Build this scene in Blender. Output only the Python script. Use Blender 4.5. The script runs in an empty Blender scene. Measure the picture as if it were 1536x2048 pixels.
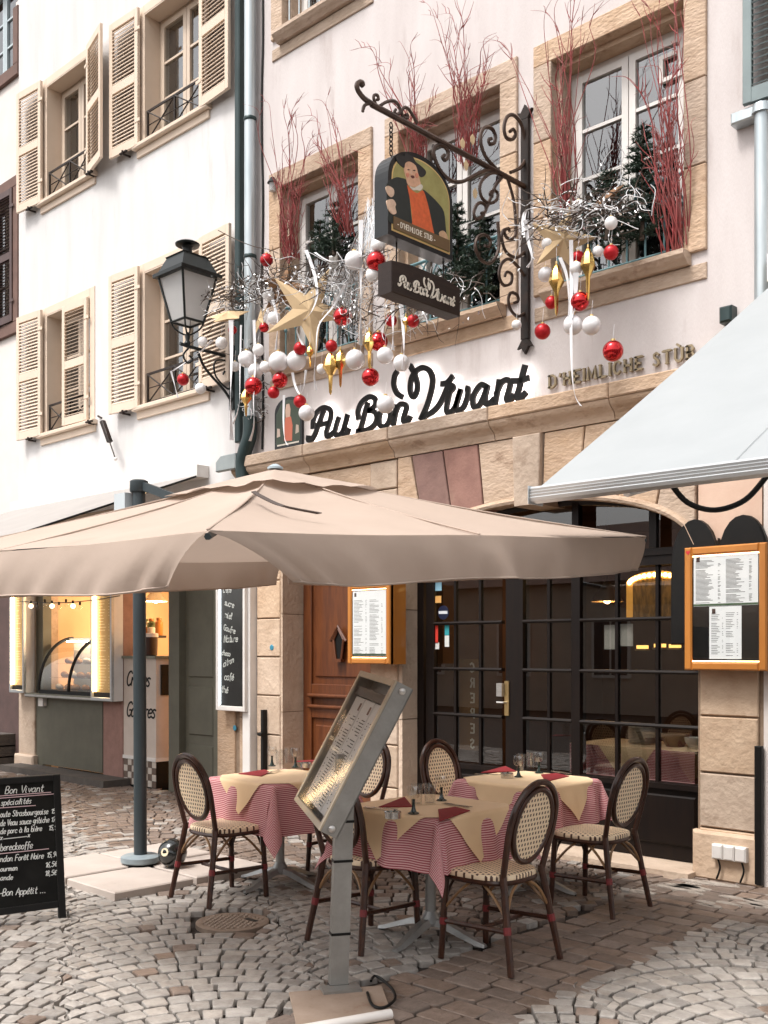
import bpy, bmesh, math, random
from mathutils import Vector, Matrix
random.seed(7)
SC = bpy.context.scene
COL = SC.collection
rad = math.radians
V = Vector

# ------------------------------------------------------------------ camera, sky, sun, exposure
CAM = V((0.0, -6.87, 1.6))
YAW = rad(43.7)
DIR = V((-math.sin(YAW), math.cos(YAW), 0)); RGT = V((DIR.y, -DIR.x, 0)); UP = V((0, 0, 1))
FPX, CPX, HPX = 2098.0, 768.0, 1300.0
cd = bpy.data.cameras.new('camera'); cam = bpy.data.objects.new('camera', cd); COL.objects.link(cam)
cam.location = CAM; cam.rotation_euler = (math.pi / 2, 0, YAW)
cd.sensor_fit = 'HORIZONTAL'; cd.sensor_width = 36.0; cd.lens = 36.0 * FPX / 1536.0
cd.shift_y = 276.0 / 1536.0; cd.clip_start = 0.05; cd.clip_end = 400
SC.camera = cam
SUN_EL, SUN_ROT = 60.0, 192.0
world = bpy.data.worlds.new('World'); SC.world = world; world.use_nodes = True
wn = world.node_tree; wn.nodes.clear()
sky = wn.nodes.new('ShaderNodeTexSky'); sky.sky_type = 'NISHITA'; sky.sun_disc = False
sky.sun_elevation = rad(SUN_EL); sky.sun_rotation = rad(SUN_ROT); sky.dust_density = 4.0; sky.air_density = 1.0; sky.ozone_density = 1.0
hs = wn.nodes.new('ShaderNodeHueSaturation'); hs.inputs['Saturation'].default_value = 0.16
tint = wn.nodes.new('ShaderNodeMix'); tint.data_type = 'RGBA'; tint.blend_type = 'MULTIPLY'; tint.inputs[0].default_value = 1.0
tint.inputs[7].default_value = (1.0, 0.985, 0.97, 1)
bg = wn.nodes.new('ShaderNodeBackground'); bg.inputs['Strength'].default_value = 0.15
wo = wn.nodes.new('ShaderNodeOutputWorld')
wn.links.new(sky.outputs[0], hs.inputs['Color']); wn.links.new(hs.outputs[0], tint.inputs[6])
wn.links.new(tint.outputs[2], bg.inputs['Color']); wn.links.new(bg.outputs[0], wo.inputs[0])
sd = bpy.data.lights.new('sun', 'SUN'); sd.energy = 1.5; sd.angle = rad(15); sd.color = (1.0, 0.975, 0.94)
sun = bpy.data.objects.new('sun', sd); COL.objects.link(sun)
def aim_sun(el, az):   # az: compass of the sun's place, measured from +Y towards +X
    d = V((math.sin(az) * math.cos(el), math.cos(az) * math.cos(el), math.sin(el)))
    sun.rotation_euler = (-d).to_track_quat('-Z', 'Y').to_euler()
aim_sun(rad(SUN_EL), rad(SUN_ROT))
vs = SC.view_settings; vs.view_transform = 'Standard'; vs.look = 'None'; vs.gamma = 1.0; vs.exposure = 0.95; vs.use_curve_mapping = False
cy = SC.cycles; cy.use_denoising = True; cy.max_bounces = 5; cy.diffuse_bounces = 3; cy.glossy_bounces = 2
cy.transparent_max_bounces = 10; cy.transmission_bounces = 4; cy.sample_clamp_indirect = 6.0; cy.caustics_reflective = False; cy.caustics_refractive = False

# ------------------------------------------------------------------ where a sight line meets a real plane
def ray(px, py): return DIR + RGT * ((px - CPX) / FPX) + UP * ((HPX - py) / FPX)
def PY(px, py, Y=0.0): d = ray(px, py); return CAM + d * ((Y - CAM.y) / d.y)
def PX(px, py, X): d = ray(px, py); return CAM + d * ((X - CAM.x) / d.x)
def PZ(px, py, Z=0.0): d = ray(px, py); return CAM + d * ((Z - CAM.z) / d.z)
def PT(px, py, t): return CAM + ray(px, py) * t
def WX(px, Y=0.0): return PY(px, 1300, Y).x
def WZ(px, py, Y=0.0): return PY(px, py, Y).z

# ------------------------------------------------------------------ objects
def tag(o, label=None, cat=None, group=None, kind=None):
    if label: o['label'] = label
    if cat: o['category'] = cat
    if group: o['group'] = group
    if kind: o['kind'] = kind
    return o
def thing(name, loc, label, cat, group=None):
    o = bpy.data.objects.new(name, None); o.empty_display_size = 0.1
    COL.objects.link(o); o.location = loc
    return tag(o, label, cat, group)
def wpos(o):
    p = V((0, 0, 0))
    while o is not None:
        p = p + V(o.location); o = o.parent
    return p
def copy_tree(o, parent=None):
    c = o.copy(); COL.objects.link(c); c.parent = parent
    for ch in list(o.children): copy_tree(ch, c)
    return c

class MB:
    def __init__(s): s.v = []; s.f = []; s.uv = None
    def add(s, vs, fs):
        b = len(s.v); s.v += [V(p) for p in vs]; s.f += [tuple(i + b for i in q) for q in fs]
        return s
    def box(s, x0, x1, y0, y1, z0, z1):
        return s.add([(x0,y0,z0),(x1,y0,z0),(x1,y1,z0),(x0,y1,z0),(x0,y0,z1),(x1,y0,z1),(x1,y1,z1),(x0,y1,z1)],
                     [(0,3,2,1),(4,5,6,7),(0,1,5,4),(1,2,6,5),(2,3,7,6),(3,0,4,7)])
    def obox(s, c, a, b, n, ha, hb, hn, ch=0.0):   # centre, three axes, three half sizes
        c = V(c); a = V(a).normalized(); b = V(b).normalized(); n = V(n).normalized()
        p = [(-ha,-hb),(ha,-hb),(ha,hb),(-ha,hb)]
        return s.prism(p, c - n * hn, a, b, n, 2 * hn, ch)
    def prism(s, poly, o, u, v, n, depth, ch=0.0):
        o = V(o); u = V(u); v = V(v); n = V(n); k = len(poly)
        P = [o + u * x + v * y for x, y in poly]
        vs = P[:] ; fs = [tuple(range(k))[::-1]]
        if ch > 0:
            cx = sum(x for x, y in poly) / k; cyy = sum(y for x, y in poly) / k
            rx = max(abs(x - cx) for x, y in poly); ry = max(abs(y - cyy) for x, y in poly)
            fx = max(0.3, 1 - ch / max(rx, 1e-6)); fy = max(0.3, 1 - ch / max(ry, 1e-6))
            vs += [p + n * (depth - ch) for p in P]
            vs += [o + u * (cx + (x - cx) * fx) + v * (cyy + (y - cyy) * fy) + n * depth for x, y in poly]
            for i in range(k):
                j = (i + 1) % k
                fs += [(i, j, k + j, k + i), (k + i, k + j, 2 * k + j, 2 * k + i)]
            fs.append(tuple(range(2 * k, 3 * k)))
        else:
            vs += [p + n * depth for p in P]
            for i in range(k):
                j = (i + 1) % k; fs.append((i, j, k + j, k + i))
            fs.append(tuple(range(k, 2 * k)))
        return s.add(vs, fs)
    def tube(s, pts, r, n=6, closed=False, sx=1.0):
        pts = [V(p) for p in pts]; m = len(pts)
        if m < 2: return s
        rs = list(r) if isinstance(r, (list, tuple)) else [r] * m
        vs = []; fs = []; prev = None
        for i, p in enumerate(pts):
            if closed: t = pts[(i + 1) % m] - pts[i - 1]
            else: t = pts[min(i + 1, m - 1)] - pts[max(i - 1, 0)]
            t = t.normalized() if t.length > 1e-9 else V((0, 0, 1))
            if prev is None:
                a = t.cross(V((0, 0, 1)) if abs(t.z) < 0.9 else V((1, 0, 0))).normalized()
            else:
                a = prev - t * prev.dot(t)
                a = a.normalized() if a.length > 1e-6 else t.orthogonal().normalized()
            prev = a; b = t.cross(a)
            for k in range(n):
                an = 2 * math.pi * k / n
                vs.append(p + (a * math.cos(an) * sx + b * math.sin(an)) * rs[i])
        for i in range(m if closed else m - 1):
            for k in range(n):
                A = i * n + k; B = i * n + (k + 1) % n; Cc = ((i + 1) % m) * n
                fs.append((A, B, Cc + (k + 1) % n, Cc + k))
        if not closed:
            fs.append(tuple(range(n))[::-1]); fs.append(tuple(range((m - 1) * n, m * n)))
        return s.add(vs, fs)
    def lathe(s, prof, base, n=16, axis=(0, 0, 1), cap=True):
        base = V(base); ax = V(axis).normalized(); a = ax.orthogonal().normalized(); b = ax.cross(a)
        vs = []; fs = []
        for r, z in prof:
            for k in range(n):
                an = 2 * math.pi * k / n
                vs.append(base + ax * z + (a * math.cos(an) + b * math.sin(an)) * max(r, 1e-4))
        for i in range(len(prof) - 1):
            for k in range(n):
                j = (k + 1) % n
                fs.append((i * n + k, i * n + j, (i + 1) * n + j, (i + 1) * n + k))
        if cap:
            fs.append(tuple(range(n))[::-1]); fs.append(tuple(range((len(prof) - 1) * n, len(prof) * n)))
        return s.add(vs, fs)
    def sphere(s, c, r, n=16, m=10, squash=1.0):
        return s.lathe([(r * math.sin(math.pi * i / m), -r * squash * math.cos(math.pi * i / m)) for i in range(m + 1)], c, n, cap=False)
    def strip(s, pts, w, th=0.0015, tw=None):   # a ribbon: points, width direction
        pts = [V(p) for p in pts]; L = []; m = len(pts)
        for i, p in enumerate(pts):
            t = (pts[min(i + 1, m - 1)] - pts[max(i - 1, 0)]).normalized()
            d = tw(i / (m - 1)) if tw else t.cross(V((0, -1, 0)))
            d = d.normalized() if d.length > 1e-6 else V((1, 0, 0)); nn = t.cross(d).normalized()
            L += [p + d * w / 2 + nn * th, p - d * w / 2 + nn * th, p - d * w / 2 - nn * th, p + d * w / 2 - nn * th]
        fs = []
        for i in range(m - 1):
            for k in range(4):
                fs.append((i * 4 + k, i * 4 + (k + 1) % 4, (i + 1) * 4 + (k + 1) % 4, (i + 1) * 4 + k))
        fs += [(3, 2, 1, 0), tuple(range((m - 1) * 4, m * 4))]
        return s.add(L, fs)
    def quad(s, a, b, c, d): return s.add([a, b, c, d], [(0, 1, 2, 3)])
    def build(s, name, mat, parent=None, smooth=False, ang=40, fix=True):
        off = wpos(parent) if parent else V((0, 0, 0))
        me = bpy.data.meshes.new(name)
        me.from_pydata([p - off for p in s.v], [], s.f)
        if s.uv:
            ul = me.uv_layers.new(name='UVMap')
            for lp in me.loops: ul.data[lp.index].uv = s.uv[lp.vertex_index]
        if fix:
            bm = bmesh.new(); bm.from_mesh(me); bmesh.ops.recalc_face_normals(bm, faces=bm.faces); bm.to_mesh(me); bm.free()
        if smooth:
            me.shade_smooth(); me.set_sharp_from_angle(angle=rad(ang))
        me.materials.append(mat)
        o = bpy.data.objects.new(name, me); COL.objects.link(o)
        if parent: o.parent = parent
        return o
def single(mb, name, mat, base, label, cat, group=None, smooth=False, ang=40):   # a thing that is one mesh
    me_off = V(base)
    mb.v = [p - me_off for p in mb.v]
    o = mb.build(name, mat, None, smooth, ang); o.location = me_off
    return tag(o, label, cat, group)
def spline(pts, n=6, closed=False):
    P = [V(p) if len(p) == 3 else V((p[0], p[1], 0)) for p in pts]; m = len(P); out = []
    for i in range(m if closed else m - 1):
        g = lambda k: P[k % m] if closed else P[max(0, min(m - 1, k))]
        a, b, c, d = g(i - 1), g(i), g(i + 1), g(i + 2)
        for k in range(n):
            t = k / n
            out.append(0.5 * ((2 * b) + (c - a) * t + (2 * a - 5 * b + 4 * c - d) * t * t + (3 * b - a - 3 * c + d) * t ** 3))
    if not closed: out.append(P[-1])
    return out
WU, WV_, WN = V((1, 0, 0)), V((0, 0, 1)), V((0, -1, 0))      # wall frame: along, up, out to the street
def wrect(x0, x1, z0, z1): return [(x0, z0), (x1, z0), (x1, z1), (x0, z1)]

# ------------------------------------------------------------------ materials (procedural)
MATS = {}
def M(name, col, rough=0.6, metal=0.0, col2=None, scale=5.0, bump=0.0, bscale=60.0, spec=0.5, stretch=(1, 1, 1), detail=6, contrast=0.35,
      spots=None, spot_scale=2.0, spot_lo=0.55, island=0.0, coat=0.0, emit=None, estr=0.0, sheen=0.0, transl=0.0):
    if name in MATS: return MATS[name]
    m = bpy.data.materials.new(name); m.use_nodes = True; nt = m.node_tree; N = nt.nodes; L = nt.links
    b = N['Principled BSDF']
    b.inputs['Base Color'].default_value = (*col, 1); b.inputs['Roughness'].default_value = rough; b.inputs['Metallic'].default_value = metal
    b.inputs['Specular IOR Level'].default_value = spec; b.inputs['Coat Weight'].default_value = coat
    b.inputs['Sheen Weight'].default_value = sheen
    tc = N.new('ShaderNodeTexCoord'); mp = N.new('ShaderNodeMapping'); mp.inputs['Scale'].default_value = stretch
    L.new(tc.outputs['Object'], mp.inputs[0])
    cur = None
    if col2:
        nz = N.new('ShaderNodeTexNoise'); nz.inputs['Scale'].default_value = scale; nz.inputs['Detail'].default_value = detail
        nz.inputs['Roughness'].default_value = 0.62
        L.new(mp.outputs[0], nz.inputs['Vector'])
        rp = N.new('ShaderNodeValToRGB'); rp.color_ramp.elements[0].position = 0.5 - contrast / 2; rp.color_ramp.elements[1].position = 0.5 + contrast / 2
        rp.color_ramp.elements[0].color = (*col, 1); rp.color_ramp.elements[1].color = (*col2, 1)
        L.new(nz.outputs['Fac'], rp.inputs[0]); cur = rp.outputs[0]
    if spots:
        nz = N.new('ShaderNodeTexNoise'); nz.inputs['Scale'].default_value = spot_scale; nz.inputs['Detail'].default_value = 8; nz.inputs['Roughness'].default_value = 0.7
        L.new(mp.outputs[0], nz.inputs['Vector'])
        mr = N.new('ShaderNodeMapRange'); mr.inputs[1].default_value = spot_lo; mr.inputs[2].default_value = spot_lo + 0.16
        L.new(nz.outputs['Fac'], mr.inputs[0])
        mx = N.new('ShaderNodeMix'); mx.data_type = 'RGBA'
        L.new(mr.outputs[0], mx.inputs[0])
        if cur: L.new(cur, mx.inputs[6])
        else: mx.inputs[6].default_value = (*col, 1)
        mx.inputs[7].default_value = (*spots, 1); cur = mx.outputs[2]
    if island > 0:
        ge = N.new('ShaderNodeNewGeometry'); oi = N.new('ShaderNodeObjectInfo'); ad = N.new('ShaderNodeMath'); fr = N.new('ShaderNodeMath'); fr.operation = 'FRACT'
        L.new(ge.outputs['Random Per Island'], ad.inputs[0]); L.new(oi.outputs['Random'], ad.inputs[1]); L.new(ad.outputs[0], fr.inputs[0])
        hv = N.new('ShaderNodeHueSaturation'); mr = N.new('ShaderNodeMapRange'); mr.inputs[3].default_value = 1 - island; mr.inputs[4].default_value = 1 + island
        L.new(fr.outputs[0], mr.inputs[0]); L.new(mr.outputs[0], hv.inputs['Value'])
        m2 = N.new('ShaderNodeMath'); m2.operation = 'MULTIPLY'; m2.inputs[1].default_value = 7.31; f2 = N.new('ShaderNodeMath'); f2.operation = 'FRACT'
        L.new(fr.outputs[0], m2.inputs[0]); L.new(m2.outputs[0], f2.inputs[0])
        ms = N.new('ShaderNodeMapRange'); ms.inputs[3].default_value = 0.82; ms.inputs[4].default_value = 1.12; L.new(f2.outputs[0], ms.inputs[0]); L.new(ms.outputs[0], hv.inputs['Saturation'])
        if cur: L.new(cur, hv.inputs['Color'])
        else: hv.inputs['Color'].default_value = (*col, 1)
        cur = hv.outputs[0]
    if cur: L.new(cur, b.inputs['Base Color'])
    if bump > 0:
        nb = N.new('ShaderNodeTexNoise'); nb.inputs['Scale'].default_value = bscale; nb.inputs['Detail'].default_value = 5
        L.new(mp.outputs[0], nb.inputs['Vector'])
        bp = N.new('ShaderNodeBump'); bp.inputs['Strength'].default_value = bump; bp.inputs['Distance'].default_value = 0.01
        L.new(nb.outputs['Fac'], bp.inputs['Height']); L.new(bp.outputs[0], b.inputs['Normal'])
    if emit:
        b.inputs['Emission Color'].default_value = (*emit, 1); b.inputs['Emission Strength'].default_value = estr
    if transl > 0:
        tr = N.new('ShaderNodeBsdfTranslucent'); tr.inputs[0].default_value = (*col, 1); ms = N.new('ShaderNodeMixShader'); ms.inputs[0].default_value = transl
        out = N['Material Output']; L.new(b.outputs[0], ms.inputs[1]); L.new(tr.outputs[0], ms.inputs[2]); L.new(ms.outputs[0], out.inputs[0])
    MATS[name] = m
    return m
def glass(name, tint=(1, 1, 1), ior=1.5, rough=0.01, extra=0.0):
    if name in MATS: return MATS[name]
    m = bpy.data.materials.new(name); m.use_nodes = True; nt = m.node_tree; N = nt.nodes; L = nt.links; N.clear()
    o = N.new('ShaderNodeOutputMaterial'); t = N.new('ShaderNodeBsdfTransparent'); t.inputs[0].default_value = (*tint, 1)
    g = N.new('ShaderNodeBsdfGlossy'); g.inputs['Roughness'].default_value = rough; f = N.new('ShaderNodeFresnel'); f.inputs[0].default_value = ior
    a = N.new('ShaderNodeMath'); a.inputs[1].default_value = extra; L.new(f.outputs[0], a.inputs[0]); a.use_clamp = True
    ge = N.new('ShaderNodeNewGeometry'); iv = N.new('ShaderNodeMath'); iv.operation = 'SUBTRACT'; iv.inputs[0].default_value = 1.0; L.new(ge.outputs['Backfacing'], iv.inputs[1])
    mu = N.new('ShaderNodeMath'); mu.operation = 'MULTIPLY'; L.new(a.outputs[0], mu.inputs[0]); L.new(iv.outputs[0], mu.inputs[1]); a = mu
    x = N.new('ShaderNodeMixShader'); L.new(a.outputs[0], x.inputs[0]); L.new(t.outputs[0], x.inputs[1]); L.new(g.outputs[0], x.inputs[2]); L.new(x.outputs[0], o.inputs[0])
    MATS[name] = m; return m
def emitter(name, col, strength):
    return M(name, (0.8, 0.8, 0.8), 0.5, emit=col, estr=strength)
def uvpattern(name, kind):
    if name in MATS: return MATS[name]
    m = bpy.data.materials.new(name); m.use_nodes = True; nt = m.node_tree; N = nt.nodes; L = nt.links; b = N['Principled BSDF']
    tc = N.new('ShaderNodeTexCoord'); sp = N.new('ShaderNodeSeparateXYZ')
    def math_(op, a, bb=None, clamp=False):
        q = N.new('ShaderNodeMath'); q.operation = op; q.use_clamp = clamp
        for i, w in enumerate((a, bb)):
            if w is None: continue
            if isinstance(w, (int, float)): q.inputs[i].default_value = w
            else: L.new(w, q.inputs[i])
        return q.outputs[0]
    if kind == 'gingham':
        L.new(tc.outputs['UV'], sp.inputs[0])
        ax = math_('ABSOLUTE', sp.outputs[0]); ay = math_('ABSOLUTE', sp.outputs[1])
        mxv = math_('MAXIMUM', ax, ay); mnv = math_('MINIMUM', ax, ay)
        s1 = math_('FRACT', math_('MULTIPLY', mxv, 1 / 0.0122)); s1 = math_('GREATER_THAN', s1, 0.46)
        s2 = math_('FRACT', math_('MULTIPLY', mnv, 1 / 0.0043)); s2 = math_('GREATER_THAN', s2, 0.5)
        fac = math_('ADD', math_('MULTIPLY', s1, 0.78), math_('MULTIPLY', s2, 0.22))
        mx = N.new('ShaderNodeMix'); mx.data_type = 'RGBA'; L.new(fac, mx.inputs[0])
        mx.inputs[6].default_value = (0.78, 0.53, 0.52, 1); mx.inputs[7].default_value = (0.34, 0.03, 0.05, 1)
        L.new(mx.outputs[2], b.inputs['Base Color']); b.inputs['Roughness'].default_value = 0.85; b.inputs['Specular IOR Level'].default_value = 0.2
    if kind == 'cane':
        L.new(tc.outputs['UV'], sp.inputs[0])
        x = math_('MULTIPLY', sp.outputs[0], 1 / 0.0255); y = math_('MULTIPLY', sp.outputs[1], 1 / 0.0255)
        row = math_('FLOOR', y); odd = math_('MODULO', row, 2.0); x2 = math_('ADD', x, math_('MULTIPLY', odd, 0.5))
        fx = math_('ABSOLUTE', math_('SUBTRACT', math_('FRACT', x2), 0.5)); fy = math_('ABSOLUTE', math_('SUBTRACT', math_('FRACT', y), 0.5))
        h = math_('MULTIPLY', math_('LESS_THAN', fx, 0.22), math_('LESS_THAN', fy, 0.27))
        mx = N.new('ShaderNodeMix'); mx.data_type = 'RGBA'; L.new(h, mx.inputs[0])
        mx.inputs[6].default_value = (0.88, 0.70, 0.49, 1); mx.inputs[7].default_value = (0.075, 0.03, 0.016, 1)
        L.new(mx.outputs[2], b.inputs['Base Color']); b.inputs['Roughness'].default_value = 0.5
        bp = N.new('ShaderNodeBump'); bp.inputs['Strength'].default_value = 0.4; bp.inputs['Distance'].default_value = 0.004
        L.new(math_('SUBTRACT', 1.0, h), bp.inputs['Height']); L.new(bp.outputs[0], b.inputs['Normal'])
    MATS[name] = m; return m

m_white = M('white_render', (0.69, 0.67, 0.66), 0.9, col2=(0.61, 0.585, 0.57), scale=1.6, bump=0.3, bscale=70, spec=0.2, spots=(0.53, 0.495, 0.47), spot_scale=1.3, spot_lo=0.59, stretch=(2.4, 2.4, .4))
m_pinkw = M('pinkish_render', (0.635, 0.585, 0.57), 0.9, col2=(0.555, 0.50, 0.485), scale=1.3, bump=0.35, bscale=60, spec=0.2, spots=(0.475, 0.41, 0.39), spot_scale=1.4, spot_lo=0.56, stretch=(2.2, 2.2, .45))
m_sand = M('sandstone', (0.55, 0.41, 0.305), 0.88, col2=(0.45, 0.32, 0.222), scale=5, bump=1.0, bscale=24, spec=0.2, stretch=(1, 1, 2.0), spots=(0.27, 0.17, 0.11), spot_scale=3.4, spot_lo=0.56, island=0.10)
m_sandlt = M('pale_sandstone', (0.58, 0.44, 0.325), 0.88, col2=(0.48, 0.35, 0.25), scale=5, bump=1.0, bscale=24, spec=0.25, spots=(0.32, 0.21, 0.135), spot_scale=2.8, spot_lo=0.57, island=0.12)
m_redst = M('red_sandstone', (0.31, 0.165, 0.13), 0.85, col2=(0.23, 0.12, 0.095), scale=7, bump=0.3, bscale=50, spec=0.3, spots=(0.33, 0.20, 0.15), spot_scale=3.0, spot_lo=0.62, island=0.10)
m_mortar = M('mortar', (0.30, 0.215, 0.15), 0.95, col2=(0.22, 0.15, 0.10), scale=20, bump=0.4, bscale=80)
m_beige = M('beige_paint', (0.71, 0.575, 0.46), 0.55, col2=(0.66, 0.53, 0.415), scale=3, bump=0.05, spec=0.35, spots=(0.45, 0.33, 0.23), spot_scale=3, spot_lo=0.67)
m_whitep = M('white_paint', (0.74, 0.71, 0.68), 0.45, col2=(0.66, 0.62, 0.58), scale=4, spec=0.4)
m_iron = M('wrought_iron', (0.018, 0.015, 0.013), 0.5, 0.1, spec=.25, col2=(0.036, 0.022, 0.017), scale=12, bump=0.2, bscale=70)
m_ironbr = M('brown_iron', (0.045, 0.028, 0.022), 0.42, 0.4, col2=(0.085, 0.05, 0.035), scale=14, bump=0.2, bscale=70)
m_blackp = M('black_paint', (0.007, 0.007, 0.007), 0.42, col2=(0.012, 0.011, 0.010), scale=6, spec=.2)
m_bluegr = M('blue_green_paint', (0.10, 0.20, 0.22), 0.45, col2=(0.14, 0.25, 0.27), scale=8, spec=0.4)
m_zinc = M('zinc_pipe', (0.40, 0.45, 0.47), 0.35, 0.55, col2=(0.52, 0.56, 0.57), scale=5, stretch=(3, 3, 0.5))
m_dkgreen = M('dark_green_metal', (0.012, 0.028, 0.028), 0.4, 0.3, col2=(0.03, 0.05, 0.05), scale=6, stretch=(2, 2, .5))
m_pane = glass('window_glass', (0.86, 0.88, 0.88), 1.5, 0.005, 0.20)
m_pane2 = glass('shop_glass', (0.72, 0.72, 0.70), 1.5, 0.005, 0.09)
m_clear = glass('clear_glass', (0.975, 0.975, 0.965), 1.5, 0.01, 0.06)
m_wineg = glass('wine_glass', (0.96, 0.96, 0.95), 1.5, 0.02, 0.13)
m_caseg = glass('case_glass', (0.97, 0.97, 0.97), 1.10, 0.06, 0.015)
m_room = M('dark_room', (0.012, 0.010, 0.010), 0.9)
m_curtain = M('curtain', (0.30, 0.33, 0.36), 0.9, col2=(0.12, 0.14, 0.16), scale=3, stretch=(9, 9, 0.3))
m_frost = M('frosted_lantern_glass', (0.75, 0.74, 0.73), 0.25, spec=0.6, transl=0.5, col2=(0.66, 0.66, 0.66), scale=3)
# ------------------------------------------------------------------ ground and paving
m_dirt = M('joint_sand', (0.045, 0.034, 0.027), 0.95, col2=(0.028, 0.021, 0.017), scale=9, bump=0.6, bscale=120)
m_sett = M('granite_sett', (0.385, 0.35, 0.315), 0.55, col2=(0.265, 0.235, 0.21), scale=16, bump=0.55, bscale=55, spec=0.4, island=0.2, spots=(0.20, 0.165, 0.14), spot_scale=9, spot_lo=0.60)
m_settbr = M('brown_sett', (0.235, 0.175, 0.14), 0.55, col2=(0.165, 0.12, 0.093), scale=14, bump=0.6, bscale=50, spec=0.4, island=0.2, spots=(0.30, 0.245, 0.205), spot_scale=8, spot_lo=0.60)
ground = tag(MB().quad((-120, -120, -0.026), (120, -120, -0.026), (120, 120, -0.026), (-120, 120, -0.026)).build('ground', m_dirt), kind='structure')
setts = []       # (poly world xy, brown, height)
BAND = lambda x, y: -3.62 < x + 0.03 * y < -2.86 and y < -0.75
PATCH = lambda x, y: -3.62 < x < -2.2 and -0.95 <= y < 0.0
MAN = V((PZ(465, 1843).x, PZ(465, 1843).y, -.012)); MANR = 0.215
ax = V((0.86, -0.51, 0)).normalized(); nx = V((-ax.y, ax.x, 0)); o0 = V((-5.09, -3.30, 0)); SW = 1.18; RA = 0.86; STEP = 0.118
rs = random.Random(3)
def inside(c):
    return -15.5 < c.x < 0.3 and -6.3 < c.y < 0.02
HALF = math.asin((SW / 2 + .05) / RA)
def wavy(s, b): return .030 * math.sin(s * 19 + b * 2.1) + .018 * math.sin(s * 43 + b)
for st in range(-9, 10):
    ph = rs.uniform(0, STEP)
    for k in range(-110, 110):
        s0 = k * STEP + ph
        c0 = o0 + nx * (st * SW) + ax * s0
        if not (-17 < c0.x < 2 and -8 < c0.y < 2): continue
        ctr = c0 + ax * RA
        th = [-HALF]
        while th[-1] < HALF: th.append(th[-1] + rs.uniform(0.095, 0.145) / RA * (1.0 - 0.22 * abs(th[-1]) / HALF))
        f = 2 * HALF / (th[-1] + HALF); th = [-HALF + (a + HALF) * f for a in th]
        def pt(a, side):
            dep = STEP * math.cos(a) / 2 - 0.0065; r = RA + side * dep
            sa = s0 + RA - math.cos(a) * r
            q = max(-SW / 2 + .006 + wavy(sa, st), min(SW / 2 - .006 + wavy(sa, st + 1), math.sin(a) * r))
            return ctr - ax * (math.cos(a) * r) + nx * q
        for i in range(len(th) - 1):
            a, b = th[i] + 0.0065 / RA, th[i + 1] - 0.0065 / RA
            cs = ctr - ax * (math.cos((a + b) / 2) * RA) + nx * (math.sin((a + b) / 2) * RA)
            if not inside(cs) or BAND(cs.x, cs.y) or PATCH(cs.x, cs.y): continue
            if (cs - MAN).length < MANR + 0.06: continue
            j = lambda: V((rs.uniform(-.0035, .0035), rs.uniform(-.0035, .0035), 0))
            P = [pt(a, 1) + j(), pt(b, 1) + j(), pt(b, -1) + j(), pt(a, -1) + j()]
            if ((P[0] - P[1]).length + (P[2] - P[3]).length) / 2 < .035: continue
            brown_shade_zone = (cs.y + 2.55 + .25 * math.sin(cs.x * 1.7)) * 1.6 if cs.x < -3.5 else -1  # more brown setts near the facade: brown stone plus awning shade put into colour
            setts.append((P, 1 if rs.random() < max(.03, min(.85, brown_shade_zone)) else 0, rs.uniform(-0.005, 0.005)))
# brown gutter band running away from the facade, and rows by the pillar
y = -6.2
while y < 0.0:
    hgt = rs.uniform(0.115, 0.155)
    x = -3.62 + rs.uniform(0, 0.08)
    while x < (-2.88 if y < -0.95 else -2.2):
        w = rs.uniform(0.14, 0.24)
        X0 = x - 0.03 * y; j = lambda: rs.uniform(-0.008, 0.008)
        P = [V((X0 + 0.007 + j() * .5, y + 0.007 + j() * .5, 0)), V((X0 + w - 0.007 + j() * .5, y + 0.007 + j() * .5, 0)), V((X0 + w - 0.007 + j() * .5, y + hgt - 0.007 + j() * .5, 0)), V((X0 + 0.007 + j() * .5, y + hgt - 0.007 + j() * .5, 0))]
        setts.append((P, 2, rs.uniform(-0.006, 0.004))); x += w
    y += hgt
def sett_mesh(mb, P, dz, fine):
    c = sum(P, V((0, 0, 0))) / 4
    if fine:   # cut the corners so the stone reads worn
        poly = []
        for i in range(4):
            p, a, b = P[i], P[i - 1], P[(i + 1) % 4]
            k1, k2 = rs.uniform(.05, .13), rs.uniform(.05, .13)
            poly += [p.lerp(a, k1), p.lerp(b, k2)]
    else: poly = P
    n = len(poly); zt = 0.010 + dz; vs = []
    for p in poly: vs.append((p.x, p.y, -0.05))
    for p in poly: vs.append((p.x, p.y, zt - 0.006))
    for p in poly:
        q = c.lerp(p, 0.945); vs.append((q.x, q.y, zt - 0.0014 + rs.uniform(-.0012, .0012)))
    for p in poly:
        q = c.lerp(p, 0.5); vs.append((q.x, q.y, zt + rs.uniform(-.0012, .0018)))
    fs = []
    for r in range(3 if fine else 2):
        for i in range(n):
            fs.append((r * n + i, r * n + (i + 1) % n, (r + 1) * n + (i + 1) % n, (r + 1) * n + i))
    r = 3 if fine else 2
    fs.append(tuple(range(r * n, (r + 1) * n)))
    if not fine: vs = vs[:3 * n]
    mb.add(vs, fs)
def screen(c):
    d = c - CAM; t = d.dot(DIR)
    if t < 0.5: return None
    px = CPX + FPX * d.dot(RGT) / t; py = HPX + FPX * CAM.z / t
    return t, px, py
vis = []
for i, (P, br, dz) in enumerate(setts):
    c = sum(P, V((0, 0, 0))) / 4; q = screen(c)
    area = (P[2] - P[0]).length * (P[3] - P[1]).length
    if q and -20 < q[1] < 1556 and q[2] < 2060: vis.append((area / q[0] ** 3, i))
vis.sort(reverse=True); near = set(i for _, i in vis[:300])
far = [MB(), MB()]
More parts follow.
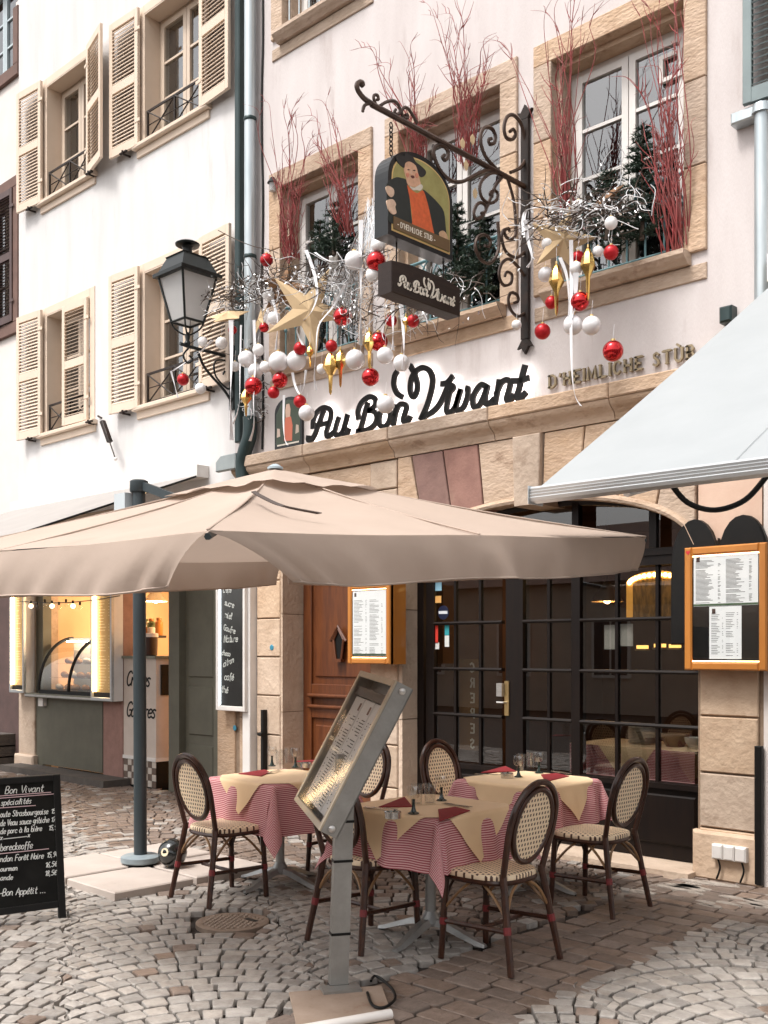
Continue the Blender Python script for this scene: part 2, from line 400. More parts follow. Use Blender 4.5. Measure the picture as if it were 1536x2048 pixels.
for i, (P, br, dz) in enumerate(setts):
    c = sum(P, V((0, 0, 0))) / 4
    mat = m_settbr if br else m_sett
    if i in near:
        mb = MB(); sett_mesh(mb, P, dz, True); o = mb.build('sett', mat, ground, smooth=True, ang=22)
    else:
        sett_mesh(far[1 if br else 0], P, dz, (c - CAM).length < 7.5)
tag(far[0].build('granite_paving', m_sett, ground, smooth=True, ang=22), kind='stuff')
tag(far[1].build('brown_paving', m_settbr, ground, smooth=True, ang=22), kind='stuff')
# manhole cover let into the paving
m_cast = M('cast_iron', (0.22, 0.16, 0.12), 0.6, 0.2, col2=(0.29, 0.22, 0.17), scale=18, bump=0.4, bscale=60)
t = thing('manhole_cover', MAN + V((0, 0, -0.014)), 'round rusty cast iron manhole cover with raised chequer, set in the cobbles', 'manhole cover')
MB().lathe([(MANR, -0.02), (MANR, 0.012), (MANR - 0.02, 0.016), (MANR - 0.035, 0.012), (0.0, 0.010)], MAN, 40).build('disc', m_cast, t, smooth=True)
mb = MB()
for i in range(-7, 8):
    for k in range(-7, 8):
        c = V((i * 0.034 + (k % 2) * 0.017, k * 0.03, 0))
        if c.length < MANR - 0.04 and not (abs(c.x - 0.05) < 0.07 and abs(c.y - 0.10) < 0.025):
            p = MAN + c; mb.prism([(-.012, -.009), (.012, -.009), (.012, .009), (-.012, .009)], p + V((0, 0, .009)), (1, 0, 0), (0, 1, 0), (0, 0, 1), .010, .003)
tag(mb.build('tread_pattern', m_cast, t), kind='stuff')
MB().box(MAN.x - .0, MAN.x + .10, MAN.y + .085, MAN.y + .115, MAN.z + .008, MAN.z + .014).build('lift_slot', m_blackp, t)
tag(MB().prism([(-4.0, -1.1), (-2.1, -1.1), (-2.1, 0), (-4.0, 0)], V((0, 0, -.02)), (1, 0, 0), (0, 1, 0), (0, 0, 1), .014).build('mortar_bed', M('mortar_bed', (.26, .215, .18), .95, col2=(.18, .145, .12), scale=9, bump=.6), ground), kind='stuff')
# mortar splashed over the stones by the pillar
m_mort2 = M('pale_mortar', (0.42, 0.37, 0.32), 0.95, col2=(0.30, 0.25, 0.21), scale=12, bump=0.7, bscale=70)
mb = MB()
for k in range(26):
    c = V((rs.uniform(-3.55, -2.75), rs.uniform(-0.85, -0.12), -0.006)); n = 9; r0 = rs.uniform(0.03, 0.09)
    mb.prism([(r0 * rs.uniform(.6, 1.3) * math.cos(2 * math.pi * i / n) * 1.6, r0 * rs.uniform(.6, 1.3) * math.sin(2 * math.pi * i / n) * .5) for i in range(n)], c, (1, 0, 0), (0, 1, 0), (0, 0, 1), 0.022, .004)
tag(mb.build('mortar_patch', m_mort2, ground), kind='stuff')
# ------------------------------------------------------------------ walls with openings
def wall_cells(mb, x0, x1, z0, z1, holes, y0, y1):
    xs = sorted(set([x0, x1] + [h[0] for h in holes] + [h[1] for h in holes])); zs = sorted(set([z0, z1] + [h[2] for h in holes] + [h[3] for h in holes]))
    xs = [x for x in xs if x0 <= x <= x1]; zs = [z for z in zs if z0 <= z <= z1]
    for k in range(len(zs) - 1):
        i = 0
        while i < len(xs) - 1:
            cx, cz = (xs[i] + xs[i + 1]) / 2, (zs[k] + zs[k + 1]) / 2
            if any(h[0] < cx < h[1] and h[2] < cz < h[3] for h in holes): i += 1; continue
            j = i
            while j + 1 < len(xs) - 1:
                c2 = (xs[j + 1] + xs[j + 2]) / 2
                if any(h[0] < c2 < h[1] and h[2] < cz < h[3] for h in holes): break
                j += 1
            mb.box(xs[i], xs[j + 1], y0, y1, zs[k], zs[k + 1]); i = j + 1
def wprism(name, poly, y, depth, mat, parent, ch=0.0, smooth=False):
    return MB().prism(poly, (0, y, 0), WU, WV_, WN, depth, ch).build(name, mat, parent, smooth)
def casement(par, x0, x1, z0, z1, y, rows, m_fr, leaf=2, fw=0.055, glassm=None, curtain=0.0, room=None):
    """a casement window set in its opening: outer frame, leaves with glazing bars, one pane per light"""
    glassm = glassm or m_pane
    fr = MB(); w = 0.05
    for a in ((x0, x0 + w, z0, z1), (x1 - w, x1, z0, z1)): fr.box(a[0], a[1], y, y + 0.07, a[2], a[3])
    for a in ((z0, z0 + w), (z1 - w, z1)): fr.box(x0 + w, x1 - w, y + .001, y + 0.069, a[0], a[1])
    win = fr.build('window', m_fr, par)
    lw = (x1 - x0 - 2 * w) / leaf
    for i in range(leaf):
        a = x0 + w + i * lw + 0.004; b = a + lw - 0.008; lf = MB()
        lf.box(a, a + fw, y - 0.018, y + 0.04, z0 + w, z1 - w); lf.box(b - fw, b, y - 0.018, y + 0.04, z0 + w, z1 - w)
        lf.box(a + fw, b - fw, y - 0.016, y + 0.038, z0 + w, z0 + w + fw * 1.2); lf.box(a + fw, b - fw, y - 0.016, y + 0.038, z1 - w - fw, z1 - w)
        lf.build('casement_leaf', m_fr, win)
        zz = [z0 + w + fw * 1.2 + (z1 - 2 * w - z0 - fw * 2.2) * k / rows for k in range(rows + 1)]
        for k in range(rows):
            if k: MB().box(a + fw, b - fw, y - 0.012, y + 0.03, zz[k] - 0.013, zz[k] + 0.013).build('glazing_bar', m_fr, win)
            MB().box(a + fw - .004, b - fw + .004, y + 0.008, y + 0.012, zz[k] + (0.013 if k else 0), zz[k + 1] - (0.013 if k < rows - 1 else 0)).build('pane', glassm, win)
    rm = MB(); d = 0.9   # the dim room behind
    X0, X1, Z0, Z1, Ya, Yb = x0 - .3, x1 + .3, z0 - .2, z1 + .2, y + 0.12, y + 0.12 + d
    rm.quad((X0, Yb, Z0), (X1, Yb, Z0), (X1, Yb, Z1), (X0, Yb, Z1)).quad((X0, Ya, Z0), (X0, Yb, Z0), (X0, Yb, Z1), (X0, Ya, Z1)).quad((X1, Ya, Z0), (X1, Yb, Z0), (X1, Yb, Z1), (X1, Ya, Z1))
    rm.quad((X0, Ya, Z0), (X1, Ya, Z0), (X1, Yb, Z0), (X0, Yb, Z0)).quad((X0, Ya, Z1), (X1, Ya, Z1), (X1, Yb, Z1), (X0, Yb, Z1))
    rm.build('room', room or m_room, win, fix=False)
    if curtain > 0:
        for (a, b) in ((x0 + 0.05, x0 + 0.05 + curtain), (x1 - 0.05 - curtain, x1 - 0.05)):
            c = MB(); n = 26; vs = []
            for i in range(n + 1):
                xx = a + (b - a) * i / n; yy = y + 0.2 + 0.022 * math.sin(i * 1.9)
                vs += [(xx, yy, z0 + .02), (xx, yy, z1 - .02)]
            c.add(vs, [(2 * i, 2 * i + 2, 2 * i + 3, 2 * i + 1) for i in range(n)]); c.build('curtain', m_curtain, win, smooth=True, fix=False)
    return win
def shutter(par, x0, x1, z0, z1, y, ang, hinge, mat, mid=0.5, open_louvre=False):
    """louvred shutter leaf; hinge at 'l' or 'r' edge, swung out from the wall by ang"""
    hx = x0 if hinge == 'l' else x1; s = 1 if hinge == 'l' else -1; w = x1 - x0
    U = V((s * math.cos(ang), -math.sin(ang), 0)); N_ = V((-s * math.sin(ang) * s, -math.cos(ang), 0)) if False else U.cross(V((0, 0, 1)))
    if N_.y > 0: N_ = -N_
    o = V((hx, y, 0)); st = 0.062
    f = MB(); zm = z0 + (z1 - z0) * mid
    f.prism(wrect(0, st, z0, z1), o, U, WV_, N_, 0.036, .004); f.prism(wrect(w - st, w, z0, z1), o, U, WV_, N_, 0.036, .004)
    for a, b in ((z0, z0 + .10), (zm - .05, zm + .05), (z1 - .085, z1)): f.prism(wrect(st, w - st, a, b), o + N_ * .001, U, WV_, N_, 0.034)
    sh = f.build('shutter', mat, par)
    l = MB(); tilt = rad(52 if not open_louvre else 28)
    for (a, b) in ((z0 + .10, zm - .05), (zm + .05, z1 - .085)):
        n = max(3, int((b - a) / 0.042))
        for i in range(n):
            zc = a + (i + .5) * (b - a) / n
            down = V((0, 0, -1)) * math.sin(tilt) + N_ * math.cos(tilt)
            l.obox(o + U * (w / 2) + N_ * .018 + V((0, 0, zc)), U, down, U.cross(down), w / 2 - st, .026, .004)
    tag(l.build('louvre_slats', mat, sh), kind='stuff')
    for zz in (z0 + .28, z1 - .25):
        h = MB(); h.prism(wrect(-.05, .05, zz - .018, zz + .018), o + N_ * .036, U, WV_, N_, .006); h.tube([o + V((0, 0, zz - .03)) + N_ * .02, o + V((0, 0, zz + .03)) + N_ * .02], .011, 8)
        h.build('hinge', mat, sh)
    return sh

# ------------------------------------------------------------------ the restaurant's house
XJ, XE = -8.72, -3.03           # its two ends
house = thing('restaurant_house', (-5.9, 0, 0), 'pink washed sandstone-trimmed house with the backlit black script sign', 'house')
R1, R2, R3 = (-7.98, -6.87), (-6.37, -5.23), (-4.735, -3.60)
ZT, ZS = 6.22, 4.40
R0 = (-7.95, -6.86, 7.72, 9.3)
DOOR = (-7.97, -6.75, 0.0, 2.95); GLZ = (-6.37, -3.51, 0.0, 3.28)
mb = MB(); wall_cells(mb, XJ, XE, 3.44, 10.5, [(R1[0], R1[1], ZS, ZT), (R2[0], R2[1], ZS, ZT), (R3[0], R3[1], ZS, ZT), R0], 0.0, 0.32)
mb.build('wall', m_pinkw, house)
mb = MB(); wall_cells(mb, XJ, XE, 0.0, 3.44, [DOOR, GLZ], 0.012, 0.32); mb.build('ground_floor_wall', m_mortar, house)
# sandstone window surrounds, each stone its own piece
def surround(x0, x1, z0, z1, wdt=0.165, y=0.0, proud=0.03, top=True):
    j = 0.004
    ns = 3; hz = (z1 - z0) / ns
    for side in (0, 1):
        for k in range(ns):
            a = x0 - wdt if side == 0 else x1; b = a + wdt
            if side == 0: b += .004
            else: a -= .004
            wprism('jamb_stone', wrect(a, b, z0 + k * hz + j, z0 + (k + 1) * hz - j), y + .1, proud + .1, m_sand, house, .006)
    if top: wprism('lintel_stone', wrect(x0 - wdt, x1 + wdt, z1 - j, z1 + wdt), y + .1, proud + .1, m_sand, house, .006)
    # inner rebate
    rb = MB()
    for a, b in ((x0 - .001, x0 + .045), (x1 - .045, x1 + .001)): rb.box(a, b, 0.06, 0.20, z0, z1)
    rb.box(x0 + .045, x1 - .045, .061, .199, z1 - .05, z1 + .001); rb.build('rebate', m_sand, house)
    wprism('apron_stone', wrect(x0 - wdt, x1 + wdt, z0 - .20, z0 - .085), y + .1, proud + .085, m_sand, house, .006)
    sl = MB(); prof = [(0.1, z0 - .081), (-.055, z0 - .081), (-.075, z0 - .062), (-.10, z0 - .045), (-.125, z0 - .02), (-.125, z0 + .012), (0.1, z0 + .02)]
    n = len(prof); vs = [(xx, yy, zz) for xx in (x0 - .045, x1 + .045) for yy, zz in prof]
    sl.add(vs, [(i, (i + 1) % n, n + (i + 1) % n, n + i) for i in range(n)] + [tuple(range(n)), tuple(range(n, 2 * n))]); sl.build('sill', m_sand, house)
for (a, b) in (R1, R2, R3): surround(a, b, ZS, ZT)
surround(R0[0], R0[1], R0[2], R0[3], y=0.0)
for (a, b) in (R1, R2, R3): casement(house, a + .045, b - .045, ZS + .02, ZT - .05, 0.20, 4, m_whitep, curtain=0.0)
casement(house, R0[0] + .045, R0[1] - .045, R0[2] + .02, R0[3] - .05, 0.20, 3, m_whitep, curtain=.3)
# small white ventilator in the top light of the right hand window
mb = MB(); xa, xb, za, zb = R3[1] - .30, R3[1] - .12, ZT - .42, ZT - .22
for q in ((xa, xb, za, za + .03), (xa, xb, zb - .03, zb), (xa, xa + .03, za + .03, zb - .03), (xb - .03, xb, za + .03, zb - .03)): mb.box(q[0], q[1], .165, .195, q[2], q[3])
mb.build('ventilator', m_whitep, house)
# window guard railings with pointed arches
def railing(x0, x1, z0, h, y, mat, arches=True):
    rl = MB(); n = max(5, int((x1 - x0) / 0.135)); w = (x1 - x0) / n
    rl.tube([(x0, y, z0 + .05), (x1, y, z0 + .05)], .011, 6); rl.tube([(x0, y, z0 + h), (x1, y, z0 + h)], .014, 6)
    g = rl.build('railing', mat, house)
    for i in range(n + 1):
        b = MB(); xx = x0 + i * w; b.tube([(xx, y, z0 + .01), (xx, y, z0 + h * (.68 if arches else 1))], .0085, 6)
        b.lathe([(.009, -.02), (.017, -.008), (.017, .008), (.009, .02)], (xx, y, z0 + h * .62), 8); b.build('baluster', mat, g, smooth=True)
    if arches:
        a = MB()
        for i in range(n + 1):
            for s in (-1, 1):
                xx = x0 + i * w; pts = []
                for k in range(8):
                    q = k / 7; xe = xx + s * w * q
                    if xe < x0 - .001 or xe > x1 + .001: break
                    pts.append((xe, y - .004 * s, z0 + h * (.66 + .34 * math.sin(q * math.pi / 2))))
                if len(pts) > 2: a.tube(pts, .0075, 6)
        a.build('arcade', mat, g, smooth=True)
for (a, b) in (R1, R2, R3): railing(a + .03, b - .03, ZS + .03, 0.58, 0.03, m_bluegr)
railing(R0[0] + .03, R0[1] - .03, R0[2] + .03, 0.7, 0.05, m_zinc, False)
# cornice above the ground floor: fascia stones and the hollow moulding below
for i in range(5):
    a = XJ + .08 + (XE - XJ - .08) * i / 5; b = XJ + .08 + (XE - XJ - .08) * (i + 1) / 5
    wprism('cornice_stone', wrect(a + .003, b - .003, 3.462, 3.575), .05, .19, m_sand, house, .01)
    prof = [(.05, 3.458), (-.125, 3.458), (-.118, 3.43), (-.09, 3.40), (-.055, 3.375), (-.04, 3.345), (-.035, 3.315), (.05, 3.315)]
    n = len(prof); mb = MB(); mb.add([(xx, yy, zz) for xx in (a + .004, b - .004) for yy, zz in prof], [(q, (q + 1) % n, n + (q + 1) % n, n + q) for q in range(n)] + [tuple(range(n)), tuple(range(n, 2 * n))])
    mb.build('cornice_moulding', m_sand, house, smooth=True, ang=60)
# arch stones over the glazed front
AC, AW, ASP, ACR = (GLZ[0] + GLZ[1]) / 2, (GLZ[1] - GLZ[0]) / 2, 2.34, 2.80
def az(x): u = max(-1, min(1, (x - AC) / AW)); return ASP + (ACR - ASP) * math.sqrt(max(0, 1 - u * u))
cuts = [-1.43, -1.12, -.80, -.46, -.125, .125, .46, .80, 1.12, 1.43]; ztop = 3.308
for i in range(len(cuts) - 1):
    a, b = cuts[i], cuts[i + 1]; key = i == 4
    ta, tb = a * 1.13, b * 1.13
    if i == 0: ta = a - .005
    if i == 8: tb = b + .005
    low = [AC + a + (b - a) * k / 6 for k in range(7)]
    poly = [(x + (.006 if k == 0 else -.006 if k == 6 else 0), az(x) - (.05 if key else 0)) for k, x in enumerate(low)] + [(AC + tb - .006, ztop), (AC + ta + .006, ztop)]
    mat = m_redst if i in (1, 2) else m_sandlt if key else m_sand
    wprism('voussoir', poly, .30, .318 + (.055 if key else .012), mat, house, .008)
arcp = [(x, -.028, az(x)) for x in [AC - AW + 2 * AW * k / 40 for k in range(41)]]
MB().tube(arcp, .03, 8).build('arch_roll', m_sand, house, smooth=True)
# rusticated piers
def pier(x0, x1, z0, z1, zj, mat, reveal=None):
    e = [z0] + [z for z in zj if z0 < z < z1] + [z1]
    for k in range(len(e) - 1):
        wprism('pier_stone', wrect(x0 + .004, x1 - .004, e[k] + .006, e[k + 1] - .006), .08, .09 + random.uniform(0, .008), mat, house, .008)
zj = [.36, .745, 1.14, 1.53, 1.918, 2.30, 2.70, 3.05]
pier(-8.36, -7.99, 0.0, 3.31, zj, m_sandlt); pier(-6.73, -6.39, 0.0, 3.31, zj, m_sandlt)
pier(-3.49, -3.06, 0.0, 2.36, zj, m_sandlt)
m_peach = M('peach_render', (0.68, 0.50, 0.39), 0.9, col2=(0.60, 0.40, 0.30), scale=3, bump=.15, bscale=70)
wprism('peach_panel', wrect(-3.50, -3.04, 2.36, 3.31), .05, .055, m_peach, house)
for (a, b) in ((-8.01, -7.965), (-6.385, -6.34)):      # dressed stone reveals
    for k in range(3): MB().box(a, b, .0, .315, k * .98 + .004, (k + 1) * .98 - .004).build('reveal_stone', m_sandlt, house)
wprism('door_lintel', wrect(-8.0, -6.72, 2.955, 3.30), .08, .095, m_sand, house, .008)
for k, (a, b, c, d) in enumerate(((-8.66, -8.37, 0, .9), (-8.66, -8.37, .9, 1.9), (-8.66, -8.37, 1.9, 3.3))): wprism('quoin_stone', wrect(a, b, c + .005, d - .005), .08, .075, m_sand, house, .008)
# plinth swelling of the right pier
mb = MB(); mb.prism(wrect(-3.53, -3.04, 0, .34), (0, .02, 0), WU, WV_, WN, .07, .02); mb.build('plinth_stone', m_sandlt, house)
MB().box(-6.36, -3.5, -.16, .28, -.02, .045).build('threshold', m_sandlt, house)
MB().box(-7.96, -6.74, -.10, .30, -.02, .07).build('doorstep', m_sandlt, house)
# timber door with moulded panels and a little bird-house knocker plate
m_wood = M('red_brown_wood', (0.145, 0.042, 0.010), 0.42, col2=(0.08, 0.021, 0.006), scale=4, stretch=(6, 6, .7), bump=.12, bscale=30, coat=.25)
yD = .29
door = MB().box(-7.955, -6.765, yD, yD + .05, .075, 2.93).build('door', m_wood, house)
dw = [(-7.955, -7.80), (-7.03, -6.87)]
for a, b in ((-7.95, -7.83), (-6.89, -6.77)): wprism('stile', wrect(a, b, .08, 2.92), yD, .03, m_wood, door, .006)
for a, b in ((.08, .30), (.92, 1.03), (1.15, 1.26), (2.55, 2.92)): wprism('rail', wrect(-7.828, -6.892, a, b), yD, .028, m_wood, door, .006)
for a, b in ((.32, .90), (1.28, 2.53)):
    wprism('panel', wrect(-7.78, -6.94, a + .05, b - .05), yD, .018, m_wood, door, .012)
for zz in (1.035, 1.145): MB().prism(wrect(-7.86, -6.86, zz - .018, zz + .018), (0, yD - .028, 0), WU, WV_, WN, .035, .012).build('moulding', m_wood, door)
hx, hz0 = WX(680, .25), WZ(680, 1320, .25)
mb = MB(); pw = .07
mb.tube([(hx - pw * .55, .23, hz0), (hx - pw, .23, hz0 + .20), (hx, .23, hz0 + .30), (hx + pw, .23, hz0 + .20), (hx + pw * .55, .23, hz0)], .014, 6, closed=True)
mb.box(hx - .06, hx + .06, .20, .25, hz0 - .02, hz0 + .012)
mb.tube([(hx - .11, .225, hz0 + .185), (hx, .225, hz0 + .33), (hx + .11, .225, hz0 + .185)], .016, 6); mb.build('peephole_frame', m_wood, door)
MB().prism([(hx - pw * .5, hz0 + .01), (hx + pw * .5, hz0 + .01), (hx + pw * .92, hz0 + .20), (hx, hz0 + .285), (hx - pw * .92, hz0 + .20)], (0, .258, 0), WU, WV_, WN, .02).build('peephole', m_blackp, door)

# ------------------------------------------------------------------ glazed restaurant front
m_frame = M('dark_brown_joinery', (0.007, 0.0045, 0.004), 0.45, col2=(0.012, 0.007, 0.005), scale=5, stretch=(4, 4, .6), spec=.22)
YG = .20
def gx(px): return WX(px, YG)
zr = [WZ(1100, yy, YG) for yy in (1242, 1341, 1440)]; zb = WZ(1312, 1563, YG) ; zt = 2.235
front = MB()
front.box(GLZ[0] + .03, gx(847), YG, YG + .09, .05, 2.34); front.box(GLZ[1] - .07, GLZ[1] + .05, YG, YG + .09, .05, 2.34)
for a, b in ((gx(1012), gx(1046)), (gx(1143), gx(1160))): front.box(a, b, YG - .004, YG + .09, .05, zt)
front.box(GLZ[0] + .02, GLZ[1] - .0, YG - .03, YG + .10, zt, zt + .125)
front.box(GLZ[0] + .02, GLZ[1] - .0, YG - .045, YG + .10, zt + .07, zt + .10)
fr = front.build('shopfront', m_frame, house)
bays = [(gx(868), gx(996), [gx(909), gx(959)], .62), (gx(1046), gx(1143), [gx(1096)], .30), (gx(1160), GLZ[1] - .05, [gx(1232), gx(1313)], zb)]
bays[0] = (gx(868), gx(1004), [gx(909), gx(959)], .62)
for bi, (a, b, ms, z0) in enumerate(bays):
    z0 = zb if bi != 1 else .62
    xs = [a] + ms + [b]; zz = [z0] + sorted(zr) + [zt]
    for m in ms: MB().box(m - .013, m + .013, YG + .005, YG + .05, z0, zt).build('glazing_bar', m_frame, fr)
    for z in sorted(zr): MB().prism([(YG - .002, z - .014), (YG - .014, z), (YG - .002, z + .014), (YG + .04, z + .014), (YG + .04, z - .014)], (a, 0, 0), (0, 1, 0), (0, 0, 1), (1, 0, 0), b - a).build('glazing_bar', m_frame, fr)
    for i in range(len(xs) - 1):
        for k in range(len(zz) - 1):
            MB().box(xs[i] + .012, xs[i + 1] - .012, YG + .020, YG + .024, zz[k] + .013, zz[k + 1] - .013).build('pane', m_pane2, fr)
    # panelled base below the glass
    MB().box(a - .01, b + .01, YG + .002, YG + .06, .05, z0).build('base_panel', m_frame, fr)
    wprism('raised_panel', wrect(a + .06, b - .06, .16, z0 - .09), YG + .004, .02, m_frame, fr, .012)
    MB().box(a - .005, b + .005, YG - .03, YG + .03, z0 - .045, z0 - .005).build('base_rail', m_frame, fr)
    if bi == 0:
        MB().box(gx(852), gx(868), YG + .0, YG + .05, .06, zt).build('door_stile', m_frame, fr)
# arched fanlight above the transom
ft = zt + .13
ms = [gx(1150), gx(1305), gx(950)]
for m in ms: MB().box(m - .03, m + .03, YG, YG + .06, ft, az(m) - .01).build('glazing_bar', m_frame, fr)
mb = MB(); n = 30
pp = [(AC - AW + .04 + (2 * AW - .08) * k / n) for k in range(n + 1)]
for k in range(n): mb.quad((pp[k], YG + .022, ft), (pp[k + 1], YG + .022, ft), (pp[k + 1], YG + .022, max(ft, az(pp[k + 1]))), (pp[k], YG + .022, max(ft, az(pp[k]))))
mb.build('fanlight_pane', m_pane2, fr)
MB().tube([(x, YG + .03, az(x) - .01) for x in pp], .035, 6).build('fanlight_frame', m_frame, fr)
# brass lock plate and lever
m_brass = M('brass', (0.72, 0.52, 0.25), 0.28, 0.9, col2=(0.6, 0.42, 0.2), scale=10)
m_steel = M('brushed_steel', (0.62, 0.60, 0.57), 0.35, 0.85, col2=(0.5, 0.48, 0.46), scale=12, stretch=(1, 1, 6))
lx = gx(1016); lz = WZ(1014, 1400, YG)
lk = MB().box(lx - .025, lx + .018, YG - .016, YG - .004, lz - .13, lz + .16).build('lock_plate', m_brass, fr)
MB().box(lx - .085, lx - .028, YG - .05, YG - .003, lz + .03, lz + .14).tube([(lx - .01, YG - .016, lz - .02), (lx - .01, YG - .05, lz - .02), (lx - .08, YG - .05, lz - .02)], .009, 8).build('lever', m_steel, lk)
# stickers on the door glass
def sticker(px, py, w, h, col, name):
    x, z = WX(px, YG), WZ(px, py, YG)
    return MB().box(x, x + w, YG + .0165, YG + .0195, z - h, z).build('sticker', M(name, col, .5), fr)
sticker(866, 1165, .085, .075, (.30, .55, .68), 'sticker_blue'); sticker(867, 1192, .075, .062, (.75, .40, .12), 'sticker_orange')
sx, sz = WX(884, YG), WZ(884, 1225, YG)
MB().lathe([(.062, 0), (.062, .003)], (sx, YG + .0195, sz), 24, axis=(0, -1, 0)).build('sticker', M('sticker_navy', (.01, .014, .04), .4), fr)
MB().box(sx - .05, sx + .05, YG + .0145, YG + .0163, sz - .012, sz + .014).build('sticker', M('sticker_white', (.6, .62, .64), .5), fr)
sticker(865, 1249, .05, .17, (.62, .045, .03), 'sticker_red'); sticker(887, 1250, .05, .09, (.03, .30, .33), 'sticker_teal'); sticker(887, 1271, .05, .10, (.62, .64, .60), 'sticker_pale'); sticker(868, 1285, .045, .06, (.66, .66, .64), 'sticker_pale2')
# the dining room behind the glass
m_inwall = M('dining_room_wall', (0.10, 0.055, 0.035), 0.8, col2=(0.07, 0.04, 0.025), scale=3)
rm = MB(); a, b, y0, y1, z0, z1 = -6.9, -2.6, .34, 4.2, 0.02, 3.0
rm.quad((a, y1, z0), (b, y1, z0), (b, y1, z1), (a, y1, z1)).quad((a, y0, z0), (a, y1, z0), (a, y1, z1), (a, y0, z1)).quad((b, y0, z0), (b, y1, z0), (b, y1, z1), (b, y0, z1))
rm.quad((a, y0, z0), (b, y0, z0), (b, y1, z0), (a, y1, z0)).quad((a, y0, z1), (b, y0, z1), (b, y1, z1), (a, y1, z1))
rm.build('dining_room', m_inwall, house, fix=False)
# ------------------------------------------------------------------ the white house with beige shutters
XW = -13.42
white = thing('white_house', (-11, 0, 0), 'white rendered house with beige louvred shutters above the crepe counter', 'house')
LA, LB = (-12.66, -11.58), (-10.40, -9.28); UZ, LZ = (7.47, 8.96), (4.43, 5.97)
holes = [(*LA, *UZ), (*LB, *UZ), (*LA, *LZ), (*LB, *LZ)]
mb = MB(); wall_cells(mb, XW, XJ, 3.30, 10.5, holes, 0.0, .34); mb.build('wall', m_white, white)
m_creamfr = M('cream_window_paint', (0.62, 0.50, 0.39), 0.45, col2=(0.56, 0.45, 0.35), scale=4)
for (x0, x1, z0, z1) in holes:
    fw = .105
    for a, b in ((x0 - fw, x0), (x1, x1 + fw)): wprism('window_surround', wrect(a, b, z0 - .02, z1 + fw), .05, .062, m_beige, white, .004)
    wprism('window_surround', wrect(x0, x1, z1, z1 + fw), .05, .0615, m_beige, white, .004)
    lin = MB(); lin.box(x0 - .001, x0 + .012, -.008, .24, z0, z1).box(x1 - .012, x1 + .001, -.008, .24, z0, z1).box(x0 + .012, x1 - .012, -.008, .24, z1 - .012, z1 + .001)
    lin.build('window_lining', m_beige, white)
    wprism('window_sill', wrect(x0 - .16, x1 + .16, z0 - .055, z0 - .005), .22, .30, m_beige, white, .008)
    wprism('sill_apron', wrect(x0 - .13, x1 + .13, z0 - .145, z0 - .056), .05, .075, m_beige, white, .004)
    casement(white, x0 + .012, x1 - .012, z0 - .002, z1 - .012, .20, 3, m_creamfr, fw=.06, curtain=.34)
    g = MB(); zt_ = z0 + .36; ya = .03
    for zz in (z0 + .03, zt_): g.prism(wrect(x0 + .02, x1 - .02, zz - .013, zz + .013), (0, ya, 0), WU, WV_, WN, .014)
    for xx in (x0 + .03, (x0 + x1) / 2, x1 - .03): g.box(xx - .011, xx + .011, ya - .014, ya + .004, z0 + .03, zt_)
    for s in (0, 1):
        xa = x0 + .03 + s * (x1 - x0 - .06) / 2; xb = xa + (x1 - x0 - .06) / 2
        g.tube([(xa, ya - .004, z0 + .03), (xb, ya - .004, zt_)], .0085, 6); g.tube([(xa, ya - .018, zt_), (xb, ya - .018, z0 + .03)], .0085, 6)
        g.tube([(xa, ya - .012, (z0 + zt_) / 2 + .015), (xb, ya - .012, (z0 + zt_) / 2 + .015)], .0065, 6)
    g.build('window_guard', m_iron, white)
SW_ = .56
def pair(x, z, la=rad(4), ra=rad(5)):
    z0, z1 = z[0] - .03, z[1] + .07
    shutter(white, x[0] - .03 - SW_, x[0] - .03, z0, z1, -.045, la, 'r', m_beige)
    if ra is not None: shutter(white, x[1] + .03, x[1] + .03 + SW_, z0, z1, -.045, ra, 'l', m_beige)
pair(LA, UZ, rad(5), rad(14)); pair(LB, UZ, rad(3), rad(4)); pair(LA, LZ, rad(5), None); pair(LB, LZ, rad(4), rad(3))
shutter(white, LA[1] - SW_ - .01, LA[1] - .01, LZ[0] + .01, LZ[1] - .015, -.02, rad(2), 'r', m_beige, .5, True)      # the leaf pulled across
for (x, z) in ((LA[0] - .3, UZ[0]), (LA[1] + .12, UZ[0]), (LB[0] - .3, UZ[0]), (LA[0] - .3, LZ[0]), (LA[1] + .12, LZ[0]), (LB[0] - .3, LZ[0]), (LB[1] + .2, LZ[0])):
    mb = MB(); mb.tube([(x, 0, z - .06), (x, -.10, z - .06), (x, -.11, z - .02)], .012, 6); mb.prism(wrect(x - .07, x + .07, z - .05, z - .03), (0, -.08, 0), WU, WV_, WN, .03, .005)
    mb.build('holdback', m_iron, white)
# ground floor piers and lintel of the little shop
wprism('shop_lintel', wrect(XW, XJ, 2.55, 3.295), .34, .335, m_sand, white)
wprism('pier_stone', wrect(XW, -12.98, .0, 2.55), .34, .345, m_sandlt, white, .01)
mb = MB(); mb.prism(wrect(XW - .03, -12.94, .0, .20), (0, .1, 0), WU, WV_, WN, .16, .02); mb.build('plinth_stone', m_sandlt, white)
wprism('red_pier', wrect(-11.30, -10.86, .0, 2.55), .30, .30, m_redst, white, .01)
for k in range(2): wprism('pier_stone', wrect(-9.02, -8.72, k * 1.275 + .004, (k + 1) * 1.275 - .004), .34, .35, m_sand, white, .01)
m_step = M('worn_step', (0.10, 0.085, 0.072), 0.8, col2=(0.065, 0.055, 0.048), scale=6, bump=.4)
MB().box(-13.25, -10.7, -.36, .0, -.03, .085).build('shop_step', m_step, white)
m_olive = M('olive_paint', (0.125, 0.118, 0.088), 0.55, col2=(0.10, 0.094, 0.07), scale=4, spec=.35)
for a, b in ((-12.985, -12.80), (-9.95, -9.75), (-9.12, -9.022)): MB().box(a, b, .02, .14, .0, 2.55).build('shop_frame', m_olive, white)
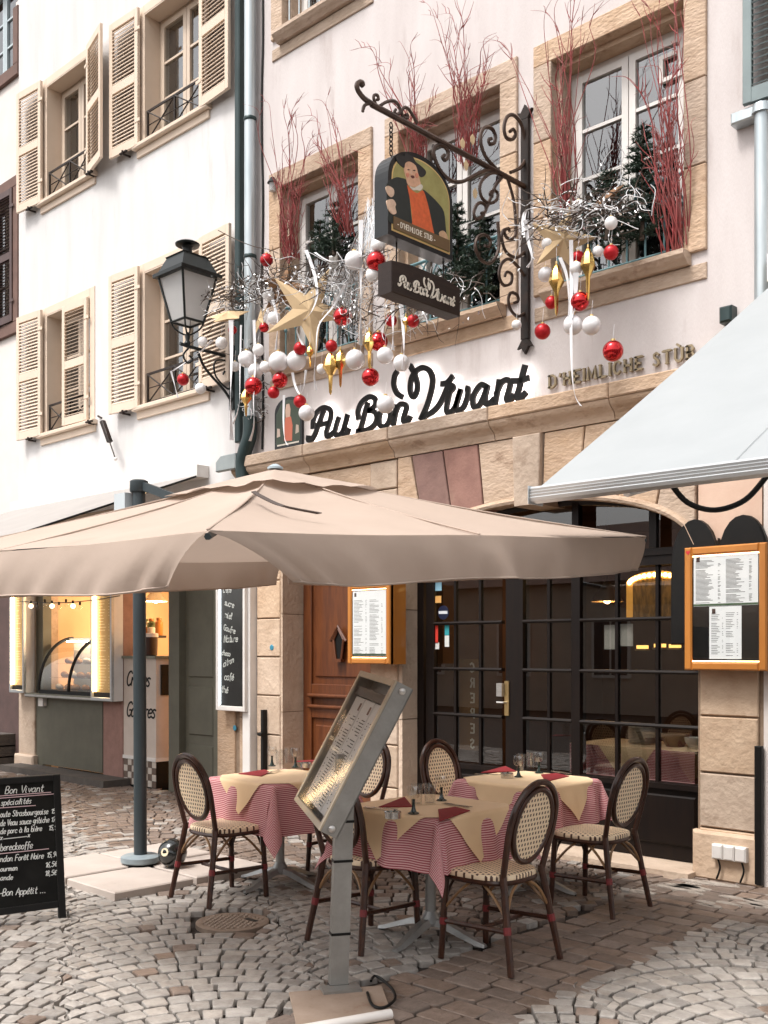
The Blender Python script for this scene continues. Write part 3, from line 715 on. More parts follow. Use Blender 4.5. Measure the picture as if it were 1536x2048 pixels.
dl = MB().box(-9.74, -9.13, .10, .14, .06, 2.55).build('shop_door', m_olive, white)
for a, b in ((.16, .55), (.66, 1.2), (1.3, 2.3)): wprism('door_panel', wrect(-9.66, -9.21, a, b), .10, .02, m_olive, dl, .012)
# warm lit shop inside
m_warm = M('warm_shop_wall', (0.70, 0.52, 0.36), 0.8, col2=(0.62, 0.45, 0.30), scale=2)
rm = MB(); a, b, y0, y1, z0, z1 = -13.2, -9.0, .36, 2.6, 0.02, 2.5
rm.quad((a, y1, z0), (b, y1, z0), (b, y1, z1), (a, y1, z1)).quad((a, y0, z0), (a, y1, z0), (a, y1, z1), (a, y0, z1)).quad((b, y0, z0), (b, y1, z0), (b, y1, z1), (b, y0, z1))
rm.quad((a, y0, z0), (b, y0, z0), (b, y1, z0), (a, y1, z0)).quad((a, y0, z1), (b, y0, z1), (b, y1, z1), (a, y1, z1))
rm.build('shop_interior', m_warm, white, fix=False)
for k, xx in enumerate((-12.1, -10.4)):
    lg = MB().lathe([(.05, 0), (.16, -.16), (.155, -.16), (.045, 0)], (xx, 1.3, 2.42), 16).build('shop_lamp', M('enamel', (.6, .58, .5), .4), white)
    MB().sphere((xx, 1.3, 2.30), .06, 12, 8).build('bulb', emitter('warm_bulb', (1.0, .62, .28), 22), lg)
    ld = bpy.data.lights.new('shop_lamp_light', 'POINT'); ld.energy = 46; ld.color = (1.0, .66, .34); ld.shadow_soft_size = .12
    lo = bpy.data.objects.new('shop_lamp_light', ld); COL.objects.link(lo); lo.location = (xx, 1.3, 2.15)

# ------------------------------------------------------------------ house at the far left, only its edge shows
fl = thing('mauve_house', (-15.5, .05, 0), 'house at the left edge with dark brown louvred shutters and mauve stone', 'house')
m_mauve = M('mauve_stone', (0.10, 0.058, 0.052), 0.85, col2=(0.07, 0.042, 0.038), scale=4, bump=.3)
m_offw = M('offwhite_render', (0.72, 0.66, 0.62), .9, col2=(0.66, 0.60, 0.56), scale=2, bump=.15)
fh = (-14.75, -13.62, 9.62, 11.0); gh = (-14.6, -13.62, 6.1, 7.95)
mb = MB(); wall_cells(mb, -19, XW - .004, 3.0, 10.5, [fh, gh], .06, .36); mb.build('wall', m_offw, fl)
MB().box(-19, XW - .004, .05, .36, 0, 3.0).build('ground_floor_wall', m_mauve, fl)
m_brownst = M('brown_trim', (0.17, 0.095, 0.075), .8, col2=(0.12, 0.07, 0.055), scale=5)
for h in (fh, gh):
    wprism('window_surround', wrect(h[0] - .13, h[1] + .13, h[2] - .16, h[2]), .1, .09, m_brownst, fl, .006)
    wprism('window_surround', wrect(h[1], h[1] + .13, h[2], min(h[3], 10.4)), .1, .088, m_brownst, fl, .006)
    wprism('window_surround', wrect(h[0] - .13, h[1] + .13, h[3], h[3] + .14), .1, .09, m_brownst, fl, .006)
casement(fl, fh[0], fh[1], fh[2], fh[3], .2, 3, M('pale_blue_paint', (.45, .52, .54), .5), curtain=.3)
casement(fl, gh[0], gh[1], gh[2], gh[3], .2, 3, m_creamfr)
m_brsh = M('brown_shutter', (0.085, 0.045, 0.04), .5, col2=(.06, .032, .028), scale=5)
shutter(fl, gh[1] - .50, gh[1] - .0, gh[2] + .01, gh[3] - .01, .03, rad(2), 'r', m_brsh, .5, True)
shutter(fl, gh[0], gh[1] - .51, gh[2] + .01, gh[3] - .01, .03, rad(2), 'l', m_brsh, .5, True)
mb = MB()
st = thing('stone_steps', (-14.1, -.3, 0), 'dark worn stone steps at the left edge beside the crepe counter pier', 'steps')
for k in range(3): MB().box(-15.2, -13.62, -.75 + .25 * k, .05, .15 * k - .02, .15 * (k + 1)).build('step', m_step, st)

# ------------------------------------------------------------------ next house on the right, mostly out of view
nh = thing('right_house', (-1, 0, 0), 'off-white house at the right edge with blue-green louvred shutter', 'house')
MB().box(XE, 4.0, .0, .34, 0, 10.5).build('wall', m_offw, nh)
m_teal = M('teal_shutter_paint', (0.20, 0.25, 0.25), .5, col2=(.16, .20, .205), scale=5)
za, zb_ = WZ(1500, 222), 7.0
shutter(nh, -3.13, -2.58, za, zb_, -.05, rad(3), 'r', m_teal, .45, True)
wprism('shutter_shelf', wrect(-3.22, -2.9, za - .10, za - .02), .0, .10, m_zinc, nh, .01)
# ------------------------------------------------------------------ the house across the street, which the panes mirror
op = thing('opposite_house', (-4, -15.5, 0), 'low house across the street, seen only as a reflection in the panes', 'house')
MB().box(-22, 12, -16.2, -15.5, 0, 3.3).build('wall', M('ochre_render', (.55, .47, .39), .9, col2=(.48, .40, .33), scale=1), op)
MB().prism([(-15.2, 3.3), (-17.5, 5.0), (-17.6, 3.3)], (-22, 0, 0), (0, 1, 0), (0, 0, 1), (1, 0, 0), 34).build('roof', M('roof_tiles', (.13, .07, .05), .8, col2=(.09, .05, .04), scale=8), op)
for i in range(11):
    for z in (.9,):
        x = -20.5 + i * 3.0
        w = MB().box(x, x + 1.1, -15.5, -15.44, z, z + 1.5).build('window', m_whitep, op)
        MB().box(x + .08, x + .52, -15.44, -15.43, z + .08, z + 1.42).box(x + .58, x + 1.02, -15.44, -15.43, z + .08, z + 1.42).build('pane', M('far_glass', (.03, .035, .04), .08), w)
# ------------------------------------------------------------------ hand lettering: single stroke alphabet
FONT = dict(a="3.2,4 1,4 0,2.5 0,1 1,0 2.2,.4 3.2,1.8 3.2,4 3.2,.8 4,0", b="0,7 0,1 1,0 2.5,0 3,1.5 2.5,3.5 1,4 0,2.5", c="3,3.4 2,4 .6,3.6 0,2 .6,.4 2,0 3,.8",
 d="3,4 1,4 0,2.5 0,1 1,0 2.2,.4 3,2;3.2,7 3,.8 3.8,0", e="0,2 3,2.4 2.6,3.8 1.2,4 0,2.5 .2,.8 1.4,0 3,.8", f="2.6,6.4 1.8,7 1,6 1,-1;0,3.6 2.4,3.8",
 g="3,4 1,4 0,2.5 .6,1 2,.8 3,2.4 3,4 3,-1.4 1.6,-2.4 .2,-1.6", h="0,7 0,0 0,2.6 1.4,4 2.8,3.2 2.8,.6 3.6,0", i="0,4 0,.6 .8,0;0,5.4 .2,5.7",
 k="0,7 0,0;2.6,4 .2,1.8 2.8,0", l="0,.8 1.2,5.5 .8,7 .2,6 .2,1 1,0", m="0,4 0,0 0,2.6 1,4 1.8,3.2 1.8,0 1.8,2.6 2.8,4 3.6,3.2 3.6,.6 4.2,0",
 n="0,4 0,0 0,2.6 1.2,4 2.6,3.2 2.6,.6 3.2,0", o="1.4,4 .2,3 0,1.4 1,0 2.4,.4 3,2.2 2.4,3.6 1.4,4", p="0,4 0,-2.4 0,2.6 1.4,4 2.8,3 2.8,1 1.4,0 0,1",
 r="0,4 0,0 0,2.4 1,3.8 2.2,3.8", s="2.4,3.6 1.2,4 .2,3.2 2.2,1.2 1.4,0 0,.4", t="1,6.5 .8,.8 1.6,0 2.4,.4;0,4.2 2.2,4.4", u="0,4 0,1 1,0 2.2,.8 2.6,4 2.6,.6 3.2,0",
 v="0,4 1.2,0 2.6,4", x="0,4 2.6,0;2.6,4 0,0", z="0,4 2.6,4 0,0 2.6,0")
FONT.update({'A': "0,0 2,7 4,0;.8,2.6 3.4,2.6", 'B': "0,0 0,7 2.4,7 3,5.4 2,3.8 0,3.6 2.6,3.4 3.4,1.8 2.4,0 0,0", 'C': "3.6,6 2.2,7 .6,6 0,3.5 .6,1 2.2,0 3.6,1", 'F': "3.4,7 0,7 0,0;0,3.6 2.6,3.6",
 'G': "3.6,6 2.2,7 .6,6 0,3.5 .6,1 2.2,0 3.6,1 3.6,3 2,3", 'N': "0,0 0,7 3.4,0 3.4,7", 'S': "3.4,6 2,7 .4,6 .8,4.4 2.8,3 3.2,1 1.6,0 0,1", 'V': "0,7 1.8,0 3.8,7",
 'R': "0,0 0,7 2.4,7 3.2,5.4 2.2,3.6 0,3.6 1.6,3.6 3.4,0", 'P': "0,0 0,7 2.4,7 3.2,5.2 2.2,3.4 0,3.4", 'E': "3.2,7 0,7 0,0 3.2,0;0,3.6 2.4,3.6", 'Z': "0,7 3.2,7 0,0 3.2,0",
 '1': "0,5.4 1.6,7 1.6,0", '5': "3,7 .6,7 .3,4 2,4.4 3,3 2.6,.8 1,0 0,.8", '6': "2.8,7 .8,4.6 0,2 1,0 2.6,.4 3,2.2 1.6,3.6 .2,2.6", '7': "0,7 3,7 1,0",
 '8': "1.5,3.8 .3,5.2 1.5,7 2.8,5.4 1.5,3.8 0,1.8 1.5,0 3,1.8 1.5,3.8", '9': "2.8,4.6 1.4,3.4 .2,4.8 .8,6.8 2.4,7 2.9,5 2.4,2 1.2,0", '0': "1.5,7 .2,5 .2,2 1.5,0 2.8,2 2.8,5 1.5,7",
 ',': ".6,.6 .2,-1", '.': ".4,0 .6,.4", '-': "0,2.4 2,2.6", "'": ".6,7 .2,5.4", '€': "3.2,6 1.8,6.8 .8,5 .6,2.4 1.4,.4 3,.6;0,4.2 2.4,4.3;0,2.8 2.2,2.9"})
ACC = {'é': ('e', "1.4,4.8 2.4,6.2"), 'è': ('e', ".8,6.2 2,4.9"), 'ê': ('e', ".5,4.9 1.5,6 2.5,4.9"), 'à': ('a', ".8,6.2 2,4.9"), 'ô': ('o', ".5,4.9 1.5,6 2.5,4.9"), 'ï': ('i', "0,5.6 .1,5.7;1,5.6 1.1,5.7")}
def glyph(ch):
    base, ex = ACC.get(ch, (ch, None)); s = FONT.get(base, '')
    if ex: s = s + ';' + ex
    st = [[tuple(float(q) for q in p.split(',')) for p in g.split()] for g in s.split(';') if g]
    w = max([x for g in st for x, y in g] + [1.6])
    return st, w
def write(mb, text, o, u, v, n, h, th, slant=0.18, gap=1.1, smooth=3, depth=0.0012, wob=0.0, maxw=None):
    """write a line of strokes; o = start of baseline, h = cap height"""
    o = V(o); k = h / 7.0; x = 0.0; rw = random.Random(len(text) * 17 + 5); items = []
    for ch in text:
        if ch == ' ': x += 3.0; continue
        st, w = glyph(ch)
        for g in st: items.append([(x + a + slant * b, b + rw.uniform(-wob, wob)) for a, b in g])
        x += w + gap
    sx = 1.0 if not maxw else min(1.0, maxw / (x * k))
    for g in items:
        pts = [o + u * (a * k * sx) + v * (b * k) for a, b in g]
        if smooth and len(pts) > 2: pts = spline(pts, smooth)
        ribbon2(mb, pts, n, th, depth)
    return x * k * sx
def ribbon2(mb, pts, n, w, depth, taper=False, cap=False):
    """flat brush stroke in the plane with normal n, raised by depth"""
    n = V(n); m = len(pts); L = []
    for i, p in enumerate(pts):
        t = pts[min(i + 1, m - 1)] - pts[max(i - 1, 0)]
        t = t.normalized() if t.length > 1e-9 else V((1, 0, 0))
        s = n.cross(t).normalized() * w / 2
        if i == 0: p = p - t * w * .3
        if i == m - 1: p = p + t * w * .3
        L += [p - s, p + s, p + s + n * depth, p - s + n * depth]
    fs = []
    for i in range(m - 1):
        for k in range(4): fs.append((i * 4 + k, i * 4 + (k + 1) % 4, i * 4 + 4 + (k + 1) % 4, i * 4 + 4 + k))
    fs += [(0, 1, 2, 3), tuple(range(4 * m - 4, 4 * m))]
    mb.add(L, fs)
def printlines(mb, o, u, v, n, w, h, rows, seed, th=.0022, cols=2, depth=.0006):
    """columns of tiny menu print: short dark rules, ragged"""
    rw = random.Random(seed); cw = w / cols
    for c in range(cols):
        y = h
        for r in range(rows):
            y -= h / rows
            if rw.random() < .13: continue
            L = cw * rw.uniform(.30, .62)
            mb.prism(wrect(c * cw, c * cw + L, y, y + th), o, u, v, n, depth)
            if rw.random() < .7: mb.prism(wrect(c * cw + cw * .74, c * cw + cw * rw.uniform(.79, .84), y, y + th), o, u, v, n, depth)

# ------------------------------------------------------------------ backlit script sign, traced as pen strokes on the wall plane
A_ = lambda L: [(600 + x / 5.908, 720 + y / 5.908) for x, y in L]
B_ = lambda L: [(780 + x / 5.12, 710 + y / 5.12) for x, y in L]
SCRIPT = [('A', [A_([(165,800),(170,720),(200,640),(260,580),(320,565),(372,600),(375,680),(350,770),(325,850),(335,905),(365,895),(410,860)]), A_([(300,590),(265,680),(225,790),(190,880),(150,945),(112,950),(112,912)]), A_([(215,775),(300,757),(352,748)])]),
 ('u', [A_([(468,690),(440,780),(425,850),(440,890),(480,888),(520,840),(548,760),(573,662)]), A_([(573,662),(542,770),(522,850),(540,885),(570,870),(588,822)])]),
 ('B', [A_([(705,690),(698,610),(735,515),(800,455),(860,438),(905,478),(892,550),(830,602)]), A_([(812,520),(780,620),(752,740),(722,830)]), A_([(830,602),(900,622),(922,690),(892,770),(820,822),(745,842),(690,845)])]),
 ('o', [A_([(1030,565),(980,590),(950,680),(955,765),(1005,795),(1050,755),(1078,680),(1072,600),(1030,565)])]),
 ('n', [A_([(1150,545),(1140,640),(1117,768)]), A_([(1135,650),(1180,545),(1240,524),(1272,560),(1250,640),(1232,712),(1262,738),(1300,705),(1312,680)])]),
 ('V', [B_([(130,428),(80,390),(50,310),(58,220),(80,180)]), B_([(222,120),(250,170),(275,230),(292,310),(282,390),(247,432),(220,380),(220,300),(240,220),(290,160),(350,135),(412,160),(447,240),(442,330),(415,440),(382,540),(330,655)]), B_([(335,650),(420,605),(490,545),(540,470),(580,380),(602,335),(640,312),(660,340),(640,365)]), B_([(545,300),(590,292),(622,262),(647,230)])]),
 ('i', [B_([(622,390),(602,480),(590,560),(612,597),(652,575),(692,500),(732,365)])]),
 ('v', [B_([(732,365),(700,470),(690,550),(720,578),(770,522),(803,430),(808,355),(800,345)])]),
 ('a', [B_([(1003,330),(950,308),(892,370),(860,450),(870,530),(912,530),(962,450),(1000,345)]), B_([(1010,325),(987,430),(992,500),(1030,500),(1070,460)])]),
 ('n', [B_([(1130,270),(1110,380),(1087,508)]), B_([(1100,400),(1150,292),(1212,258),(1242,290),(1227,370),(1205,450),(1232,472),(1275,425)])]),
 ('t', [B_([(1392,122),(1362,230),(1332,350),(1312,430),(1342,452),(1395,395)]), B_([(1270,270),(1340,268),(1420,242)])])]
m_letter = M('black_letter_enamel', (0.008, 0.007, 0.007), .5, col2=(.012, .011, .010), scale=10, spec=.2)
m_halo = emitter('letter_backlight', (1.0, .98, .95), 12)
sg = thing('script_sign', PY(840, 880, -.06), 'large black script letters reading Au Bon Vivant, lit white from behind', 'sign')
for ch, strokes in SCRIPT:
    mb = MB(); hb = MB()
    for s in strokes:
        pts = spline([PY(x, y, -.055) for x, y in s], 4)
        ribbon2(mb, pts, WN, .047, .026)
        hp = [V((p.x, -.052, p.z)) for p in pts]; ribbon2(hb, hp, WN, .016, .002)
    l = mb.build('letter', m_letter, sg); hb.build('backlight', m_halo, l)
# bronze capitals
SER = {'D': ["0,0 0,7", "0,7 2.4,7 4.2,5.4 4.2,1.6 2.4,0 0,0"], 'H': ["0,0 0,7", "4,0 4,7", "0,3.5 4,3.5"], 'E': ["0,0 0,7", "0,7 3.6,7", "0,3.5 2.6,3.5", "0,0 3.6,0"], 'I': ["0,0 0,7"],
 'M': ["0,0 .4,7 2.6,1 4.8,7 5.2,0"], 'L': ["0,7 0,0", "0,0 3.4,0"], 'C': ["4,5.8 2.6,7 1,6.6 0,4.6 0,2.4 1,.4 2.6,0 4,1.2"], 'S': ["3.2,6 2,7 .5,6.2 .6,4.6 2.9,2.9 3.3,1.2 1.8,0 .2,1"], 'T': ["0,7 4,7", "2,7 2,0"],
 'U': ["0,7 0,1.6 1.2,0 2.8,0 4,1.6 4,7"], 'B': ["0,0 0,7", "0,7 2.4,7 3.4,5.4 2.2,3.6 0,3.6", "0,3.6 2.8,3.4 3.6,1.8 2.6,0 0,0"], "'": [".6,7 .1,5.4"], 'Ù': ["0,7 0,1.6 1.2,0 2.8,0 4,1.6 4,7", "1,9.2 2.6,8"]}
m_bronze = M('bronze_letter', (.34, .27, .17), .5, .35, col2=(.25, .195, .12), scale=20)
bs = thing('bronze_lettering', (-4.3, -.03, 3.65), "small raised bronze capitals reading D'Heimliche Stub above the cornice", 'lettering')
x = WX(1103); z = 3.655; k = .092 / 7
for ch in "D'HEIMLICHE STÙB":
    if ch == ' ': x += .055; continue
    mb = MB(); w = 0
    for s in SER[ch]:
        p = [tuple(float(q) for q in a.split(',')) for a in s.split()]; w = max(w, max(a for a, b in p))
        ribbon2(mb, [V((x + a * k, -.012, z + b * k)) for a, b in p], WN, .0165, .022)
        for a, b in (p[0], p[-1]):
            if ch not in "'CSO" and (b in (0, 7)): ribbon2(mb, [V((x + (a - .8) * k, -.012, z + (b * .97 + .1) * k)), V((x + (a + .8) * k, -.012, z + (b * .97 + .1) * k))], WN, .008, .0225)
    mb.build('letter', m_bronze, bs); x += (w + (2.75 if ch not in "'I" else 2.5)) * k * 1.04
# ------------------------------------------------------------------ painted signs: a jolly man in hat, coat and orange waistcoat
SGN = lambda L: [(740 + x / 6.4, 240 + y / 6.4) for x, y in L]
PORT = [('paint_field', (.33, .30, .11), None),
 ('coat', (.012, .018, .016), SGN([(195,850),(240,780),(330,735),(400,745),(455,765),(480,850),(500,1000),(520,1200),(530,1350),(450,1390),(235,1300),(228,1180),(210,1040),(205,930)])),
 ('coat', (.012, .018, .016), SGN([(670,890),(760,960),(860,1060),(940,1180),(965,1400),(990,1640),(900,1610),(820,1575),(790,1350),(750,1150),(700,980)])),
 ('waistcoat', (.72, .13, .035), SGN([(470,835),(530,900),(600,940),(670,905),(710,1000),(750,1150),(790,1350),(822,1572),(640,1485),(520,1420),(535,1300),(510,1050),(480,900)])),
 ('face', (.72, .42, .27), SGN([(440,555),(500,535),(570,560),(602,640),(627,760),(640,830),(570,860),(480,835),(452,740),(427,640)])),
 ('collar', (.75, .68, .58), SGN([(500,850),(560,870),(640,825),(668,860),(640,905),(590,900),(540,900)])),
 ('hat', (.01, .01, .01), SGN([(325,475),(372,453),(435,465),(442,432),(482,440),(545,482),(578,540),(642,590),(705,655),(700,705),(655,735),(612,700),(580,590),(500,535),(445,555),(430,615),(380,585),(335,530)])),
 ('mouth', (.12, .02, .015), SGN([(512,718),(552,716),(560,745),(532,750)])),
 ('eye', (.05, .02, .015), SGN([(468,640),(482,632),(500,640),(484,648)])),
 ('eye', (.05, .02, .015), SGN([(540,648),(556,640),(574,650),(556,658)])),
 ('cheek', (.72, .27, .17), SGN([(452,690),(480,680),(492,715),(470,740)])),
 ('cheek', (.72, .27, .17), SGN([(572,690),(600,690),(606,730),(584,745)])),
 ('nose', (.80, .52, .36), SGN([(508,640),(524,640),(534,690),(516,702),(502,692)])),
 ('hand', (.74, .52, .38), SGN([(192,865),(232,850),(290,890),(295,960),(260,992),(212,945)])),
 ('hand', (.74, .52, .38), SGN([(203,1035),(280,1020),(320,1080),(310,1120),(326,1195),(282,1212),(236,1172),(210,1100)])),
 ('hand', (.62, .40, .24), SGN([(873,1455),(920,1420),(970,1470),(990,1560),(962,1612),(912,1560)]))]
m_signbk = M('sign_black', (.008, .009, .010), .28, col2=(.014, .014, .015), scale=8, spec=.3, coat=.15)
m_gold = M('gold_line', (.66, .46, .20), .4, .3)
XS = WX(1055)                      # the bracket stands out from the wall in the plane x = XS
Y0s, Y1s = PX(776, 466, XS).y, PX(905, 526, XS).y
ZB = 4.468; ZSP, ZAP = 4.86, 5.125
hs_ = thing('hanging_sign', (XS, (Y0s + Y1s) / 2, ZB), 'arched black hanging sign painted with a jolly man in hat and orange waistcoat', 'sign')
ym, hw = (Y0s + Y1s) / 2, (Y1s - Y0s) / 2
def archpoly(ins): 
    L = [(ym - hw + ins, ZB + ins), (ym + hw - ins, ZB + ins)]
    for k in range(25):
        a = math.pi * k / 24
        L.append((ym + (hw - ins) * math.cos(a), ZSP + (ZAP - ZSP - ins) * (math.sin(a) ** .85)))
    return L
MY = (V((0, 1, 0)), V((0, 0, 1)), V((1, 0, 0)))
MB().prism(archpoly(0), (XS - .13, 0, 0), *MY, .13).build('board', m_signbk, hs_)
MB().prism(archpoly(.035), (XS - .002, 0, 0), *MY, .0045).build('gold_line', m_gold, hs_)
MB().prism(archpoly(.046), (XS - .001, 0, 0), *MY, .0055).build('paint_field', M('olive_paint_field', (.36, .33, .12), .5, col2=(.27, .24, .08), scale=9), hs_)
for i, (nm, c, poly) in enumerate(PORT):
    if not poly: continue
    P = [PX(a, b, XS) for a, b in poly]
    sm = spline([(p.y, p.z) for p in P], 3, closed=True)
    MB().prism([(q.x, q.y) for q in sm], (XS + .004, 0, 0), *MY, .0006 + .0004 * i).build(nm, M('paint_' + nm + str(i), c, .5, col2=tuple(q * .72 for q in c), scale=22), hs_)
za = ZB + .05
MB().prism([(ym - hw + .047, za), (ym + hw - .047, za), (ym + hw - .047, za + .085), (ym - hw + .047, za + .085)], (XS + .004, 0, 0), *MY, .007).build('text_band', M('brown_band', (.13, .075, .03), .5), hs_)
mb = MB(); write(mb, "- D'HEIMLICHE STUB -".replace('H', 'N').replace('N', 'N') if False else "- D'HEIMLICHE STUB -", V((XS + .0112, ym - .25, za + .025)), V((0, 1, 0)), V((0, 0, 1)), V((1, 0, 0)), .036, .0065, slant=0, smooth=0, maxw=.5) if False else None
FONT.update({'D': "0,0 0,7 2,7 3.6,5 3.6,2 2,0 0,0", 'H': "0,0 0,7;3.4,0 3.4,7;0,3.5 3.4,3.5", 'I': "0,0 0,7", 'M': "0,0 .3,7 2.2,2 4.1,7 4.4,0", 'L': "0,7 0,0 3,0", 'T': "0,7 3.6,7;1.8,7 1.8,0", 'U': "0,7 0,1.4 1,0 2.6,0 3.4,1.4 3.4,7"})
mb = MB(); write(mb, "- D'HEIMLICHE STUB -", V((XS + .0112, ym - .26, za + .025)), V((0, 1, 0)), V((0, 0, 1)), V((1, 0, 0)), .036, .0062, slant=0, smooth=0, maxw=.52)
mb.build('sign_text', M('ivory_paint', (.74, .68, .58), .5), hs_)
# chain and hook
for yy in (Y0s + .10, Y1s - .14):
    ch = MB(); zz = 5.28; n = 7; ztop_, zbot = 5.29, (ZAP - .06 if yy < ym else ZAP - .07)
    for k in range(n):
        zc = zbot + (ztop_ - zbot) * (k + .5) / n; hl = (ztop_ - zbot) / n * .68
        d = V((1, 0, 0)) if k % 2 else V((0, 1, 0))
        ch.tube([V((XS - .065, yy, zc)) + d * .014 * math.cos(a) + V((0, 0, hl * math.sin(a))) for a in [2 * math.pi * q / 10 for q in range(10)]], .0045, 5, closed=True)
    ch.build('chain', m_iron, hs_, smooth=True)
# small sign box under it
Ya, Yb = PX(783, 560, XS).y, PX(921, 600, XS).y
ss = thing('small_hanging_sign', (XS, (Ya + Yb) / 2, 4.08), 'dark box sign lettered Au Bon Vivant in white, hung below the arched sign', 'sign')
m_dkwood = M('dark_wood', (.018, .011, .009), .5, spec=.25, col2=(.03, .018, .014), scale=5, stretch=(1, .4, 6), bump=.2)
zb0, zt0 = 4.078, 4.318
MB().prism([(Ya, zb0), (Yb, zb0), (Yb, zt0 - .03), ((Ya + Yb) / 2 + .18, zt0), ((Ya + Yb) / 2 - .18, zt0), (Ya, zt0 - .02)], (XS - .13, 0, 0), *MY, .13, .006).build('board', m_dkwood, ss)
m_ivory = MATS['ivory_paint']
q0 = PY(617, 888, -.055); q1 = PY(1062, 800, -.055); sc = (Yb - Ya - .13) / (q1.x - q0.x)
for chx, strokes in SCRIPT:
    mb = MB()
    for s in strokes:
        pts = spline([PY(x_, y_, -.055) for x_, y_ in s], 4)
        ribbon2(mb, [V((XS + .001, Ya + .065 + (p.x - q0.x) * sc, zb0 + .055 + (p.z - q0.z) * sc * 1.12)) for p in pts], V((1, 0, 0)), .0145, .004)
    mb.build('letter', m_ivory, ss)
for yy in (Ya + .12, Yb - .12): MB().tube([(XS - .065, yy, zt0 - .01), (XS - .065, yy, ZB + .005)], .006, 6).build('hanger', m_iron, ss)
# flat plaque on the wall by the pipe
pl = thing('wall_plaque', PY(580, 900, -.03), 'small arched plaque of the same man, on the wall left of the script sign', 'plaque')
xa, xb = WX(554), WX(608); zl = WZ(580, 896); zs_, zh = WZ(580, 822), WZ(580, 795)
poly = [(xa, zl), (xb, zl), (xb, zs_)] + [((xa + xb) / 2 + (xb - xa) / 2 * math.cos(a), zs_ + (zh - zs_) * math.sin(a)) for a in [math.pi * k / 12 for k in range(1, 12)]] + [(xa, zs_)]
cxp = (xa + xb) / 2
wprism('board', poly, .0, .03, m_signbk, pl)
def mini(nm, pts, d, c):
    wprism(nm, [(cxp + a * (xb - xa) / 2, zl + b * (zh - zl)) for a, b in pts], -.03, d, M('mini_' + nm, c, .5), pl)
mini('paint_field', [(-.88, .10), (.88, .10), (.88, .70), (.5, .9), (0, .95), (-.5, .9), (-.88, .70)], .001, (.05, .07, .045))
mini('waistcoat', [(-.28, .14), (.30, .12), (.34, .42), (.22, .60), (-.2, .60), (-.26, .42)], .002, (.62, .16, .09))
mini('face', [(-.16, .60), (.16, .60), (.2, .74), (.1, .86), (-.12, .86), (-.2, .74)], .0025, (.62, .42, .32))
mini('hand', [(-.82, .24), (-.58, .25), (-.6, .40), (-.8, .42)], .0025, (.62, .48, .40)); mini('glass', [(.55, .24), (.8, .26), (.78, .40), (.6, .42)], .0025, (.5, .4, .32))
wprism('text_rule', wrect(xa + .04, xb - .04, zl + .03, zl + .045), -.03, .002, m_ivory, pl)

# ------------------------------------------------------------------ wrought iron sign bracket
br = thing('sign_bracket', (XS, 0, 4.4), 'wrought iron bracket with scrolls carrying the hanging signs', 'bracket')
zA = 5.30; ztp, zbt = PY(1062, 222, -.03).z, PY(1055, 690, -.03).z
MB().box(XS - .035, XS + .035, -.045, -.012, zbt + .05, ztp - .05).build('post', m_iron, br)
for z_, s in ((ztp - .05, 1), (zbt + .05, -1)):      # leaf finials
    MB().prism([(XS - .03, z_), (XS + .03, z_), (XS + .075, z_ + s * .07), (XS + .04, z_ + s * .06), (XS, z_ + s * .12), (XS - .04, z_ + s * .06), (XS - .075, z_ + s * .07)][::s], (0, -.014, 0), WU, WV_, WN, .03, .006).build('finial', m_iron, br)
YT = PX(722, 205, XS).y
MB().tube([(XS, -.03, zA), (XS, YT + .1, zA)], .021, 8).build('arm', m_ironbr, br, smooth=True)
def scroll(pts, r=.014, name='scroll'):
    q = spline(pts, 6); MB().tube(q, [r * (1 if i < len(q) * .8 else .9) for i in range(len(q))], 6, sx=1.0).build(name, m_ironbr, br, smooth=True)
def S(pxs): return [PX(680 + x / 3.49, 140 + y / 3.49, XS) for x, y in pxs]
scroll(S([(230,240),(170,200),(130,150),(118,110),(135,85),(160,95),(150,110)]), .018)
scroll(S([(240,240),(200,235),(170,250),(158,290)]), .012)
scroll(S([(250,240),(235,200),(240,175),(262,178),(268,205),(255,208)]), .011)
scroll(S([(280,250),(320,225),(370,215),(405,240),(420,290),(400,312),(380,295),(390,275)]), .012)
scroll(S([(540,375),(510,320),(480,275),(450,262),(430,290),(445,335),(470,335),(470,312),(455,315)]), .012)
scroll(S([(1090,690),(1020,610),(985,520),(985,440),(1015,400),(1060,410),(1085,460),(1075,510),(1045,515),(1038,485),(1058,480)]), .015)
scroll(S([(1190,715),(1260,680),(1300,600),(1290,480),(1260,370),(1210,315),(1165,330),(1145,400),(1160,470),(1200,485),(1225,450),(1210,415),(1185,430)]), .015)
scroll(S([(1100,700),(1020,700),(930,740),(850,780),(770,770),(700,700),(660,610),(655,550),(690,525),(740,545),(755,595),(735,630),(715,610),(730,592)]), .015)
scroll(S([(1130,720),(1060,720),(1000,760),(975,820),(990,890),(1040,930),(1090,910),(1100,860),(1070,840),(1045,865),(1065,885)]), .013)
scroll(S([(1150,730),(1090,800),(1040,920),(1000,1010),(950,1040),(935,990),(965,930),(1010,940),(1015,990),(985,1000)]), .013)
scroll(S([(1170,760),(1210,900),(1225,1050),(1225,1150),(1195,1180),(1160,1165),(1150,1120),(1175,1105),(1185,1130)]), .013)
scroll(S([(1100,1060),(1110,1200),(1090,1300),(1040,1350),(980,1320),(945,1240),(960,1170),(1010,1150),(1050,1190),(1040,1230),(1010,1225)]), .013)
scroll(S([(1290,1270),(1230,1310),(1160,1270),(1130,1180),(1140,1120),(1165,1110)]), .013)
scroll(S([(1290,1440),(1240,1370),(1180,1320),(1130,1350),(1110,1430),(1140,1500),(1190,1490),(1200,1430),(1165,1410),(1150,1440)]), .013)
scroll(S([(1300,1690),(1240,1720),(1190,1670),(1175,1600),(1195,1555),(1235,1570),(1245,1610),(1215,1625)]), .013)
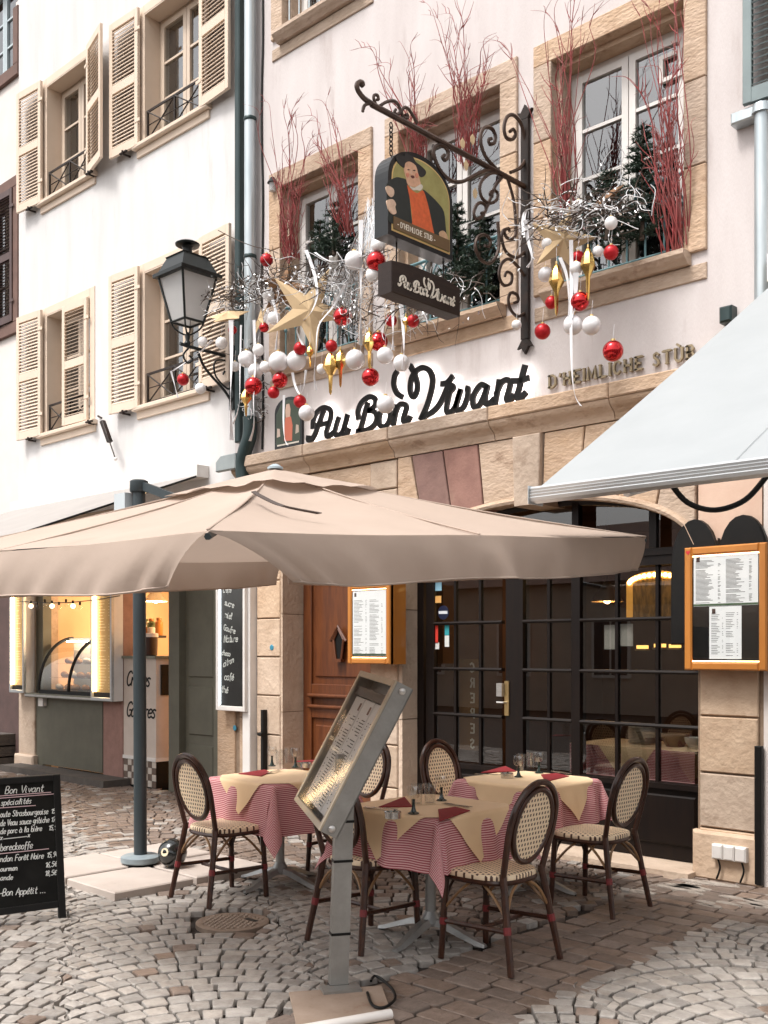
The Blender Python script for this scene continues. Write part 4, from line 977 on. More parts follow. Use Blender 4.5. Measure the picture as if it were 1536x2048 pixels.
# ------------------------------------------------------------------ street lantern on its bracket
lnX = WX(466); lnY = -.60; lnC = PX(375, 600, lnX); lnY = lnC.y
lt = thing('street_lantern', (lnX, 0, PX(465, 745, lnX).z), 'black four-sided street lantern with frosted panes on a scrolled wall arm', 'lantern')
zL = PX(375, 645, lnX).z; zE = PX(375, 560, lnX).z; zTop = PX(375, 527, lnX).z; zCap = PX(375, 503, lnX).z
LC = V((lnX, lnY, 0)); m_lan = M('lantern_black', (.008, .011, .010), .34, .0, col2=(.014, .017, .017), scale=7, spec=.35)
def sq(h, z): return [LC + V((sx * h, sy * h, z)) for sx, sy in ((-1, -1), (1, -1), (1, 1), (-1, 1))]
hb, ht, he = .115, .205, .25; zE = zL + .44; zTop = zE + .20; zCap = zTop + .13
b4, t4, e4, r4 = sq(hb, zL), sq(ht, zE), sq(he, zE + .005), sq(.15, zTop)
for i in range(4):
    j = (i + 1) % 4
    p = MB(); p.add([b4[i].lerp(LC + V((0, 0, zL)), .05), b4[j].lerp(LC + V((0, 0, zL)), .05), t4[j].lerp(LC + V((0, 0, zE)), .05), t4[i].lerp(LC + V((0, 0, zE)), .05)], [(0, 1, 2, 3)]); p.build('pane', m_frost, lt, fix=False)
    MB().tube([b4[i], t4[i]], .013, 6).build('corner_bar', m_lan, lt)
    MB().tube([b4[i], b4[j]], .013, 6).build('base_bar', m_lan, lt)
rf = MB(); rf.add(e4 + [p + V((0, 0, .035)) for p in e4] + sq(he - .035, zE + .05) + r4 + [p + V((0, 0, .012)) for p in sq(.16, zTop)] + sq(.075, zTop + .05),
   [(3, 2, 1, 0)] + [(r * 4 + i, r * 4 + (i + 1) % 4, r * 4 + 4 + (i + 1) % 4, r * 4 + 4 + i) for r in range(5) for i in range(4)] + [(20, 21, 22, 23)]); rf.build('roof', m_lan, lt)
MB().lathe([(.05, 0), (.045, .05), (.06, .075), (.12, .085), (.125, .10), (.10, .115), (.0, .125)], LC + V((0, 0, zTop + .05)), 20).build('chimney_cap', m_lan, lt, smooth=True)
for sx, sy in ((-1, -1), (1, -1), (1, 1), (-1, 1)):
    MB().tube(spline([LC + V((sx * hb, sy * hb, zL - .005)), LC + V((sx * hb * .75, sy * hb * .75, zL - .07)), LC + V((sx * .03, sy * .03, zL - .12)), LC + V((0, 0, zL - .125))], 5), .009, 6).build('cradle', m_lan, lt, smooth=True)
MB().lathe([(.02, 0), (.035, .03), (.02, .06), (.028, .10), (.012, .14)], LC + V((0, 0, zL - .24)), 10).build('stem', m_lan, lt, smooth=True)
zr_ = zL - .24
MB().tube([(lnX, lnY - .09, zr_ + .01), (lnX, lnY, zr_), (lnX, -.02, zr_)], .018, 8).build('arm', m_lan, lt, smooth=True)
MB().tube(spline([(lnX, lnY + .13, zr_ - .03), (lnX, lnY + .22, zr_ - .18), (lnX, -.12, zr_ - .36), (lnX, -.015, zr_ - .47)], 6), .014, 6).build('brace', m_lan, lt, smooth=True)
MB().tube(spline([(lnX, -.04, zr_ - .06), (lnX, -.14, zr_ - .05), (lnX, -.24, zr_ - .10), (lnX, -.22, zr_ - .24), (lnX, -.06, zr_ - .34), (lnX, -.03, zr_ - .22), (lnX, -.10, zr_ - .16), (lnX, -.13, zr_ - .2)], 6), .010, 6).build('scroll', m_lan, lt, smooth=True)
MB().tube(spline([(lnX, lnY + .01, zr_ - .02), (lnX, lnY - .05, zr_ - .10), (lnX, lnY + .0, zr_ - .17), (lnX, lnY + .06, zr_ - .12), (lnX, lnY + .02, zr_ - .09)], 6), .010, 6).build('scroll', m_lan, lt, smooth=True)
MB().box(lnX - .035, lnX + .035, -.025, -.002, zr_ - .55, zr_ + .12).build('wall_plate', m_lan, lt)
# ------------------------------------------------------------------ pipes where the two houses meet
dp = thing('downpipe', (-8.58, -.09, 3.3), 'grey zinc downpipe between the white house and the pink one, elbow at its foot', 'pipe')
xp = WX(500, -.09)
MB().tube([(xp, -.09, 10.5), (xp, -.09, 3.95)], .06, 14).build('pipe', m_zinc, dp, smooth=True)
for zz in (8.9, 7.0, 5.6): MB().lathe([(.064, -.02), (.068, -.015), (.068, .015), (.064, .02)], (xp, -.09, zz), 14, cap=False).build('collar', m_dkgreen, dp, smooth=True)
MB().tube(spline([(xp, -.09, 3.97), (xp, -.095, 3.78), (xp - .06, -.11, 3.62), (xp - .10, -.11, 3.45), (xp - .05, -.09, 3.1)], 6), [.075] * 25, 14).build('elbow', m_dkgreen, dp, smooth=True)
xs2 = WX(495, -.05)
MB().tube([(xp - .05, -.09, 3.12), (xs2, -.05, 2.9), (xs2, -.05, .92)], .045, 14).build('standpipe', m_dkgreen, dp, smooth=True)
xd = WX(477, -.05)
dd = single(MB().prism(wrect(xd - .04, xd + .04, 3.75, 10.5), (0, 0, 0), WU, WV_, WN, .075, .01), 'cable_duct', m_dkgreen, (xd, 0, 3.75), 'slim dark green cable duct running up beside the zinc downpipe', 'duct')
cb = single(MB().tube(spline([(xp + .10 + .012 * math.sin(k * 1.7), -.012, 10.4 - k * .52) for k in range(14)], 4), .012, 6), 'wall_cable', m_blackp, (xp + .1, -.01, 3.6), 'black cable clipped to the pink wall right of the downpipe', 'cable')
xr = WX(1524, -.07)
single(MB().tube([(xr, -.07, WZ(1520, 235)), (xr, -.07, WZ(1520, 640))], .05, 12).lathe([(.07, 0), (.06, .06)], (xr, -.07, WZ(1520, 240)), 12), 'wall_pipe', m_zinc, (xr, 0, 4.0), 'grey vertical pipe below the blue-green shutter at the right edge', 'pipe', smooth=True)
# ------------------------------------------------------------------ awnings
m_awn = M('awning_cloth', (0.385, 0.405, 0.415), .75, col2=(.35, .37, .38), scale=2, spec=.3, transl=.18, bump=.05, bscale=200, spots=(.31, .32, .325), spot_scale=1.6, spot_lo=.66)
m_alu = M('ribbed_aluminium', (.58, .60, .61), .38, .7, col2=(.48, .50, .51), scale=9, stretch=(.3, 4, 4))
xA = -2.9; pf = PX(1075, 978, xA); pw_ = PX(1536, 575, xA); sl = (pw_.z - pf.z) / (pw_.y - pf.y); zW = pf.z + sl * (-.05 - pf.y)
aw = thing('white_awning', (xA + 1.5, -.05, zW), 'pale grey-white awning with ribbed aluminium front rail, upper right of the picture', 'awning')
mb = MB(); nx_, ny_ = 8, 14; x1 = 1.4; vs = []
for j in range(ny_ + 1):
    for i in range(nx_ + 1):
        f, g = j / ny_, i / nx_
        vs.append((xA + (x1 - xA) * g, pf.y + (-.05 - pf.y) * f, pf.z + (zW - pf.z) * f - .035 * math.sin(math.pi * f) * (.35 + .65 * math.sin(math.pi * min(1, g * 1.6 + .02)))))
mb.add(vs, [(j * (nx_ + 1) + i, j * (nx_ + 1) + i + 1, (j + 1) * (nx_ + 1) + i + 1, (j + 1) * (nx_ + 1) + i) for j in range(ny_) for i in range(nx_)])
mb.build('awning_cloth', m_awn, aw, smooth=True, fix=False)
for k in range(1, 4):
    g = k / 4 * .9; xx = xA + (x1 - xA) * g
    MB().tube([V((xx, pf.y + (-.05 - pf.y) * f / 14, pf.z + (zW - pf.z) * f / 14 - .035 * math.sin(math.pi * f / 14) * (.35 + .65 * math.sin(math.pi * min(1, g * 1.6 + .02))) + .001)) for f in range(15)], .004, 4).build('seam', m_awn, aw)
prof = [(-.045, -.062), (.0, -.07), (.05, -.06), (.055, .0), (-.04, .006), (-.05, -.004), (-.046, -.014), (-.052, -.018), (-.047, -.028), (-.053, -.032), (-.048, -.042), (-.053, -.047)]
n = len(prof); MB().add([(xx, pf.y + a, pf.z + b) for xx in (xA - .01, x1) for a, b in prof], [(i, (i + 1) % n, n + (i + 1) % n, n + i) for i in range(n)] + [tuple(range(n)), tuple(range(n, 2 * n))]).build('front_rail', m_alu, aw)
MB().box(xA - .013, xA - .010, pf.y - .06, pf.y + .06, pf.z - .075, pf.z + .01).build('rail_cap', m_alu, aw)
for xx in (xA + .45, x1 - .4):
    MB().tube([(xx, pf.y + .04, pf.z - .05), (xx + .5, (pf.y) * .5, pf.z + .35), (xx + .1, -.08, zW - .3)], .03, 8).build('folding_arm', m_alu, aw)
MB().box(xA - .02, x1, -.2, -.01, zW - .06, zW + .12).build('cassette', m_whitep, aw)
c0, c1 = PX(1345, 968, xA), PX(1536, 945, xA)
q = [PY(1340, 965, -1.3), PY(1375, 1005, -1.2), PY(1430, 1020, -1.1), PY(1490, 1000, -.95), PY(1534, 952, -.8)]
single(MB().tube(spline(q, 6), .017, 8), 'hanging_cable', m_blackp, q[2], 'thick black cable sagging in a loop under the pale awning', 'cable', smooth=True)
# left shop awning
xB = -9.2; zB = WZ(418, 938)
la = thing('shop_awning', (-11.3, 0, zB), 'cream-white awning sloping out over the crepe counter, behind the parasol', 'awning')
pe = PX(-40, 1091, xB); sl2 = (zB - .06 - pe.z) / (-.1 - pe.y)
mb = MB(); vs = []; NX, NY = 8, 10; yo = -2.6
for j in range(NY + 1):
    for i in range(NX + 1):
        f = j / NY; yy = -.1 + (yo + .1) * f
        vs.append((XW + .1 + (xB - XW - .1) * i / NX, yy, zB - .06 + sl2 * (yy + .1) - .025 * math.sin(math.pi * f)))
mb.add(vs, [(j * (NX + 1) + i, j * (NX + 1) + i + 1, (j + 1) * (NX + 1) + i + 1, (j + 1) * (NX + 1) + i) for j in range(NY) for i in range(NX)])
m_awn2 = M('cream_awning_cloth', (0.40, .375, .355), .8, col2=(.35, .325, .31), scale=2, transl=.15)
mb.build('awning_cloth', m_awn2, la, smooth=True, fix=False)
MB().box(XW + .06, xB + .03, -.16, -.005, zB - .10, zB + .03).build('cassette', m_whitep, la)
zf = zB - .06 + sl2 * (yo + .1)
MB().box(XW + .1, xB, yo - .03, yo + .03, zf - .06, zf + .005).build('front_rail', m_whitep, la)
MB().tube([(xB + .01, -.1, zB - .075), (xB + .01, yo, zf - .01)], .012, 6).build('edge_bar', m_blackp, la)
m_greyp = M('grey_plate', (.30, .33, .33), .5, col2=(.25, .28, .28), scale=6)
xg = WX(448, -.2)
MB().prism([(xg - .16, zB - .10), (xg + .17, zB - .10), (xg + .17, zB + .06), (xg - .08, zB + .06), (xg - .16, zB + .0)], (0, -.14, 0), WU, WV_, WN, .05, .01).build('end_plate', m_greyp, la)
# slim floodlight under the white house's sill
fd = thing('slim_floodlight', PY(212, 850, -.05), 'small dark floodlight on a thin stalk, on the white wall above the shop awning', 'lamp')
a0, a1, a2 = PY(196, 832, -.02), PY(215, 862, -.16), PY(231, 918, -.22)
MB().tube([a0, PY(203, 836, -.14)], .012, 6).build('stalk', m_iron, fd)
MB().obox((PY(203, 838, -.15) + PY(221, 888, -.17)) / 2, PY(221, 888, -.17) - PY(203, 838, -.15), V((1, 0, .2)), V((0, -1, 0)), .17, .03, .025, .006).build('lamp_head', m_iron, fd)
MB().tube([PY(214, 868, -.2), a2], .008, 6).build('rod', m_iron, fd)
MB().sphere(a2, .022, 10, 8).build('rod_end', m_whitep, fd, smooth=True)

# ------------------------------------------------------------------ parasol
m_can = M('parasol_cloth', (0.53, 0.425, 0.355), .85, col2=(.475, .375, .31), scale=1.6, spec=.2, bump=.5, bscale=6, transl=.24, spots=(.43, .335, .27), spot_scale=1.3, spot_lo=.64)
B0 = PT(415, 1062, 3.364); D0 = PT(1292, 1075, 5.517); SD = 2.9
C = [B0, D0, D0 + V((-SD, 0, .05)), B0 + V((-SD, 0, .05))]       # corners, from the one nearest the lens
mid = sum(C, V((0, 0, 0))) / 4; APX = mid + V((.12, .0, .40))
pole0 = PZ(281, 1733, .04)
um = thing('parasol', pole0, 'large beige square parasol with deep valance on a slate grey side mast', 'parasol')
def rim(i, s):
    a, b = C[i], C[(i + 1) % 4]; p = a.lerp(b, s); return p + V((0, 0, -.006 * math.sin(2 * math.pi * s) ** 2))
vs = []; fs = []; NS, NR = 20, 12; mb = MB()
for i in range(4):
    base = len(vs)
    for r in range(NR + 1):
        f = .09 + .91 * r / NR
        for s in range(NS + 1):
            p = APX.lerp(rim(i, s / NS), f); q = abs(math.sin(2 * math.pi * s / NS))
            p = p + V((0, 0, -.028 * q * math.sin(math.pi * f) - .02 * math.sin(math.pi * f) + .006 * math.sin(9 * f + 5 * s / NS + i)))
            vs.append(p)
    for r in range(NR):
        for s in range(NS): fs.append((base + r * (NS + 1) + s, base + r * (NS + 1) + s + 1, base + (r + 1) * (NS + 1) + s + 1, base + (r + 1) * (NS + 1) + s))
mb.add(vs, fs); can = mb.build('canopy', m_can, um, smooth=True, ang=55)
# seams along ridges
for i in range(4):
    for s in (0, .5):
        e = rim(i, s); pts = [APX.lerp(e, .09 + .91 * k / 10) + V((0, 0, .004 - .02 * math.sin(math.pi * (.09 + .91 * k / 10)))) for k in range(11)]
        MB().tube(pts, .0045, 5).build('seam', m_can, can)
# vent flap on top
mb = MB(); vs = []; fs = []; n1 = 48
for r in range(5):
    f = r / 4 * .27
    for k in range(n1):
        q = k / n1 * 4; i = int(q) % 4; p = (APX + V((0, 0, .014))).lerp(rim(i, q - int(q)) + V((0, 0, .0)), f)
        vs.append(p + V((0, 0, (.006 * math.sin(k * 1.9) + .006 * math.sin(k * .8)) * (r / 4) ** 2)))
for r in range(4):
    for k in range(n1): fs.append((r * n1 + k, r * n1 + (k + 1) % n1, (r + 1) * n1 + (k + 1) % n1, (r + 1) * n1 + k))
mb.add(vs, fs); mb.build('vent_flap', m_can, um, smooth=True, ang=60)
MB().lathe([(.04, 0), (.04, .01), (.015, .025), (.0, .028)], APX + V((0, 0, .012)), 14).build('finial', M('finial_blue_grey', (.35, .42, .46), .4), um, smooth=True)
# valance, one flap a side, pulled back from the corners
for i in range(4):
    out = (C[(i + 1) % 4] - C[i]).cross(V((0, 0, 1))).normalized()
    if out.dot((C[i] + C[(i + 1) % 4]) / 2 - mid) < 0: out = -out
    mb = MB(); vs = []; fs = []; NSV, NV = 64, 8
    for v in range(NV + 1):
        g = v / NV
        for s in range(NSV + 1):
            q = s / NSV; e = .082 * (g ** .75) * (1 if (i in (0, 3)) else .35)
            e2 = e if i != 0 else .02 * g
            e1 = e if i != 3 else .02 * g
            lo = e * 1.6 if i == 0 else (.02 * g if i == 3 else e); hi = 1 - (e if i == 3 else .02 * g)
            qq = lo + (hi - lo) * q
            edge = min(q, 1 - q); drop = .185 * (.90 + .10 * min(1, edge * 8)) + .004 * math.sin(2 * math.pi * q * 2 + i)
            wv = (.004 * math.sin(q * 17 + i * 2) + .006 * math.sin(q * 37 + 1.3) + .006 * math.sin(q * 71 + g * 3) + .016 * math.sin(q * 120) * math.exp(-min(q, 1 - q) * 14) + .03 * math.exp(-((q - .5) / .035) ** 2)) * g ** 1.3
            sag = .02 * math.sin(math.pi * g)
            vs.append(rim(i, qq) + V((0, 0, -drop * g)) + out * (wv + .012 * g + sag * .4 - .03 * g * (1 - min(1, edge * 7))))
    for v in range(NV):
        for s in range(NSV): fs.append((v * (NSV + 1) + s, v * (NSV + 1) + s + 1, (v + 1) * (NSV + 1) + s + 1, (v + 1) * (NSV + 1) + s))
    mb.add(vs, fs); va = mb.build('valance', m_can, um, smooth=True, ang=70, fix=False)
    MB().tube(vs[NV * (NSV + 1):], .0045, 5).build('hem', m_can, va, smooth=True)
m_ral = M('slate_paint', (.026, .037, .042), .42, .1, col2=(.04, .052, .057), scale=6, stretch=(2, 2, .4))
for i in range(4):
    for s in (0, .5):
        e = rim(i, s); MB().tube([APX + V((0, 0, -.10)), APX.lerp(e, .5) + V((0, 0, -.065)), e + V((0, 0, -.018))], .012, 6).build('rib', m_ral, um)
MB().lathe([(.06, 0), (.06, .14), (.03, .16)], APX + V((0, 0, -.26)), 14).build('hub', m_ral, um, smooth=True)
zP = PT(262, 968, (pole0 - CAM).dot(DIR)).z
topP = V((pole0.x - .02, pole0.y, zP))
MB().tube([pole0, topP], .047, 16).build('mast', m_ral, um, smooth=True)
MB().lathe([(.06, -.06), (.066, -.05), (.066, .02), (.05, .03)], topP, 16).build('pivot', m_ral, um, smooth=True)
a1 = topP + V((.62, .10, -.22))
MB().obox((topP + a1) / 2, a1 - topP, V((0, 0, 1)), V((0, 1, 0)), (a1 - topP).length / 2, .03, .022, .005).build('arm', m_ral, um)
MB().tube([V((pole0.x, pole0.y, 2.35)), rim(2, .5) + V((0, 0, -.03))], .02, 8).build('strut', m_ral, um)
MB().box(topP.x - .20, topP.x - .06, topP.y - .08, topP.y + .08, zP - .20, zP - .06).build('control_box', M('pale_grey_box', (.5, .54, .56), .5), um)
m_ring = M('blue_grey_collar', (.26, .31, .33), .5, col2=(.2, .24, .26), scale=9)
MB().lathe([(.125, .03), (.14, .04), (.14, .075), (.12, .085), (.06, .09)], pole0 + V((0, 0, -.0)), 24).build('collar', m_ring, um, smooth=True)
MB().lathe([(.12, .0), (.13, .015), (.11, .035)], pole0 + V((0, 0, .0)), 20).build('foot', m_blackp, um, smooth=True)
# dark strap tied on the cloth
sp = [APX.lerp(rim(0, .02), .52), APX.lerp(rim(0, .06), .60), APX.lerp(rim(0, .12), .72), APX.lerp(rim(0, .20), .80)]
MB().strip([p + V((0, 0, .018)) for p in spline(sp, 5)], .022, .002, tw=lambda f: V((1, .4, .1))).build('strap', M('strap_brown', (.05, .032, .025), .7), um)
# paving slabs weighing the mast foot
m_slab = M('concrete_slab', (.50, .43, .38), .8, col2=(.43, .365, .32), scale=4, bump=.25, bscale=60, spots=(.30, .25, .21), spot_scale=3, spot_lo=.62)
sq_ = .60
names = ['pale concrete slab nearest the chalkboard, front left of the mast', 'pale concrete slab right of the mast foot, by the left chair', 'pale concrete slab behind the mast foot, under the black ball', 'pale concrete slab left of the mast foot, beside the chalkboard top']
for k, (dx, dy) in enumerate(((1, -1), (1, 1), (-1, 1), (-1, -1))):
    c = V((pole0.x + .05 + dx * (sq_ / 2 + .015) + random.uniform(-.01, .01), pole0.y + dy * (sq_ / 2 + .015), 0)); a = rad(random.uniform(-2, 2))
    u = V((math.cos(a), math.sin(a), 0)); v_ = V((-math.sin(a), math.cos(a), 0))
    o = MB().prism([(-sq_ / 2, -sq_ / 2), (sq_ / 2, -sq_ / 2), (sq_ / 2, sq_ / 2), (-sq_ / 2, sq_ / 2)], V((0, 0, .004)), u, v_, V((0, 0, 1)), .055 + .002 * k, .008)
    o = o.build('concrete_slab', m_slab); o.location = c; tag(o, names[k], 'slab', 'slabs under the parasol mast')
bl = PZ(345, 1735, .06)
bt = thing('black_ball', bl, 'glossy black ball-shaped float lying on the slabs behind the left chair', 'ball')
MB().sphere(bl + V((0, 0, .103)), .103, 24, 16).build('shell', M('glossy_black', (.006, .008, .008), .12, coat=.6), bt, smooth=True)
MB().lathe([(.03, .0), (.03, .004)], bl + V((.035, -.088, .125)), 10, axis=(.35, -.9, .25)).build('label_patch', M('cream_label', (.7, .6, .42), .6), bt)
# ------------------------------------------------------------------ bistro chairs
m_rattan = M('dark_rattan', (.065, .023, .011), .32, col2=(.024, .009, .006), scale=14, stretch=(2, 2, 1), coat=.2, spec=.35, bump=.15, bscale=50)
m_rattlt = M('light_cane_rod', (.30, .17, .08), .4, col2=(.2, .1, .045), scale=12)
m_bind = M('red_binding', (.22, .02, .022), .5, col2=(.13, .012, .015), scale=60, stretch=(1, 1, 4))
m_cane = uvpattern('woven_cane', 'cane')
def make_chair(label):
    t = thing('bistro_chair', (0, 0, 0), label, 'chair', 'bistro chairs on the terrace')
    ol = []
    for k in range(36):
        a = 2 * math.pi * k / 36; c, s = math.cos(a), math.sin(a); e = .62
        x = math.copysign(abs(c) ** e, c) * (.205 + .018 * s); y = math.copysign(abs(s) ** e, s) * .205; ol.append((x, y))
    mb = MB(); L = []
    for z, f in ((.432, .97), (.442, 1.0), (.458, 1.0), (.466, .975), (.468, .80)): L += [V((x * f, y * f, z + (.006 if f < .9 else 0))) for x, y in ol]
    n = 36; mb.add(L, [(r * n + k, r * n + (k + 1) % n, (r + 1) * n + (k + 1) % n, (r + 1) * n + k) for r in range(4) for k in range(n)] + [tuple(range(n))[::-1], tuple(range(4 * n, 5 * n))])
    mb.uv = [(p.x + .5, p.y + .5) for p in mb.v]; seat = mb.build('seat', m_cane, t, smooth=True)
    MB().tube([V((x * .97, y * .97, .428)) for x, y in ol], .014, 6, closed=True).build('seat_rim', m_rattan, t, smooth=True)
    ln = rad(13); yb, zb = -.195, .47
    bp = lambda x, s, d=0.0: V((x, yb - s * math.sin(ln) + d * math.cos(ln), zb + s * math.cos(ln)))
    hw, hh, cs = .143, .178, .245
    el = [(hw * math.cos(a), cs + hh * math.sin(a)) for a in [2 * math.pi * k / 32 for k in range(32)]]
    mb = MB(); mb.add([bp(x, s, -.006) for x, s in el] + [bp(x, s, .006) for x, s in el], [tuple(range(32))[::-1], tuple(range(32, 64))] + [(k, (k + 1) % 32, 32 + (k + 1) % 32, 32 + k) for k in range(32)])
    mb.uv = [(x + .5, s + .5) for x, s in el] * 2; mb.build('back_panel', m_cane, t)
    MB().tube([bp((hw + .012) * math.cos(a), cs + (hh + .012) * math.sin(a)) for a in [2 * math.pi * k / 40 for k in range(40)]], .0175, 8, closed=True).build('back_ring', m_rattan, t, smooth=True)
    hp = [bp(-.165, -.03), bp(-.178, .08), bp(-.192, .22)] + [bp(-.192 * math.cos(a), .26 + .212 * math.sin(a)) for a in [math.pi * k / 12 for k in range(1, 12)]] + [bp(.192, .22), bp(.178, .08), bp(.165, -.03)]
    MB().tube(spline(hp, 3), .0165, 8).build('back_hoop', m_rattan, t, smooth=True)
    for s in (-1, 1):
        top, bot = V((s * .165, -.19, .46)), V((s * .215, -.275, .0)); lg = MB().tube([top + V((0, 0, .02)), top.lerp(bot, .5), bot], [.0185, .0185, .0165], 8).build('leg', m_rattan, t, smooth=True)
        for f in (.54,): MB().tube([top.lerp(bot, f - .04), top.lerp(bot, f + .04)], .0198, 8).build('binding', m_bind, lg, smooth=True)
        top2, bot2 = V((s * .172, .165, .44)), V((s * .19, .185, .0)); lg = MB().tube([top2, bot2], [.0185, .0165], 8).build('leg', m_rattan, t, smooth=True)
        MB().tube([top2.lerp(bot2, .52), top2.lerp(bot2, .60)], .0205, 8).build('binding', m_bind, lg, smooth=True)
        MB().tube([top.lerp(bot, .55), top2.lerp(bot2, .56)], .0125, 6).build('stretcher', m_rattan, t, smooth=True)
        MB().tube(spline([top2.lerp(bot2, .42), V((s * .165, .08, .36)), V((s * .15, .0, .425))], 5), .008, 6).build('side_brace', m_rattlt, t, smooth=True)
        MB().tube(spline([top.lerp(bot, .42), V((s * .165, -.13, .36)), V((s * .15, -.04, .425))], 5), .008, 6).build('side_brace', m_rattlt, t, smooth=True)
        MB().tube(spline([top.lerp(bot, .44), V((s * .12, -.205, .37)), V((s * .03, -.19, .428))], 5), .008, 6).build('rear_brace', m_rattlt, t, smooth=True)
        MB().tube(spline([top2.lerp(bot2, .40), V((s * .12, .175, .37)), V((s * .03, .17, .428))], 5), .008, 6).build('front_brace', m_rattan, t, smooth=True)
    MB().tube([V((-.19, -.05, .19)), V((.19, -.05, .19))], .0115, 6).build('cross_stretcher', m_rattan, t, smooth=True)
    return t
CH = [((-5.42, -2.68), 0, 'woven cane bistro chair at the left of the terrace, in front of the slabs'),
      ((-5.40, -1.63), 180, 'woven cane bistro chair on the wall side of the left table, behind the menu stand'),
      ((-4.05, -2.74), 0, 'woven cane bistro chair tucked under the front table, half hidden by the menu stand post'),
      ((-3.345, -2.56), 90, 'woven cane bistro chair nearest the viewer, right of the front table'),
      ((-3.57, -1.25), 90, 'woven cane bistro chair furthest right, at the table by the dark window'),
      ((-4.68, -1.12), -90, 'woven cane bistro chair by the glass door, left of the table at the window')]
proto = make_chair(CH[0][2])
for k, ((x, y), a, lab) in enumerate(CH):
    o = proto if k == 0 else copy_tree(proto)
    o.location = (x, y, .012); o.rotation_euler = (0, 0, rad(a + random.uniform(-3, 3))); o['label'] = lab
# ------------------------------------------------------------------ tables, cloths and what lies on them
m_cast2 = M('cast_aluminium', (.42, .42, .41), .4, .75, col2=(.30, .30, .29), scale=8, bump=.2)
m_ging = uvpattern('red_gingham', 'gingham')
m_cream = M('cream_cloth', (.93, .68, .42), .85, col2=(.89, .64, .39), scale=6, spec=.15, bump=.1, bscale=14, sheen=.2, transl=.1)
TH = .735
def cloth(c, half, size, rot, lift, seed, flare=.10, amp=.018, drop_noise=.02):
    """a square cloth lying on a square table and hanging over its edges"""
    N_ = 96 if rot else 56; rr = random.Random(seed); ph = [rr.uniform(0, 6) for _ in range(6)]; mb = MB(); uv = []
    ca, sa = math.cos(rot), math.sin(rot)
    for j in range(N_ + 1):
        for i in range(N_ + 1):
            a, b = (i / N_ - .5) * size, (j / N_ - .5) * size
            x, y = a * ca - b * sa, a * sa + b * ca
            dx, dy = max(abs(x) - half, 0), max(abs(y) - half, 0); sx, sy = math.copysign(1, x), math.copysign(1, y)
            z = TH + lift
            if dx == 0 and dy == 0: p = V((x, y, z + .0015 * math.sin(9 * x + ph[0]) * math.sin(8 * y + ph[1])))
            else:
                d = math.hypot(dx, dy); ex, ey = max(-half, min(half, x)), max(-half, min(half, y)); rnd = min(d, .02)
                hang = max(0, d - .02)
                if dx > 0 and dy > 0:
                    an = math.atan2(dy, dx); k = math.sin(2 * an)
                    fo = hang * (.10 + .30 * k) + rnd * .9; ox, oy = math.cos(an) * sx, math.sin(an) * sy
                    tw = .05 * math.sin(4 * an + ph[2]) * hang
                    p = V((ex + ox * fo - oy * tw, ey + oy * fo + ox * tw, z - rnd * .6 - hang * (.97 - .06 * k)))
                else:
                    t_ = y if dx > 0 else x; w = amp * math.sin(t_ * 15 + ph[3]) + amp * .6 * math.sin(t_ * 31 + ph[4])
                    fo = rnd * .9 + hang * flare + w * min(1, hang / .12)
                    p = V((ex + (sx * fo if dx > 0 else 0), ey + (sy * fo if dy > 0 else 0), z - rnd * .6 - hang))
            mb.v.append(V((c[0], c[1], 0)) + p); uv.append((a, b))
    for j in range(N_):
        for i in range(N_): k = j * (N_ + 1) + i; mb.f.append((k, k + 1, k + N_ + 2, k + N_ + 1))
    mb.uv = uv
    return mb
TB = [((-5.44, -2.20), .33, 1.34, 'left table behind the metal menu stand'), ((-3.82, -2.50), .33, 1.24, 'front table'), ((-4.15, -1.14), .33, 1.24, 'table by the restaurant window')]
ad = ['left', 'front', 'rear right']
